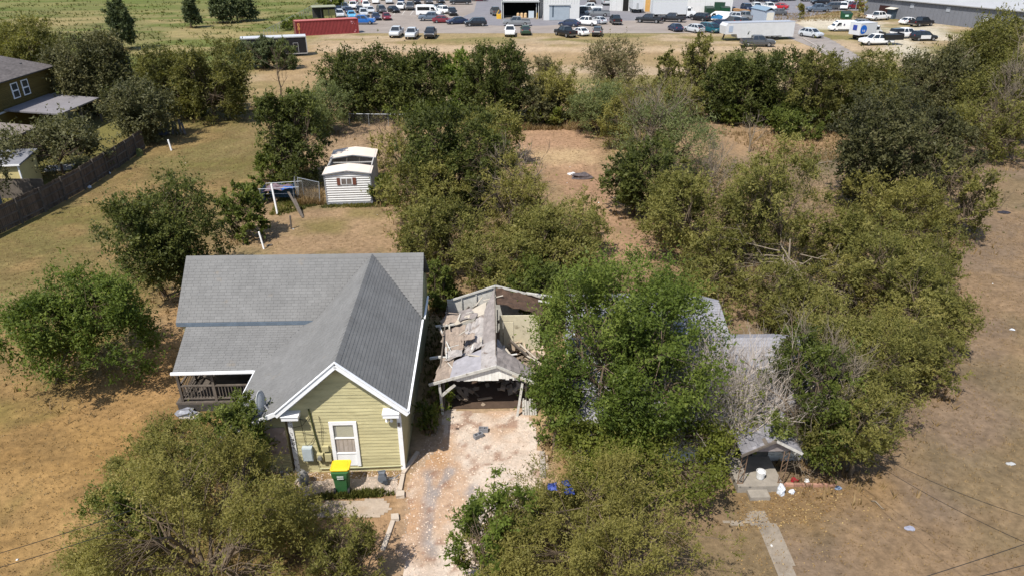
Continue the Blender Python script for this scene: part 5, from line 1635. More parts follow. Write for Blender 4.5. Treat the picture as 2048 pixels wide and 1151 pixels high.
T('tree beyond the left picture edge behind the wooden fence', -90, 445, -190, -8, 255, 430, 'oak', 2.6, bark=M_DARKBARK)
for lb, bx, by, x0, x1, yt, yb, lf, cv in (
    ('low olive tree between the path and the spreading olive tree', 1350, 470, 1300, 1410, 330, 475, 'olive', 2.6),
    ('scrubby tree left of the small forked tree', 1500, 520, 1430, 1570, 390, 520, 'khaki', 2.0),
    ('scrubby olive tree right of the small forked tree', 1740, 560, 1670, 1800, 430, 565, 'olive', 2.4),
    ('filler olive tree behind the rightmost grove tree', 1840, 590, 1770, 1930, 440, 590, 'olive', 2.4),
    ('shaggy tree above the fallen dead limbs on the left', 1430, 570, 1360, 1510, 450, 575, 'olive', 2.4),
    ('shaggy tree right of the fallen dead limbs', 1670, 620, 1600, 1740, 500, 625, 'khaki', 2.2),
    ('leafy tree in the hollow of the right-hand grove', 1660, 760, 1570, 1760, 600, 770, 'olive', 2.6),
    ('yellowish tree in front of the middle grove tree', 1800, 760, 1720, 1880, 600, 765, 'khaki', 2.4),
    ('leafy tree at the foot of the middle yard behind the garage', 1060, 560, 980, 1140, 430, 570, 'olive', 2.4),
    ('shaggy pale tree left of the bare path in the middle yard', 1170, 500, 1095, 1215, 395, 505, 'khaki', 1.8),
    ('low tree between the house corner and the middle yard', 830, 500, 780, 890, 400, 510, 'olive', 2.4),
    ('green tree behind the dark full tree of the middle yard', 960, 330, 880, 1050, 215, 340, 'olive', 2.6),
    ('scrub tree filling the gap under the wispy tree', 1240, 250, 1170, 1310, 160, 255, 'khaki', 2.2),
    ('dark scrub tree under the slim dark tree', 1350, 240, 1290, 1410, 160, 245, 'olive', 2.6),
):
    T(lb, bx, by, x0, x1, yt, yb, lf, cv, lobes=9, group=MID)
def brush(name, P, leaf, seed, h0, h1, per, ll):
    rs = np.random.RandomState(seed)
    n = len(P)
    h = rs.uniform(h0, h1, n) * (0.5 + fbm(P[:, 0], P[:, 1], 2.5, 3))
    k = np.repeat(np.arange(n), per)
    t = rs.uniform(.1, 1, len(k))
    pos = np.c_[P[k] + rs.normal(0, 1, (len(k), 2)) * (h[k] * t * .38)[:, None], h[k] * t]
    d = unit(rs.normal(0, .7, (len(k), 3)) + [0, 0, .5])
    sd = unit(np.cross(d, rs.normal(0, 1, (len(k), 3))))
    s = rs.uniform(.6, 1.3, len(k))[:, None] * ll
    V = np.stack([pos + sd * s * .26, pos + d * s, pos - sd * s * .26], 1).reshape(-1, 3)
    V[:, 2] = np.maximum(V[:, 2], .01)
    tint = np.clip(np.repeat(fbm(P[:, 0] + 50, P[:, 1], 2, 3), per) + rs.normal(0, .18, len(k)), 0, 1)
    np_mesh(name, V, np.arange(len(V)).reshape(-1, 3), LEAF[leaf], tint, kind='stuff')
gv = gp((1360, 470), (1340, 340), (1500, 330), (1700, 360), (1930, 470), (1910, 690), (1780, 900), (1640, 930), (1560, 690), (1400, 580))
md = gp((770, 330), (860, 250), (1000, 300), (1090, 400), (1190, 520), (1200, 640), (1000, 580), (870, 640), (790, 450))
th = gp((640, 250), (700, 190), (1130, 190), (1300, 200), (1420, 190), (1700, 190), (2048, 200), (2048, 300), (1900, 270), (1690, 268), (1400, 258), (1190, 262), (1000, 256))
ok = lambda x, y: sstep(.36, .58, fbm(x + 8, y, 3, 3))
brush('undergrowth', np.concatenate([scatter(2600, gv, 61, ok), scatter(1700, md, 62, ok)]), 'olive', 63, .4, 1.3, 14, .17)
brush('dry_undergrowth', np.concatenate([scatter(2200, gv, 64), scatter(1300, md, 65)]), 'tan', 66, .3, 1.0, 11, .15)
brush('thicket_undergrowth', scatter(5200, th, 67, ok), 'olive', 68, .6, 2.2, 12, .30)
# --- bare and dead trees
def bare_tree(label, bx, by, h, r, seed, n=4, depth=3, spread=.55, mat=None, lean=(0, 0), cat='dead tree', name='dead_tree', up=.3):
    rs = np.random.RandomState(seed)
    root = thing(name, label, cat, G(bx, by))
    mb = MB()
    top = np.array([lean[0], lean[1], h * .55])
    pts = curve((0, 0, -.02), top, rs, 5, .05)
    mb.tube(pts, list(np.linspace(r, r * .6, 5)), 8, cap=False)
    for k in range(n + 3):
        p = pts[rs.randint(1, 5)]
        d = unit(rs.normal(0, .6, 3) + [lean[0] * .2, lean[1] * .2, 1.0])
        branch_set(mb, p, d, h * rs.uniform(.3, .48), r * .42, rs, depth, spread, 0, n, up)
    mb.build('trunk', mat or M_DEAD, root, smooth=True)
    return root
bare_tree('tall bare grey tree rising above the sparse tree by the path', 1308, 352, 7.4, .13, 5, 4, 3, lean=(-.7, 0))
bare_tree('small bare silvery tree in the hay clearing by the thicket', 1497, 305, 4.2, .07, 6, 3, 2, lean=(.2, 0))
bare_tree('small bare dark sapling in the mown strip behind the yards', 562, 192, 6.2, .1, 7, 3, 2, .4, M_DARKBARK, cat='bare tree', name='bare_tree')
bare_tree('bare grey limbs standing over the tangle above the black oak', 1900, 215, 6.0, .12, 8, 4, 2, .6)
bare_tree('leafless grey tree at the right edge in the tangle', 2010, 295, 7.5, .15, 9, 4, 3, .5)
bare_tree('bare grey tree in the middle yard behind the light tree', 1030, 440, 5.0, .1, 10, 4, 2, .5)
bare_tree('bare branching tree right of the dead trunk by the clearing', 1420, 400, 5.0, .08, 11, 4, 3, .6)
bare_tree('leafless grey tree over the roof right of the small porch', 1612, 925, 5.2, .08, 12, 5, 3, .6, lean=(-.3, .3))
skirt = np.concatenate([np.c_[x + np.random.RandomState(i).normal(0, 1, 60) * rx * .6, y + np.random.RandomState(i + 500).normal(0, 1, 60) * ry * .6] for i, (x, y, rx, ry) in enumerate(BASES)])
skirt = skirt[~in_poly(skirt[:, 0], skirt[:, 1], gp((830, 1170), (815, 960), (880, 830), (1060, 822), (1090, 960), (1000, 1170)))]
skirt = skirt[~((skirt[:, 0] > -15.2) & (skirt[:, 0] < -3.8) & (skirt[:, 1] > 21.3) & (skirt[:, 1] < 34))]
tufts('grass_skirts', skirt, .12, .42, m_straw, 71, 4, .5, .08)
# fallen crown of dead limbs
rs = np.random.RandomState(77)
root = thing('fallen_limbs', 'tangled heap of fallen grey dead limbs under the tall open tree', 'dead branches', G(1570, 590))
mb = MB()
for k in range(30):
    a = rs.uniform(2.0, 5.9)
    z0 = rs.uniform(1.2, 3.0)
    branch_set(mb, (rs.uniform(-1.2, 1.2), rs.uniform(-.8, .8), z0), (math.cos(a), math.sin(a) * .7, rs.uniform(-.5, .15)), rs.uniform(1.4, 2.8), .036, rs, 3, .6, .05, 3, -.02)
mb.tube([(0, .4, 0), (.1, .3, 1.0), (-.1, .2, 2.2), (-.2, .3, 3.4)], [.09, .08, .06, .03], 7)
mb.build('limbs', M_DEAD, root, smooth=True)
# twiggy bare bush against the abandoned house
rs = np.random.RandomState(78)
p = G(1428, 925)
root = thing('twiggy_bush', 'large twiggy grey bush with few leaves beside the small porch roof', 'bush', p)
mb = MB()
for k in range(92):
    a = rs.uniform(-.35, 3.3)
    sp = rs.uniform(.05, .62)
    branch_set(mb, (math.cos(a) * .4, math.sin(a) * .4, 0), (math.cos(a) * sp, math.sin(a) * sp, 1), rs.uniform(2.0, 3.4), .028, rs, 3, .42, 0, 3, .35)
mb.build('stems', M('twig_grey', lin(184, 172, 160), .95, .25, 6), root)
C_ = np.random.RandomState(79)
n = 2600
P = unit(C_.normal(0, 1, (n, 3))) * np.array([1.7, 1.5, 2.2]) * C_.uniform(.3, 1, (n, 1)) + [0, 0, 2.3]
d = unit(C_.normal(0, 1, (n, 3)))
s_ = unit(np.cross(d, C_.normal(0, 1, (n, 3))))
Vv = np.stack([P, P + d * .06 + s_ * .03, P + d * .12, P + d * .06 - s_ * .03], 1).reshape(-1, 3)
np_mesh('foliage', Vv, np.arange(len(Vv)).reshape(-1, 4), LEAF['lime'], C_.rand(n), root)
for lb, a, b_, r_ in (('pale fallen log at the foot of the dense tree by the path', (1222, 396), (1262, 412), .06), ('fallen grey branch lying in the hay clearing', (1630, 330), (1690, 322), .05),
        ('fallen grey branch on the ground at the far right', (1990, 306), (2040, 330), .06), ('thin fallen branch on the right-hand mown lot', (1742, 1002), (1768, 1018), .025)):
    p, q = G(*a), G(*b_)
    mb = MB()
    d = q - p
    mb.tube([(0, 0, r_ + .01), (d.x * .4, d.y * .4 + .1, r_ + .06), (d.x * .75, d.y * .75 - .08, r_ + .03), (d.x, d.y, r_)], [r_, r_ * .9, r_ * .7, r_ * .4], 6)
    o = mb.build('fallen_branch', M_DEAD, smooth=True)
    o.location = p
    tag(o, lb, 'branch')
# ================================================================== LEFT NEIGHBOUR: fence, houses, sheds
FENCEW = M('old_fence_wood', lin(96, 84, 74), .95, .22, 3, .004, 30, .1, tint=.3)
fpts = [(-37.0, 36.0), (-35.9, 43.0), (-35.0, 50.0), (-34.7, 55.0), (-34.9, 61.0), (-35.3, 67.0)]
fn = thing('wooden_fence', 'weathered wooden privacy fence along the left edge of the mown lawn', 'fence')
segs = []
for (ax, ay), (bx_, by_) in zip(fpts[:-1], fpts[1:]):
    L_ = math.hypot(bx_ - ax, by_ - ay)
    n_ = max(1, round(L_ / 2.4))
    for k in range(n_):
        segs.append((ax + (bx_ - ax) * k / n_, ay + (by_ - ay) * k / n_, ax + (bx_ - ax) * (k + 1) / n_, ay + (by_ - ay) * (k + 1) / n_))
rg = random.Random(21)
for i, (ax, ay, bx_, by_) in enumerate(segs):
    H_ = 1.86 + rg.uniform(-.05, .05)
    MB().box((ax + .07, ay, H_ / 2 + .04), (.11, .11, H_ + .08), rz=.1).build('post', DARKWOOD, fn)
    b = MB()
    d = Vector((bx_ - ax, by_ - ay, 0))
    n_ = int(d.length / .148)
    an = math.atan2(d.y, d.x)
    for k in range(n_):
        t = (k + .5) / n_
        h = H_ + rg.uniform(-.03, .03)
        b.tint = rg.random()
        b.box((ax + d.x * t, ay + d.y * t, h / 2 + .02), (.138, .02, h), an, rg.uniform(-.012, .012))
    b.build('picket', FENCEW, fn, kind='stuff')
    for z in (.35, 1.0, 1.6):
        MB().bar((ax + .04, ay, z), (bx_ + .04, by_, z), .05, .09).build('rail', DARKWOOD, fn)
o = MB().blob((0, 0, .25), (.28, .28, .4), 5, rough=.35).build('weed_clump', LEAF['grey'])
o.location = G(280, 312)
tag(o, 'pale weedy clump against the foot of the wooden fence', 'weed')
for lb, px_, py_, sd in (('white scrap lying by the fence foot nearest the front', 130, 396, 1), ('round white scrap midway along the fence foot', 180, 376, 2), ('bluish scrap by the fence foot near the shaded gap', 218, 348, 3)):
    litterblob('scrap', lb, 'litter', px_, py_, (.14, .12, .14), PB, 20 + sd)
OLIVES = M('olive_siding', lin(112, 96, 50), .8, .1, 1.0, tint=.12)
GH = thing('green_house', 'two-storey olive house with a dark hipped roof beyond the fence', 'house', (-50, 70, 0))
ROOFD = M('dark_brown_shingle', lin(112, 106, 104), .95, .15, .8, .002, 30, .1, tint=.2)
b = MB()
b.box((-5.0, 0, 2.9), (10, 18, 5.8))
b.build('wall', OLIVES, GH)
b = MB()
for k in range(18):
    b.tint = rnd.random()
    b.box((.02, 0, 2.9 + k * .16), (.05, 18, .15), ry=.1)
b.build('siding', OLIVES, GH, kind='stuff')
E_ = .5
pl = [[(E_, -9.5, 5.6), (E_, 9.5, 5.6), (-5, 4.6, 8.0), (-5, -4.6, 8.0)], [(-10.5, 9.5, 5.6), (-10.5, -9.5, 5.6), (-5, -4.6, 8.0), (-5, 4.6, 8.0)],
      [(E_, 9.5, 5.6), (-10.5, 9.5, 5.6), (-5, 4.6, 8.0)], [(-10.5, -9.5, 5.6), (E_, -9.5, 5.6), (-5, -4.6, 8.0)]]
rf = roof_part(GH, pl, SHEATH, ROOFD, .12)
for x_, y_, z_ in ((-2.2, 3.0, 7.0), (-1.2, 6.4, 6.2), (-3, 1, 7.3)):
    MB().box((x_, y_, z_), (.25, .25, .35)).build('roof_vent', M('dark_metal', (.06, .06, .06), .5), rf)
for y_ in (2.6, 4.3):
    wn = MB().box((.06, y_, 4.35), (.06, 1.1, 1.5)).build('window', WHITE, GH)
    for z_ in (4.0, 4.72):
        MB().box((.10, y_, z_), (.02, .8, .58)).build('pane', GLASS, wn)
MB().box((.08, 0, 2.78), (.06, 18, .16)).build('trim_board', M('shaded_white_trim', (.6, .61, .63)), GH)
PAT = M('patio_roof_felt', lin(134, 130, 132), .9, .14, .8)
MB().slab([(.1, 0, 3.0), (5.3, .3, 2.55), (5.3, 7.8, 2.55), (.1, 7.6, 3.0)], .14).build('patio_roof', PAT, GH)
for y_ in (.5, 4.2, 7.6):
    MB().box((5.1, y_, 1.2), (.14, .14, 2.4)).build('patio_post', DARKWOOD, GH)
MB().slab([(-6, -13.5, 3.6), (6.2, -13.2, 2.6), (6.2, -4.6, 2.6), (-6, -4.2, 3.6)], .15).build('annexe_roof', M('annexe_felt', lin(132, 122, 114), .9, .15, .8), GH)
MB().box((0, -8.9, 1.3), (11.5, 8.0, 2.5)).build('annexe_wall', OLIVES, GH)
ys = thing('yellow_shed', 'small cream garden shed with white roof edge behind the fence', 'shed', (-41.2, 55.4, 0), R(8))
CREAM = M('cream_boards', lin(214, 198, 140), .8, .1, 2)
MB().box((0, 0, 1.15), (4.2, 3.0, 2.3)).build('wall', CREAM, ys)
MB().slab([(-2.3, -1.7, 2.42), (2.3, -1.7, 2.42), (2.3, 1.7, 2.75), (-2.3, 1.7, 2.75)], .1).build('roof', M('grey_shed_roof', lin(128, 128, 132), .8, .2), ys)
MB().bar((-2.32, -1.73, 2.38), (2.32, -1.73, 2.38), .04, .14).build('fascia', WHITE, ys)
MB().box((2.07, -1.52, 1.15), (.1, .1, 2.3)).build('corner_trim', WHITE, ys)
bs_ = thing('blue_grey_shed', 'blue-grey shed wall with reddish roof cut by the left picture edge', 'shed', (-39.4, 48.4, 0), R(4))
MB().box((0, 0, 1.2), (3.0, 3.2, 2.4)).build('wall', M('blue_grey_boards', lin(120, 128, 138), .8, .15, 2), bs_)
MB().slab([(-1.7, -1.8, 2.45), (1.6, -1.8, 2.45), (1.6, 1.8, 2.75), (-1.7, 1.8, 2.75)], .1).build('roof', M('reddish_roof', lin(104, 84, 80), .8, .2), bs_)
iw = thing('inner_fence', 'short grey board fence joining the cream shed to the long fence', 'fence', (-39.0, 53.0, 0), R(0))
for k in range(5):
    MB().box((-2.0 + k * 1.0, 0, .8), (.98, .04, 1.6)).build('board_panel', DARKWOOD, iw)
o = MB().box((0, 0, .05), (2.2, 1.6, .1)).build('patio_slab', M('pale_patio', lin(206, 200, 190), .8, .1))
o.location = G(118, 337)
o.rotation_euler = (0, 0, .3)
tag(o, 'pale concrete pad under the live oak behind the fence', 'slab')
st = thing('old_boards', 'stack of old grey boards leaning at the end of the fence', 'board pile', G(345, 262))
for k in range(7):
    MB().bar((k * .35 - 1, .3 * (k % 2), .9 + .1 * (k % 3)), (k * .42 - .5, -1.6, .05), .22, .05).build('board', DARKWOOD, st)
o = MB().box((0, 0, .4), (1.6, .7, .5), rz=.2).build('tarp_heap', M('dark_tarp', lin(84, 88, 104), .6, .3, 4))
o.location = G(318, 272)
tag(o, 'blue-grey covered heap beside the stacked old boards', 'heap')

# ================================================================== FAR CAR PARK: buildings, containers, trailers
WMET = M('white_metal_cladding', (.66, .66, .65), .5, .06, .6)
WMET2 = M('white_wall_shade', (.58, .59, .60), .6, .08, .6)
def wall_ribs(b, x0, x1, y, z0, z1, step=.6, d=.05):
    x = x0
    while x < x1:
        b.box((x, y, (z0 + z1) / 2), (.10, d, z1 - z0))
        x += step
p0, p1 = G(1004, 38), G(1079, 38)
wb = thing('white_warehouse', 'white metal warehouse with a wide open loading bay', 'warehouse', (p0.x, p0.y, 0))
W_ = p1.x - p0.x
DOOR0, DOOR1 = .35, W_ - .2
b = MB()
b.box((W_ / 2, .15, 6.2), (W_, .3, 4.8))
b.box((.1, .15, 1.9), (.5, .3, 3.8)).box((W_ - .15, .15, 1.9), (.3, .3, 3.8))
wall_ribs(b, 0, W_, -.02, 3.9, 8.5)
b.box((W_ / 2, 12, 4.3), (W_, .3, 8.6)).box((.1, 6, 4.3), (.2, 12, 8.6)).box((W_ - .1, 6, 4.3), (.2, 12, 8.6)).box((W_ / 2, 6, 8.65), (W_ + .3, 12.4, .15))
b.build('wall', WMET, wb)
MB().box((W_ / 2, -.12, 3.72), (W_ - .1, .5, .34)).build('awning', M('awning_grey', (.42, .43, .43), .5, .05), wb)
MB().box((W_ / 2, 7, 2), (W_ - .6, .1, 4)).build('bay_back', BLACKISH, wb)
MB().box((W_ / 2, 3.4, .06), (W_ - .5, 6.4, .1)).build('bay_floor', M('bay_floor', lin(150, 140, 130), .9, .2), wb)
MB().box((W_ - .75, .25, 1.6), (.1, .1, 3.2)).build('bay_post', WMET, wb)
for k in range(3):
    o = thing('barrel_bundle', ('tan drum in the open bay, left of the three', 'tan drum in the open bay, middle of the three', 'tan drum in the open bay, right of the three')[k], 'drum', (p0.x + W_ * .43 + k * .85, p0.y + 1.1, .12), 0, 'drums in the warehouse bay')
    MB().lathe((0, 0, 0), [(.32, 0), (.36, .1), (.34, .5), (.36, .9), (.2, 1.1)], 10).build('drum', M('tan_wrap', lin(222, 186, 140), .7, .2, 6), o)
    MB().box((0, 0, 1.2), (.4, .3, .25)).build('cover', BLACKISH, o)
o = MB().box((0, 0, .75), (1.25, .9, 1.5)).build('pallet_load', M('shrink_wrap', lin(196, 206, 214), .4, .1))
o.location = (p0.x + W_ * .78, p0.y + 1.0, .11)
tag(o, 'pale blue wrapped load at the right of the open bay', 'pallet load')
YB = M('safety_yellow', lin(226, 178, 60), .6, .1)
for lb, px_, py_ in (('yellow bollard at the left corner of the open bay', 1002, 39), ('yellow bollard at the right end of the open bay', 1074, 39)):
    o = MB().lathe((0, 0, 0), [(.10, 0), (.10, 1.3), (.05, 1.4)], 10).build('bollard', YB)
    o.location = G(px_, py_)
    tag(o, lb, 'bollard')
o = MB().box((0, 0, .5), (.9, .7, 1.0)).bar((-.4, 0, 1.0), (.1, 0, 1.9), .14).build('yellow_cart', YB)
o.location = G(997, 38)
tag(o, 'small yellow handling cart beside the left corner of the bay', 'cart')
q0, q1 = G(1087, 41), G(1158, 41)
w2 = thing('white_workshop', 'white metal workshop with a grey sliding door next to the open bay', 'workshop', (q0.x, q0.y, 0))
W2 = q1.x - q0.x
b = MB()
b.box((W2 / 2, 5, 4.2), (W2, 10, 8.4))
wall_ribs(b, .2, W2, -.02, 3.6, 8.4)
b.build('wall', WMET, w2)
MB().box((W2 * .44, -.06, 1.6), (W2 * .56, .1, 3.1)).build('sliding_door', M('grey_door_metal', lin(160, 170, 178), .5, .08, .8), w2)
MB().box((W2 * .26, -.12, 1.9), (.3, .06, 2.4)).build('door_gap', M('dark_gap', lin(70, 84, 96), .6), w2)
MB().box((W2 * .44, -.15, 3.25), (W2 * .6, .3, .2)).build('door_track', M('awning_grey', (.42, .43, .43)), w2)
b = MB()
b.box(((p1.x + q0.x) / 2, p0.y + 2.2, 2.4), (q0.x - p1.x + .1, .2, 4.8))
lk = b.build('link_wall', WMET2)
lk['label'], lk['category'] = 'set-back white wall joining the warehouse and the workshop', 'wall'
MB().box(((p1.x + q0.x) / 2, p0.y + 2.05, 5.4), (q0.x - p1.x, .3, 1.4)).build('window_band', M('blue_grey_panel', lin(120, 138, 156), .4), lk)
def barrel(label, px, py, mat):
    o = MB().lathe((0, 0, 0), [(.30, 0), (.30, .45), (.31, .47), (.30, .5), (.30, .95)], 12).build('barrel', mat)
    o.location = G(px, py)
    tag(o, label, 'barrel')
barrel('grey barrel with rusty lid by the corner of the workshop', 1087, 40, M('barrel_grey', lin(140, 134, 134), .5, .2))
barrel('dark red barrel at the right corner of the workshop', 1139, 40, M('barrel_red', lin(136, 62, 46), .5, .2))
r0, r1 = G(1219, 22), G(1463, 27)
w3 = thing('white_long_hall', 'long white hall with dark and timber-framed doorways behind the trucks', 'hall', (r0.x, r0.y, 0), math.atan2(r1.y - r0.y, r1.x - r0.x))
W3 = (r1 - r0).length
b = MB()
b.box((W3 / 2, 6, 3.8), (W3, 12, 7.6))
wall_ribs(b, .4, W3, -.02, .2, 7.6, 1.2)
b.build('wall', WMET, w3)
for x0, x1, h_, mt, nm in ((.11, .155, 3.2, BLACKISH, 'doorway'), (.295, .335, 3.6, M('raw_plywood', lin(206, 160, 92), .8, .15), 'timber_frame'), (.555, .62, 3.6, M('raw_plywood', lin(206, 160, 92)), 'timber_frame'),
                           (.855, .94, 2.5, M('dark_green_door', lin(34, 66, 48), .6, .15), 'green_door')):
    MB().box(((x0 + x1) / 2 * W3, -.06, h_ / 2), ((x1 - x0) * W3, .12, h_)).build(nm, mt, w3)
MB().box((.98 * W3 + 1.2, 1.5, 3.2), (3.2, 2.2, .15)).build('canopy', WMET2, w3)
rg = random.Random(3)
WOODS = M('pallet_wood', lin(190, 148, 104), .9, .25, 2, rand=.2)
for i, (px_, py_, n_) in enumerate(((1395, 24, 5), (1430, 26, 3), (1470, 26, 6), (1482, 26, 5), (1492, 26, 4))):
    o = thing('pallet_stack', ('stack of wooden pallets beside the tan doorway of the hall', 'stack of boards left of the dark green door', 'stack of pallets at the right end of the white hall', 'low pallets right of the stack at the hall end', 'scattered pallet boards at the edge of the back asphalt')[i], 'pallets', G(px_, py_), rg.uniform(-.2, .2))
    for k in range(n_):
        MB().box((rg.uniform(-.1, .1), 0, .08 + k * .17), (1.5, 1.2, .12)).build('pallet', WOODS, o)
# grey metal building at the right
g0, g1 = G(1727, 31), G(1960, 58)
gb = thing('grey_metal_building', 'long dark grey metal building with a pale low-pitched roof', 'building', (g0.x, g0.y, 0), math.atan2(g1.y - g0.y, g1.x - g0.x))
WG = (g1 - g0).length + 30
GREYM = M('dark_grey_cladding', lin(116, 118, 124), .6, .08, .8)
b = MB()
b.box((WG / 2, 6, 2.1), (WG, 12, 4.2))
wall_ribs(b, .3, WG, -.02, .1, 4.1, .9, .05)
b.build('wall', GREYM, gb)
MB().slab([(-.5, -.6, 4.15), (WG, -.6, 4.15), (WG, 7, 5.6), (-.5, 7, 5.6)], .18).build('roof', M('pale_metal_roof', lin(176, 176, 176), .5, .06, .5), gb)
MB().slab([(-.5, 7, 5.6), (WG, 7, 5.6), (WG, 14, 4.15), (-.5, 14, 4.15)], .18).build('roof', M('pale_metal_roof', lin(176, 176, 176)), gb)
MB().box((5.2, -.05, 1.3), (2.6, .12, 2.6)).build('open_door', M('dark_red_brown', lin(54, 30, 28), .8, .2), gb)
MB().slab([(6.6, -.1, 2.4), (8.8, -.1, 2.4), (8.8, -1.7, 2.2), (6.6, -1.7, 2.2)], .1).build('door_canopy', M('cream_roof', lin(222, 216, 200), .6), gb)
MB().box((7.7, -.6, 1.1), (1.8, 1.0, 2.2)).build('entry_box', M('dark_gap', lin(70, 84, 96)), gb)
for x_ in (12.0, 20.5):
    MB().box((x_, -.06, 3.1), (.9, .08, 1.0)).build('vent_panel', M('pale_vent', lin(156, 160, 166), .6), gb)
MB().box((29.5, -.06, 1.1), (2.2, .1, 2.2)).build('open_door', BLACKISH, gb)
MB().box((29.2, -.4, 1.8), (.8, .4, .6)).build('ac_unit', WHITE, gb)

# red shipping container
c0, c1 = G(593, 73), G(716, 66.5)
rc = thing('red_container', 'long dull red shipping container at the corner of the car park', 'container', (c0.x, c0.y, 0), math.atan2(c1.y - c0.y, c1.x - c0.x))
LC, HC, DC = 12.2, 2.75, 2.44
REDC = M('container_red', lin(150, 66, 66), .6, .14, 1.0, dirt=(lin(120, 78, 62), 1.1, .62, .8))
b = MB()
rows_t, rows_b = [], []
n_ = 44
pts = []
for k in range(n_):
    x0 = .1 + (LC - .2) * k / n_
    x1 = .1 + (LC - .2) * (k + 1) / n_
    m_ = (x1 - x0)
    pts += [(x0, 0), (x0 + m_ * .3, 0), (x0 + m_ * .5, .09), (x0 + m_ * .8, .09)]
pts.append((LC - .1, 0))
for side, f in ((0, 1), (DC, -1)):
    v_ = [(x, side + f * d - (.0 if f > 0 else 0), .12) for x, d in pts] + [(x, side + f * d, HC - .1) for x, d in pts]
    m_ = len(pts)
    b.add(v_, [(i, i + 1, m_ + i + 1, m_ + i) for i in range(m_ - 1)])
b.build('side_panel', REDC, rc)
b = MB()
for x_ in (.05, LC - .05):
    for y_ in (0, DC):
        b.box((x_, y_, HC / 2), (.14, .14, HC))
for y_ in (0, DC):
    b.box((LC / 2, y_, .07), (LC, .12, .14)).box((LC / 2, y_, HC - .06), (LC, .10, .12))
b.build('frame', REDC, rc)
MB().box((LC / 2, DC / 2, HC - .02), (LC - .1, DC - .1, .04)).build('roof_panel', M('container_roof', lin(186, 110, 100), .6, .15), rc)
for x_ in (.06, LC - .06):
    MB().box((x_, DC / 2, HC / 2), (.05, DC - .16, HC - .2)).build('end_panel', M('container_end', lin(112, 84, 70), .7, .25, 2), rc)
YT = M('yellow_marks', lin(222, 164, 96), .7, .25, 8)
for i, ch in enumerate('081'):
    b = MB()
    sg = {'0': [((-.5, 1), (.5, 1)), ((.5, 1), (.5, -1)), ((.5, -1), (-.5, -1)), ((-.5, -1), (-.5, 1))], '8': [((-.5, 1), (.5, 1)), ((.5, 1), (.5, -1)), ((.5, -1), (-.5, -1)), ((-.5, -1), (-.5, 1)), ((-.5, 0), (.5, 0))], '1': [((0, 1), (0, -1)), ((0, -1), (.3, -1))]}[ch]
    for p_, q_ in sg:
        b.bar((.62 + p_[0] * .3, -.012, 2.05 - i * .68 + p_[1] * .24), (.62 + q_[0] * .3, -.012, 2.05 - i * .68 + q_[1] * .24), .11, .02, up=(0, 1, 0))
    b.build('marking', YT, rc)
b = MB()
for x_, z_, s_ in ((10.9, 2.2, .34), (11.25, 2.1, .14), (11.0, 1.85, .2), (11.5, 1.8, .12), (11.6, .6, .22), (11.4, .3, .26)):
    b.box((x_, -.012, z_), (s_, .02, s_ * .9), ry=.3)
b.build('stencil_marks', M('pale_pink_marks', lin(206, 140, 146), .7, .3, 6), rc)
# black enclosed trailer behind the junipers
k0, k1 = G(486, 118), G(616, 112)
bt = thing('black_trailer', 'black enclosed box trailer with pale roof behind the junipers', 'trailer', (k0.x, k0.y, 0), math.atan2(k1.y - k0.y, k1.x - k0.x))
LB = (k1 - k0).length
b = MB()
b.box((LB / 2, 1.25, 1.75), (LB, 2.5, 2.6))
for k in range(14):
    b.box((LB * (k + .5) / 14, -.005, 1.75), (.03, .02, 2.6))
b.build('body', M('black_panel', (.018, .018, .02), .4, .2, 2), bt)
MB().box((LB / 2, 1.25, 3.08), (LB + .06, 2.56, .08)).build('roof', M('pale_trailer_roof', lin(196, 198, 200), .5, .1), bt)
for p_, q_ in (((LB, -.02, .45), (LB, -.02, 3.05)), ((0, -.02, .45), (LB, -.02, .45)), ((0, -.02, 3.0), (LB, -.02, 3.0)), ((LB, 2.5, .45), (LB, 2.5, 3.05))):
    MB().bar(p_, q_, .13).build('edge_trim', M('bare_aluminium', lin(190, 190, 190), .35, .05, metal=.4), bt)
MB().box((LB + .02, 1.25, 1.75), (.04, 2.3, 2.4)).build('rear_door', M('trailer_rear', lin(176, 164, 148), .6, .15), bt)
b = MB()
dx = LB - 2.1
for p_, q_ in (((dx, 0, .55), (dx, 0, 2.1)), ((dx + .75, 0, .55), (dx + .75, 0, 2.1)), ((dx, 0, 2.1), (dx + .75, 0, 2.1))):
    b.bar((p_[0], -.02, p_[2]), (q_[0], -.02, q_[2]), .06)
b.build('side_door', M('bare_aluminium', lin(190, 190, 190)), bt)
TYRE = M('black_rubber', (.014, .014, .015), .7, .1)
HUB = M('alloy_grey', (.34, .34, .35), .35, .1, metal=.5)
def wheel_mesh(b, x, y, r, w_, s):
    b.cur = 0
    b.cyl((x, y - w_ / 2, r), (x, y + w_ / 2, r), r, 14)
    b.cur = 1
    b.cyl((x, y + s * w_ * .5, r), (x, y + s * (w_ * .5 + .012), r), r * .58, 10)
def add_wheels(root, spots, r, w_=.24):
    for x, y in spots:
        b = MB()
        wheel_mesh(b, x, y, r, w_, 1 if y > 0 else -1)
        b.build('wheel', [TYRE, HUB], root)
add_wheels(bt, [(LB * .45, .05), (LB * .52, .05)], .36)
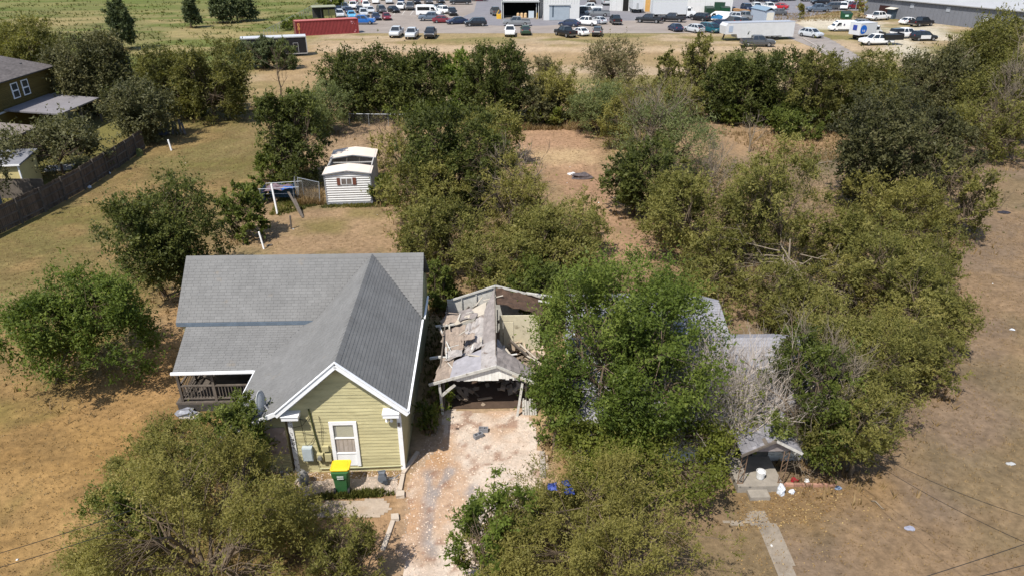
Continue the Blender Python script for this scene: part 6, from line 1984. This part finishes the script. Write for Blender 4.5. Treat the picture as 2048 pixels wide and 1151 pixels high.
# white gooseneck horse trailer
t0, t1 = G(1448, 84), G(1586, 80)
ht = thing('white_trailer', 'long white enclosed gooseneck trailer parked on dry grass', 'trailer', (t0.x, t0.y + .3, 0), math.atan2(t1.y - t0.y, t1.x - t0.x))
LT = (t1 - t0).length
TW = M('trailer_white', (.66, .67, .68), .4, .07, .8)
b = MB()
prof = [(0.2, 1.25), (2.4, 1.25), (2.7, .55), (LT, .55), (LT, 3.15), (.5, 3.15), (.05, 2.7)]
b.add([(x, 0, z) for x, z in prof] + [(x, 2.5, z) for x, z in prof],
      [tuple(range(7)), tuple(range(13, 6, -1))] + [(i, 7 + i, 7 + (i + 1) % 7, (i + 1) % 7) for i in range(7)])
for k in range(22):
    b.box((2.9 + (LT - 3.1) * k / 22, -.006, 1.85), (.03, .02, 2.55))
b.build('body', TW, ht)
MB().box((LT / 2 + .25, 1.25, 3.19), (LT - .5, 2.54, .06)).build('roof', M('trailer_roof_grey', lin(168, 172, 180), .5, .08), ht)
MB().box((1.15, -.02, 2.15), (.8, .03, 1.1)).build('nose_window', M('nose_window', lin(168, 182, 200), .3), ht)
MB().bar((.6, 1.2, 1.25), (.35, 1.2, .35), .2).build('hitch', BLACKISH, ht)
add_wheels(ht, [(LT * .62, .12), (LT * .695, .12), (LT * .77, .12)], .38)
MB().box((LT * .695, .0, .78), (3.6, .2, .1)).build('fender', M('alloy_grey', (.34, .34, .35)), ht)
# small grey portable building
s0, s1 = G(1527, 49), G(1548, 49)
ps = thing('grey_portable_building', 'small grey lean-roofed portable building with a cream roller door', 'shed', (s0.x, s0.y, 0), R(10))
WS = (s1 - s0).length
b = MB()
b.box((WS / 2, 3.2, 1.4), (WS, 6.4, 2.8))
b.build('wall', M('blue_grey_cladding', lin(168, 178, 190), .6, .06), ps)
MB().slab([(-.15, -.2, 2.75), (WS / 2, -.2, 3.4), (WS / 2, 6.6, 3.4), (-.15, 6.6, 2.75)], .1).build('roof', M('steel_blue_roof', lin(128, 148, 164), .5, .05), ps)
MB().slab([(WS / 2, -.2, 3.4), (WS + .15, -.2, 2.75), (WS + .15, 6.6, 2.75), (WS / 2, 6.6, 3.4)], .1).build('roof', M('steel_blue_roof', lin(128, 148, 164)), ps)
MB().box((WS * .56, -.05, 1.2), (WS * .7, .06, 2.3)).build('roller_door', M('cream_roof', lin(222, 216, 200)), ps)
# open-sided rack behind the red container
e0, e1 = G(628, 38), G(674, 36)
rk = thing('roofed_rack', 'open roofed rack of timber behind the red container', 'rack', (e0.x, e0.y, 0), math.atan2(e1.y - e0.y, e1.x - e0.x))
LR = (e1 - e0).length
MB().slab([(-.2, -.3, 2.5), (LR, -.3, 2.5), (LR, 1.8, 2.7), (-.2, 1.8, 2.7)], .12).build('roof', M('olive_grey_roof', lin(150, 152, 130), .7, .1), rk)
for k in range(4):
    MB().box((LR * k / 3, 0, 1.2), (.12, .12, 2.4)).build('post', M('dark_metal', (.06, .06, .06)), rk)
MB().box((LR / 2, 1.6, 1.1), (LR, .1, 2.2)).build('back_panel', M('dark_skirt', lin(70, 66, 62)), rk)
for k in range(5):
    MB().box((LR * (.5 + .1 * k), .6, .9), (.5, .5, 1.8)).build('timber', M('greenish_timber', lin(168, 160, 104), .9, .2), rk)
# dumpsters
def dumpster(label, px, py, rz, mat):
    t = thing('dumpster', label, 'dumpster', G(px, py), rz)
    b = MB()
    b.add([(-1, -.7, .15), (1, -.7, .15), (1, .7, .15), (-1, .7, .15), (-1.1, -.9, 1.3), (1.1, -.9, 1.3), (1.1, .7, 1.7), (-1.1, .7, 1.7)], [(3, 2, 1, 0), (4, 5, 6, 7), (0, 1, 5, 4), (1, 2, 6, 5), (2, 3, 7, 6), (3, 0, 4, 7)])
    b.build('bin_body', mat, t)
    for s in (-.5, .5):
        MB().slab([(s - .5, -.92, 1.33), (s + .5, -.92, 1.33), (s + .5, .7, 1.74), (s - .5, .7, 1.74)], .05).build('lid', M('dark_lid', (.03, .05, .04), .5), t)
    return t
DG = M('dumpster_green', lin(30, 84, 56), .6, .2)
d1 = dumpster('green dumpster with white lettering patch beside the grey building', 1691, 39, .05, DG)
MB().box((-.25, -.86, .85), (.8, .03, .4)).build('sign_patch', M('mint_patch', lin(190, 224, 206), .7, .3, 8), d1)
dumpster('dark green dumpster in front of the white hall', 1418, 28, .1, M('dark_green_door', lin(34, 66, 48)))
dumpster('teal dumpster pair inside the hall doorway', 1449, 27, .0, DG)
# light pole
lp = thing('light_pole', 'pale steel light pole by the weedy bank at the back asphalt', 'lamp post', G(1593, 17))
MB().tube([(0, 0, 0), (0, 0, 9)], [.14, .09], 8).build('pole', STEEL, lp)
MB().box((.6, 0, 9), (1.2, .3, .15)).build('lamp_head', STEEL, lp)
MB().lathe((0, 0, 0), [(.35, 0), (.35, .6), (.2, .62)], 10).build('base', M('kerb_concrete', lin(170, 160, 150)), lp)
lp = thing('light_pole', 'thin pole at the left corner of the grey metal building', 'lamp post', G(1711, 20))
MB().tube([(0, 0, 0), (0, 0, 8)], [.12, .08], 8).build('pole', STEEL, lp)
MB().box((-.5, 0, 8), (1.0, .3, .15)).build('lamp_head', STEEL, lp)
wire_panel('wire_fence', 'long wire fence between the green pasture and the car park', (530, 82), (668, 4), 1.8, 0, .6)
for lb, px_, py_, w_, d_, h_ in (('tall weedy shrub on the bank left of the green dumpster', 1600, 38, 1.4, 1.2, 1.6), ('leafy weed clump between dumpster and grey building', 1716, 38, 1.6, 1.2, 2.6)):
    make_tree('shrub', lb, 'shrub', G(px_, py_), (0, 0, h_), (w_, d_, h_), 'khaki', .5, 500, int(px_), stems=3, trunk_r=.04, clump=.5)

# ================================================================== VEHICLES
PAINT = M('car_paint', (0, 0, 0), .28, .04, 1.5, spec=.6, objcol=True)
CGLASS = M('car_glass', (.018, .024, .030), .06, 0, spec=.9)
HL = M('headlight_lens', (.62, .64, .66), .15, 0, spec=.8)
TL = M('tail_lens', (.32, .012, .012), .25, 0, spec=.6)
BLKP = M('black_trim_plastic', (.022, .022, .024), .6, .1)
def loft_body(b, st, W):
    rows = []
    for x, zb, zt, k in st:
        w_ = W / 2 * k
        zm = zb + (zt - zb) * .55
        rows.append([(x, -w_ * .94, zb), (x, -w_, zb + .12), (x, -w_, zm), (x, -w_ * .95, zt - .03), (x, -w_ * .86, zt), (x, w_ * .86, zt), (x, w_ * .95, zt - .03), (x, w_, zm), (x, w_, zb + .12), (x, w_ * .94, zb)])
    b.ring(rows)
def glasshouse(root, bx0, bx1, tx0, tx1, z0, z1, wb, wt, body, pill=.10, mids=(0.5,)):
    g = MB()
    B = [(bx0, -wb, z0), (bx1, -wb, z0), (bx1, wb, z0), (bx0, wb, z0)]
    T_ = [(tx0, -wt, z1), (tx1, -wt, z1), (tx1, wt, z1), (tx0, wt, z1)]
    g.add(B + T_, [(0, 1, 5, 4), (1, 2, 6, 5), (2, 3, 7, 6), (3, 0, 4, 7), (4, 5, 6, 7)])
    g.build('windows', CGLASS, root)
    for p_, q_ in zip(B, T_):
        body.bar(p_, q_, pill, pill * .7, up=(0, 1, 0))
    for m_ in mids:
        for s in (-1, 1):
            body.bar((bx0 + (bx1 - bx0) * m_, s * (wb + .005), z0), (tx0 + (tx1 - tx0) * m_, s * (wt + .005), z1), .09, .05, up=(0, 1, 0))
    xm, L_ = (tx0 + tx1) / 2, tx1 - tx0
    rows = []
    for z, k in ((z1 - .01, 1.03), (z1 + .03, 1.02), (z1 + .065, .86)):
        hx, hy = L_ / 2 * k + .04 * (k > 1), wt * k
        rows.append([(xm - hx, -hy + .1, z), (xm - hx + .12, -hy, z), (xm + hx - .12, -hy, z), (xm + hx, -hy + .1, z), (xm + hx, hy - .1, z), (xm + hx - .12, hy, z), (xm - hx + .12, hy, z), (xm - hx, hy - .1, z)])
    body.ring(rows)
def lights(root, xf, xr, y, zf, zr):
    for s in (-1, 1):
        MB().box((xf, s * y, zf), (.12, .36, .16)).build('headlight', HL, root)
        MB().box((xr, s * y, zr), (.08, .24, .26)).build('tail_light', TL, root)
    MB().box((xf + .02, 0, zf - .12), (.10, y * 1.1, .26)).build('grille', BLKP, root)
    MB().box((xf + .03, 0, zf - .38), (.10, y * 2.1, .14)).build('bumper', BLKP, root)
def mirrors(b, x, y, z):
    for s in (-1, 1):
        b.box((x, s * (y + .1), z), (.12, .22, .14))
def make_vehicle(kind):
    r = thing(kind, 'vehicle', 'car')
    b = MB()
    if kind == 'sedan':
        loft_body(b, [(-2.37, .42, .74, .80), (-2.2, .28, .96, .94), (-1.4, .2, 1.0, 1), (0, .19, .97, 1), (1.0, .2, .95, 1), (1.85, .22, .84, .97), (2.22, .28, .72, .9), (2.38, .42, .58, .78)], 1.84)
        glasshouse(r, -1.85, 1.12, -1.05, .34, .94, 1.40, .80, .60, b)
        mirrors(b, .75, .84, .98)
        lights(r, 2.24, -2.28, .66, .66, .84)
        W_, wx, rr = 1.66, 1.42, .33
    elif kind in ('suv', 'crossover'):
        c = kind == 'crossover'
        loft_body(b, [(-2.36, .48, .9, .84), (-2.25, .32, 1.06, .95), (-1.4, .26, 1.08, 1), (0, .25, 1.06, 1), (1.1, .26, 1.06, 1), (1.95, .28, .98, .97), (2.28, .34, .84, .9), (2.38, .48, .68, .8)], 1.92)
        glasshouse(r, -2.2, 1.2, -1.85 if not c else -1.45, .45, 1.05, 1.66 if not c else 1.56, .84, .66, b, mids=(.36, .66))
        mirrors(b, .85, .88, 1.12)
        lights(r, 2.26, -2.27, .7, .8, 1.0)
        W_, wx, rr = 1.72, 1.42, .37
    elif kind == 'minivan':
        loft_body(b, [(-2.5, .45, .95, .86), (-2.4, .3, 1.1, .96), (0, .22, 1.08, 1), (1.2, .23, 1.05, 1), (2.1, .27, .9, .96), (2.5, .42, .64, .8)], 1.98)
        glasshouse(r, -2.4, 1.75, -2.1, .6, 1.06, 1.70, .88, .7, b, mids=(.33, .62))
        mirrors(b, 1.1, .9, 1.1)
        lights(r, 2.36, -2.42, .72, .74, 1.1)
        W_, wx, rr = 1.76, 1.5, .34
    elif kind == 'pickup':
        loft_body(b, [(-2.92, .58, 1.0, .93), (-2.86, .46, 1.16, .97), (-1.0, .40, 1.18, 1), (-.9, .38, 1.2, 1), (1.3, .38, 1.2, 1), (2.3, .40, 1.16, .98), (2.82, .44, 1.08, .93), (2.92, .56, .9, .86)], 2.02)
        glasshouse(r, -1.0, 1.42, -.86, .72, 1.18, 1.82, .88, .70, b, mids=(.42,))
        mirrors(b, 1.05, .95, 1.25)
        for s in (-1, 1):
            b.box((-1.95, s * .93, 1.22), (1.85, .10, .10))
        b.box((-2.86, 0, 1.20), (.08, 1.8, .14))
        MB().box((-1.95, 0, 1.172), (1.78, 1.70, .02)).build('bed_liner', BLKP, r)
        lights(r, 2.83, -2.88, .78, .92, .98)
        MB().box((-2.96, 0, .56), (.12, 1.8, .18)).build('rear_bumper', M('chrome_bumper', (.4, .4, .41), .25, 0, metal=.8), r)
        W_, wx, rr = 1.80, 1.82, .42
    elif kind in ('cargo_van', 'passenger_van'):
        loft_body(b, [(-2.95, .45, 2.42, .95), (-2.85, .36, 2.52, .98), (0, .32, 2.54, 1), (1.1, .32, 2.48, 1), (1.75, .32, 2.0, .99), (2.05, .34, 1.32, .97), (2.75, .36, 1.08, .92), (2.92, .45, .85, .84)], 2.06)
        g = MB()
        g.add([(1.27, -.82, 2.36), (1.27, .82, 2.36), (2.10, .90, 1.36), (2.10, -.90, 1.36), (1.33, -.82, 2.40), (1.33, .82, 2.40), (2.16, .90, 1.37), (2.16, -.90, 1.37)], [(4, 7, 6, 5), (0, 1, 2, 3), (0, 4, 5, 1), (3, 2, 6, 7), (0, 3, 7, 4), (1, 5, 6, 2)])
        g.build('windscreen', CGLASS, r)
        for s in (-1, 1):
            g = MB()
            g.add([(.5, s * 1.035, 1.32), (1.72, s * 1.035, 1.32), (1.25, s * 1.01, 2.1), (.55, s * 1.01, 2.1)], [(0, 1, 2, 3), (3, 2, 1, 0)])
            if kind == 'passenger_van':
                g.add([(-2.6, s * 1.036, 1.4), (.3, s * 1.036, 1.4), (.3, s * 1.03, 2.15), (-2.6, s * 1.03, 2.15)], [(0, 1, 2, 3), (3, 2, 1, 0)])
            g.build('side_window', CGLASS, r)
            MB().box((-.4, s * 1.04, .55), (3.2, .03, .12)).build('side_trim', BLKP, r)
        mirrors(b, 1.65, 1.02, 1.5)
        lights(r, 2.80, -2.92, .78, .86, 1.3)
        W_, wx, rr = 1.84, 1.85, .37
    b.build('body', PAINT, r)
    for x in (-wx, wx):
        for s in (-1, 1):
            k = MB()
            wheel_mesh(k, x, s * (W_ / 2 - .02), rr, .24, s)
            k.build('wheel', [TYRE, HUB], r)
    return r
CC = {'white': (.72, .72, .71), 'silver': (.44, .46, .48), 'grey': (.17, .18, .19), 'dark grey': (.065, .068, .073), 'black': (.012, .012, .014), 'navy': (.016, .026, .060),
      'blue': (.012, .10, .34), 'sky': (.10, .34, .56), 'red': (.36, .014, .018), 'maroon': (.16, .018, .026), 'tan': (.36, .30, .22), 'teal': (.015, .085, .11), 'green': (.02, .05, .03), 'steel': (.09, .115, .15), 'brown': (.07, .05, .04)}
PROTO = {}
CARG = 'vehicles parked in the far car park'
def V_(kind, color, px, py, head, label, cat=None):
    if kind not in PROTO:
        PROTO[kind] = make_vehicle(kind)
        r = PROTO[kind]
    else:
        r = dup(PROTO[kind], (0, 0, 0), 0)
    L_, W_ = {'sedan': (4.7, 1.84), 'suv': (4.75, 1.92), 'crossover': (4.75, 1.92), 'minivan': (5, 1.98), 'pickup': (5.85, 2.02), 'cargo_van': (5.9, 2.06), 'passenger_van': (5.9, 2.06)}[kind]
    h = R(head)
    hy = (abs(L_ / 2 * math.sin(h)) + abs(W_ / 2 * math.cos(h))) * .88
    y = G(px, py).y + hy
    s = sc_at(y, .6)
    r.location = ((px - 1024) / s, y, .018)
    r.rotation_euler = (0, 0, h)
    nice = {'sedan': 'car', 'suv': 'car', 'crossover': 'car', 'minivan': 'car', 'pickup': 'pickup truck', 'cargo_van': 'van', 'passenger_van': 'van'}[kind]
    tag(r, label, cat or nice, CARG)
    for c in r.children:
        if c.name.split('.')[0] == 'body':
            c.color = (*CC[color], 1)
    return r
# row on the grass and front row of the lot
V_('pickup', 'silver', 793, 77, 268, 'grey-silver pickup facing the field, leftmost of three on the grass edge')
V_('pickup', 'silver', 824, 80, 269, 'silver pickup facing the field, middle of three on the grass edge')
V_('pickup', 'black', 861, 79, 270, 'black pickup facing the field, rightmost of three on the grass edge')
V_('pickup', 'white', 1020, 75, 270, 'white pickup facing the field beside a dark green car')
V_('suv', 'green', 1051, 72, 92, 'dark green car with its rear to the field beside the white pickup')
V_('pickup', 'black', 1131, 77, 118, 'black pickup parked askew with its tail on the grass')
V_('sedan', 'white', 1160, 74, 118, 'white saloon tail to the grass between two dark vehicles')
V_('suv', 'black', 1195, 75, 80, 'black car tail to the grass beside the white saloon')
V_('sedan', 'navy', 1351, 65, 100, 'dark blue saloon at the lot edge left of the silver car')
V_('crossover', 'silver', 1388, 68, 118, 'silver car at the lot edge between two dark cars')
V_('minivan', 'teal', 1421, 68, 300, 'dark teal minivan nosing toward the field at the lot edge')
V_('sedan', 'navy', 1441, 56, 110, 'dark blue car half hidden behind the teal minivan')
V_('suv', 'dark grey', 1465, 52, 100, 'dark grey car half hidden behind the nose of the white trailer')
V_('sedan', 'dark grey', 1484, 52, 100, 'dark car roof showing over the white trailer')
V_('pickup', 'dark grey', 1515, 95, 355, 'dark grey pickup partly hidden by trees below the white trailer')
V_('crossover', 'silver', 1622, 78, 300, 'silver car standing on the service lane')
# second aisle
V_('pickup', 'blue', 724, 50, 0, 'bright blue pickup poking out behind the red container')
V_('sedan', 'navy', 752, 42, 285, 'dark blue saloon left of the maroon car')
V_('sedan', 'maroon', 773, 42, 285, 'maroon saloon at the right end of its row facing the field')
V_('sedan', 'sky', 703, 38, 285, 'light blue car above the red container')
V_('suv', 'silver', 727, 35, 285, 'silver suv behind the bright blue pickup')
V_('suv', 'silver', 680, 37, 285, 'silver car at the end of the roofed rack')
V_('pickup', 'steel', 863, 43, 180, 'steel-blue pickup standing across the aisle in front of the white van')
V_('passenger_van', 'white', 858, 34, 0, 'tall white passenger van behind the steel-blue pickup')
V_('sedan', 'maroon', 886, 47, 5, 'maroon saloon behind the tail of the steel-blue pickup')
V_('sedan', 'navy', 914, 50, 200, 'dark blue saloon left of the black estate car')
V_('suv', 'black', 951, 54, 190, 'black estate car at the right end of the aisle row')
V_('sedan', 'black', 881, 22, 330, 'black saloon just behind the white passenger van')
V_('suv', 'white', 888, 29, 300, 'white car wedged right of the white passenger van')
V_('suv', 'black', 905, 33, 280, 'black car with pale bonnet above the maroon saloon')
V_('pickup', 'grey', 1033, 53, 180, 'grey pickup standing sideways in front of the open bay')
V_('pickup', 'dark grey', 991, 33, 100, 'dark pickup at the left corner of the white warehouse')
V_('sedan', 'navy', 1139, 55, 150, 'dark blue saloon behind the black askew pickup')
V_('pickup', 'white', 1172, 54, 150, 'white pickup parked askew right of the workshop')
V_('sedan', 'silver', 1197, 50, 120, 'pale silver saloon behind the white askew pickup')
V_('pickup', 'grey', 1194, 34, 180, 'grey-brown pickup with blue load standing sideways by the hall')
V_('pickup', 'white', 1181, 23, 180, 'white pickup behind the grey-brown one by the workshop corner')
V_('suv', 'dark grey', 1164, 30, 150, 'dark car between workshop and grey-brown pickup')
V_('pickup', 'black', 1231, 51, 92, 'black pickup seen from behind in the right-hand aisle')
V_('pickup', 'silver', 1212, 12, 90, 'pale green-white utility truck in front of the white hall')
V_('pickup', 'brown', 1183, 8, 270, 'reddish-brown truck at the left end of the white hall')
V_('pickup', 'black', 1298, 48, 158, 'black pickup tail to the right of the aisle, leftmost of two')
V_('pickup', 'black', 1344, 46, 158, 'black pickup below the white box truck, rightmost of two')
V_('suv', 'black', 1400, 44, 130, 'black car left of the white and blue service van')
V_('suv', 'silver', 1464, 42, 150, 'silver suv right of the white and blue service van')
V_('pickup', 'grey', 1488, 43, 125, 'grey pickup with blue cab beside the grey portable building')
sv = V_('cargo_van', 'white', 1437, 45, 150, 'white service van with a blue painted flank')
sv.scale = (.86, .9, .8)
# left block of rows
for px_, py_, kd, c_, hd, lb in (
    (689, 22, 'suv', 'steel', 285, 'grey-blue car by the pasture fence in the third row'), (675, 27, 'sedan', 'navy', 285, 'dark blue saloon nearest the pasture fence'),
    (698, 29, 'sedan', 'navy', 285, 'dark blue saloon second from the pasture fence'), (707, 20, 'pickup', 'white', 275, 'white pickup above the two dark blue saloons'),
    (719, 27, 'sedan', 'black', 285, 'black saloon with pale roof left of the white estate'), (732, 18, 'suv', 'white', 285, 'white estate car behind the silver saloon'),
    (741, 28, 'sedan', 'silver', 285, 'silver-white saloon left of the dark suv'), (763, 28, 'suv', 'dark grey', 290, 'dark grey suv between silver and black saloons'),
    (787, 27, 'sedan', 'black', 300, 'black saloon pointing down the aisle at the row end'), (801, 22, 'pickup', 'white', 275, 'white pickup left of the dark pickup in the third row'),
    (820, 22, 'pickup', 'dark grey', 275, 'dark pickup at the right end of the third row'),
    (708, 9, 'suv', 'red', 275, 'bright red suv by the pasture fence in the back row'), (730, 8, 'suv', 'red', 275, 'dark red suv right of the bright red one'),
    (751, 9, 'sedan', 'white', 280, 'white saloon in the back row right of the two red cars'), (778, 9, 'suv', 'silver', 280, 'silver suv in the back row'),
    (802, 9, 'sedan', 'navy', 280, 'dark blue saloon in the back row right of the silver suv'), (833, 10, 'suv', 'black', 285, 'black suv at the middle of the back row'),
    (857, 10, 'suv', 'dark grey', 285, 'dark grey suv in the back row above the white van'), (881, 8, 'sedan', 'black', 285, 'black saloon in the back row left of the kerbed corner'),
    (921, 10, 'pickup', 'black', 180, 'black pickup standing sideways at the kerbed corner'), (958, 3, 'sedan', 'maroon', 180, 'maroon car at the top of the asphalt aisle'),
    (820, 2, 'suv', 'black', 285, 'black suv cut by the top edge, left of its dark neighbours'), (844, 2, 'sedan', 'dark grey', 285, 'dark saloon cut by the top edge above the white van'),
    (868, 2, 'suv', 'black', 285, 'black car cut by the top edge, rightmost of the dark ones'), (768, 2, 'suv', 'grey', 280, 'grey car cut by the top edge above the silver suv'),
    (740, 1, 'sedan', 'silver', 280, 'silver car cut by the top edge above the red cars'),
    (905, 2, 'pickup', 'dark grey', 180, 'dark truck cut by the top edge by the kerbed corner'),
    # right-hand block by the back asphalt
    (1512, 23, 'pickup', 'white', 270, 'white work truck left of the white one with ladder gear'), (1537, 23, 'pickup', 'white', 275, 'white pickup facing out behind the grey portable building'),
    (1558, 20, 'sedan', 'red', 150, 'bright red saloon on the back asphalt'), (1554, 32, 'sedan', 'dark grey', 160, 'dark grey saloon at the bank below the red saloon'),
    (1494, 24, 'suv', 'navy', 275, 'dark blue car behind the pallet boards'), (1637, 25, 'pickup', 'steel', 180, 'grey-blue pickup at the top of the weedy bank'),
    (1664, 20, 'suv', 'dark grey', 180, 'dark car right of the grey-blue pickup on the bank'), (1687, 21, 'suv', 'white', 250, 'small white car above the green dumpster'),
    (1696, 17, 'suv', 'white', 200, 'white suv above the dumpster by the grey building'), (1640, 10, 'suv', 'black', 180, 'black car behind the grey-blue pickup'),
    (1514, 5, 'suv', 'black', 200, 'black car at the back right of the white hall'), (1544, 6, 'suv', 'navy', 200, 'dark blue car beyond the red saloon'),
    (1577, 3, 'suv', 'grey', 200, 'grey car cut by the top edge left of the light pole'), (1617, 4, 'sedan', 'grey', 200, 'grey car cut by the top edge right of the light pole'),
    (1665, 4, 'suv', 'dark grey', 200, 'dark grey car cut by the top edge near the grey building'), (1692, 3, 'sedan', 'maroon', 200, 'dark red car cut by the top edge beside the grey building'),
    (1708, 19, 'suv', 'maroon', 180, 'reddish vehicle tucked at the corner of the grey building'),
):
    V_(kd, c_, px_, py_, hd, lb)
# caliche yard
V_('pickup', 'white', 1757, 43, 25, 'white pickup by the canopy of the grey building')
V_('sedan', 'white', 1818, 51, 25, 'white saloon parked left of the black pickup by the grey building')
V_('pickup', 'black', 1843, 55, 25, 'black pickup beside the white saloon by the grey building')
cv = V_('cargo_van', 'white', 1683, 64, 178, 'white cargo van with small dark emblem on its flank')
b = MB()
b.box((-.1, 1.05, 1.72), (.3, .02, .34)).box((-.1, 1.05, 1.45), (.36, .02, .10))
b.build('emblem', M('emblem_dark', lin(84, 70, 92), .6), cv)
MB().add([(-1.2, 1.045, .7), (1.9, 1.045, .7), (1.6, 1.045, 1.25), (-.2, 1.045, 1.9), (-1.4, 1.045, 1.5)], [(4, 3, 2, 1, 0), (0, 1, 2, 3, 4)]).build('blue_stripe', M('van_blue', lin(70, 150, 206), .4, .1), sv)
V_('crossover', 'grey', 1727, 56, 0, 'grey estate car behind the white cargo van')
wp_ = V_('pickup', 'white', 1810, 79, 12, 'white pickup with a black camper cover in the caliche yard')
b = MB()
rows = [[(-2.88, -.9, z0), (-1.0, -.9, z0), (-1.0, .9, z0), (-2.88, .9, z0)] for z0 in (1.27,)] + [[(-2.75, -.72, 1.8), (-1.02, -.75, 1.84), (-1.02, .75, 1.84), (-2.75, .72, 1.8)]]
b.ring(rows)
b.build('camper_cover', M('gloss_black', (.012, .012, .014), .2, 0, spec=.6), wp_)
pc = V_('suv', 'black', 1847, 83, 5, 'black and white police car at the right of the caliche yard', 'police car')
for s in (-1, 1):
    MB().box((-.15, s * .965, .72), (1.95, .02, .62)).build('door', M('police_white', (.74, .74, .74), .3), pc)
MB().box((-.5, 0, 1.76), (.35, 1.1, .10)).build('light_bar', M('light_bar', (.2, .22, .4), .3), pc)
# white truck with black dump bed
dt = V_('pickup', 'white', 1752, 92, 186, 'white truck with a black dump bed at the edge of the caliche yard', 'truck')
b = MB()
b.box((-2.7, 0, 1.35), (3.6, 2.1, .9))
b.build('dump_bed', M('dump_black', (.016, .016, .017), .5, .2), dt)
b = MB()
b.box((-.85, 0, 1.7), (.12, 2.0, 1.0)).box((-4.4, 0, 1.7), (.1, 2.0, .6))
b.build('headboard', M('dump_black', (.016, .016, .017)), dt)
# trucks
def box_truck(name, label, px, py, head, L_, H_, box_mat, cab=True, cabcol=(.72, .72, .71)):
    r = thing(name, label, 'truck')
    h = R(head)
    y = G(px, py).y + abs(L_ / 2 * math.sin(h)) * .9 + abs(1.2 * math.cos(h))
    s = sc_at(y, 1)
    r.location = ((px - 1024) / s, y, .018)
    r.rotation_euler = (0, 0, h)
    bl = L_ - (2.4 if cab else 1.2)
    x0 = -L_ / 2
    b = MB()
    b.box((x0 + bl / 2, 0, .95 + (H_ - .95) / 2), (bl, 2.5, H_ - .95))
    for k in range(int(bl / 1.2)):
        b.box((x0 + .6 + k * 1.2, 0, .95 + (H_ - .95) / 2), (.03, 2.52, H_ - 1.0))
    b.build('cargo_box', box_mat, r)
    MB().box((x0 + bl / 2, 0, H_ + .02), (bl + .04, 2.54, .05)).build('box_roof', M('box_roof', (.60, .61, .63), .5), r)
    MB().box((0, 0, .62), (L_ - .6, .9, .25)).build('chassis', BLKP, r)
    if cab:
        b = MB()
        loft_body(b, [(x0 + bl + .1, .5, 2.45, .95), (x0 + bl + 1.0, .5, 2.45, .95), (x0 + bl + 1.35, .5, 1.75, .93), (x0 + L_ - .2, .55, 1.45, .8), (x0 + L_, .6, 1.2, .72)], 2.3)
        o = b.build('cab', PAINT, r)
        o.color = (*cabcol, 1)
        for sg in (-1, 1):
            MB().box((x0 + bl + .62, sg * 1.08, 1.95), (.75, .04, .55)).build('side_window', CGLASS, r)
        MB().box((x0 + bl + 1.2, 0, 2.08), (.06, 1.8, .6), ry=.45).build('windscreen', CGLASS, r)
    add_wheels(r, [(x0 + 1.6, -1.0), (x0 + 1.6, 1.0), (x0 + L_ - 1.2, -1.0), (x0 + L_ - 1.2, 1.0)], .5, .3)
    return r
box_truck('box_truck', 'white box truck with bonneted cab standing across the front of the hall', 1347, 38, 0, 10.2, 4.0, M('box_white', (.64, .65, .66), .45, .05))
st_ = box_truck('step_van', 'white step van with its rear to the lot at the dark hall doorway', 1270, 27, 92, 7.0, 3.1, M('box_white', (.64, .65, .66)), False)
MB().box((-3.53, .1, 1.6), (.04, .5, 1.5)).build('rear_door', M('awning_grey', (.42, .43, .43)), st_)
lt_ = box_truck('box_truck', 'white box truck with a blue round emblem in the caliche yard', 1733, 82, 25, 6.6, 3.0, M('box_white', (.64, .65, .66)))
b = MB()
BLUEL = M('emblem_blue', lin(20, 104, 200), .5, .05)
xs = [(-2.6 + .95 * math.cos(t) * (1 if math.cos(t) > 0 else .75), -1.275, 1.95 + .78 * math.sin(t)) for t in [2 * math.pi * k / 20 for k in range(20)]]
b.add(xs, [tuple(range(20))])
b.build('emblem', BLUEL, lt_)
b = MB()
for x_, w_ in ((-2.72, .10), (-2.36, .10), (-2.16, .10)):
    b.box((x_, -1.285, 1.72), (w_, .01, .34))
b.box((-2.26, -1.285, 1.58), (.22, .01, .08)).box((-2.26, -1.285, 1.72), (.22, .01, .06)).box((-2.82, -1.285, 1.86), (.10, .01, .08))
b.build('emblem_lettering', M('police_white', (.74, .74, .74)), lt_)
MB().box((-3.33, .0, 2.2), (.03, .9, .9)).build('rear_emblem', M('emblem_navy', lin(52, 70, 150), .5), lt_)

# ================================================================== OVERHEAD CABLES
def cable(label, a, b_, sag, r=.008):
    a, b_ = Vector(a), Vector(b_)
    pts = []
    for k in range(17):
        t = k / 16
        p = a.lerp(b_, t)
        p.z -= sag * 4 * t * (1 - t)
        pts.append(p)
    o = MB().tube(pts, r, 5).build('overhead_cable', CABLE)
    tag(o, label, 'cable')
cable('upper sagging overhead cable running from the shaded tree to the right edge', G(1740, 900, 3.2), G(2160, 1064, 5.5), .25)
cable('lower overhead cable running from the shaded tree to the right edge', G(1735, 915, 3.0), G(2140, 1122, 5.3), .2)
cable('overhead street cable crossing the bottom right corner', G(1760, 1180, 7.0), G(2160, 1048, 7.4), .05)
cable('lowest overhead street cable at the bottom right corner', G(1900, 1166, 7.0), G(2160, 1098, 7.4), .03)
cable('upper overhead street cable crossing the bottom left corner', G(-60, 1122, 7.0), G(260, 1020, 6.5), .05)
cable('lower overhead street cable crossing the bottom left corner', G(-60, 1150, 7.0), G(260, 1050, 6.5), .05)
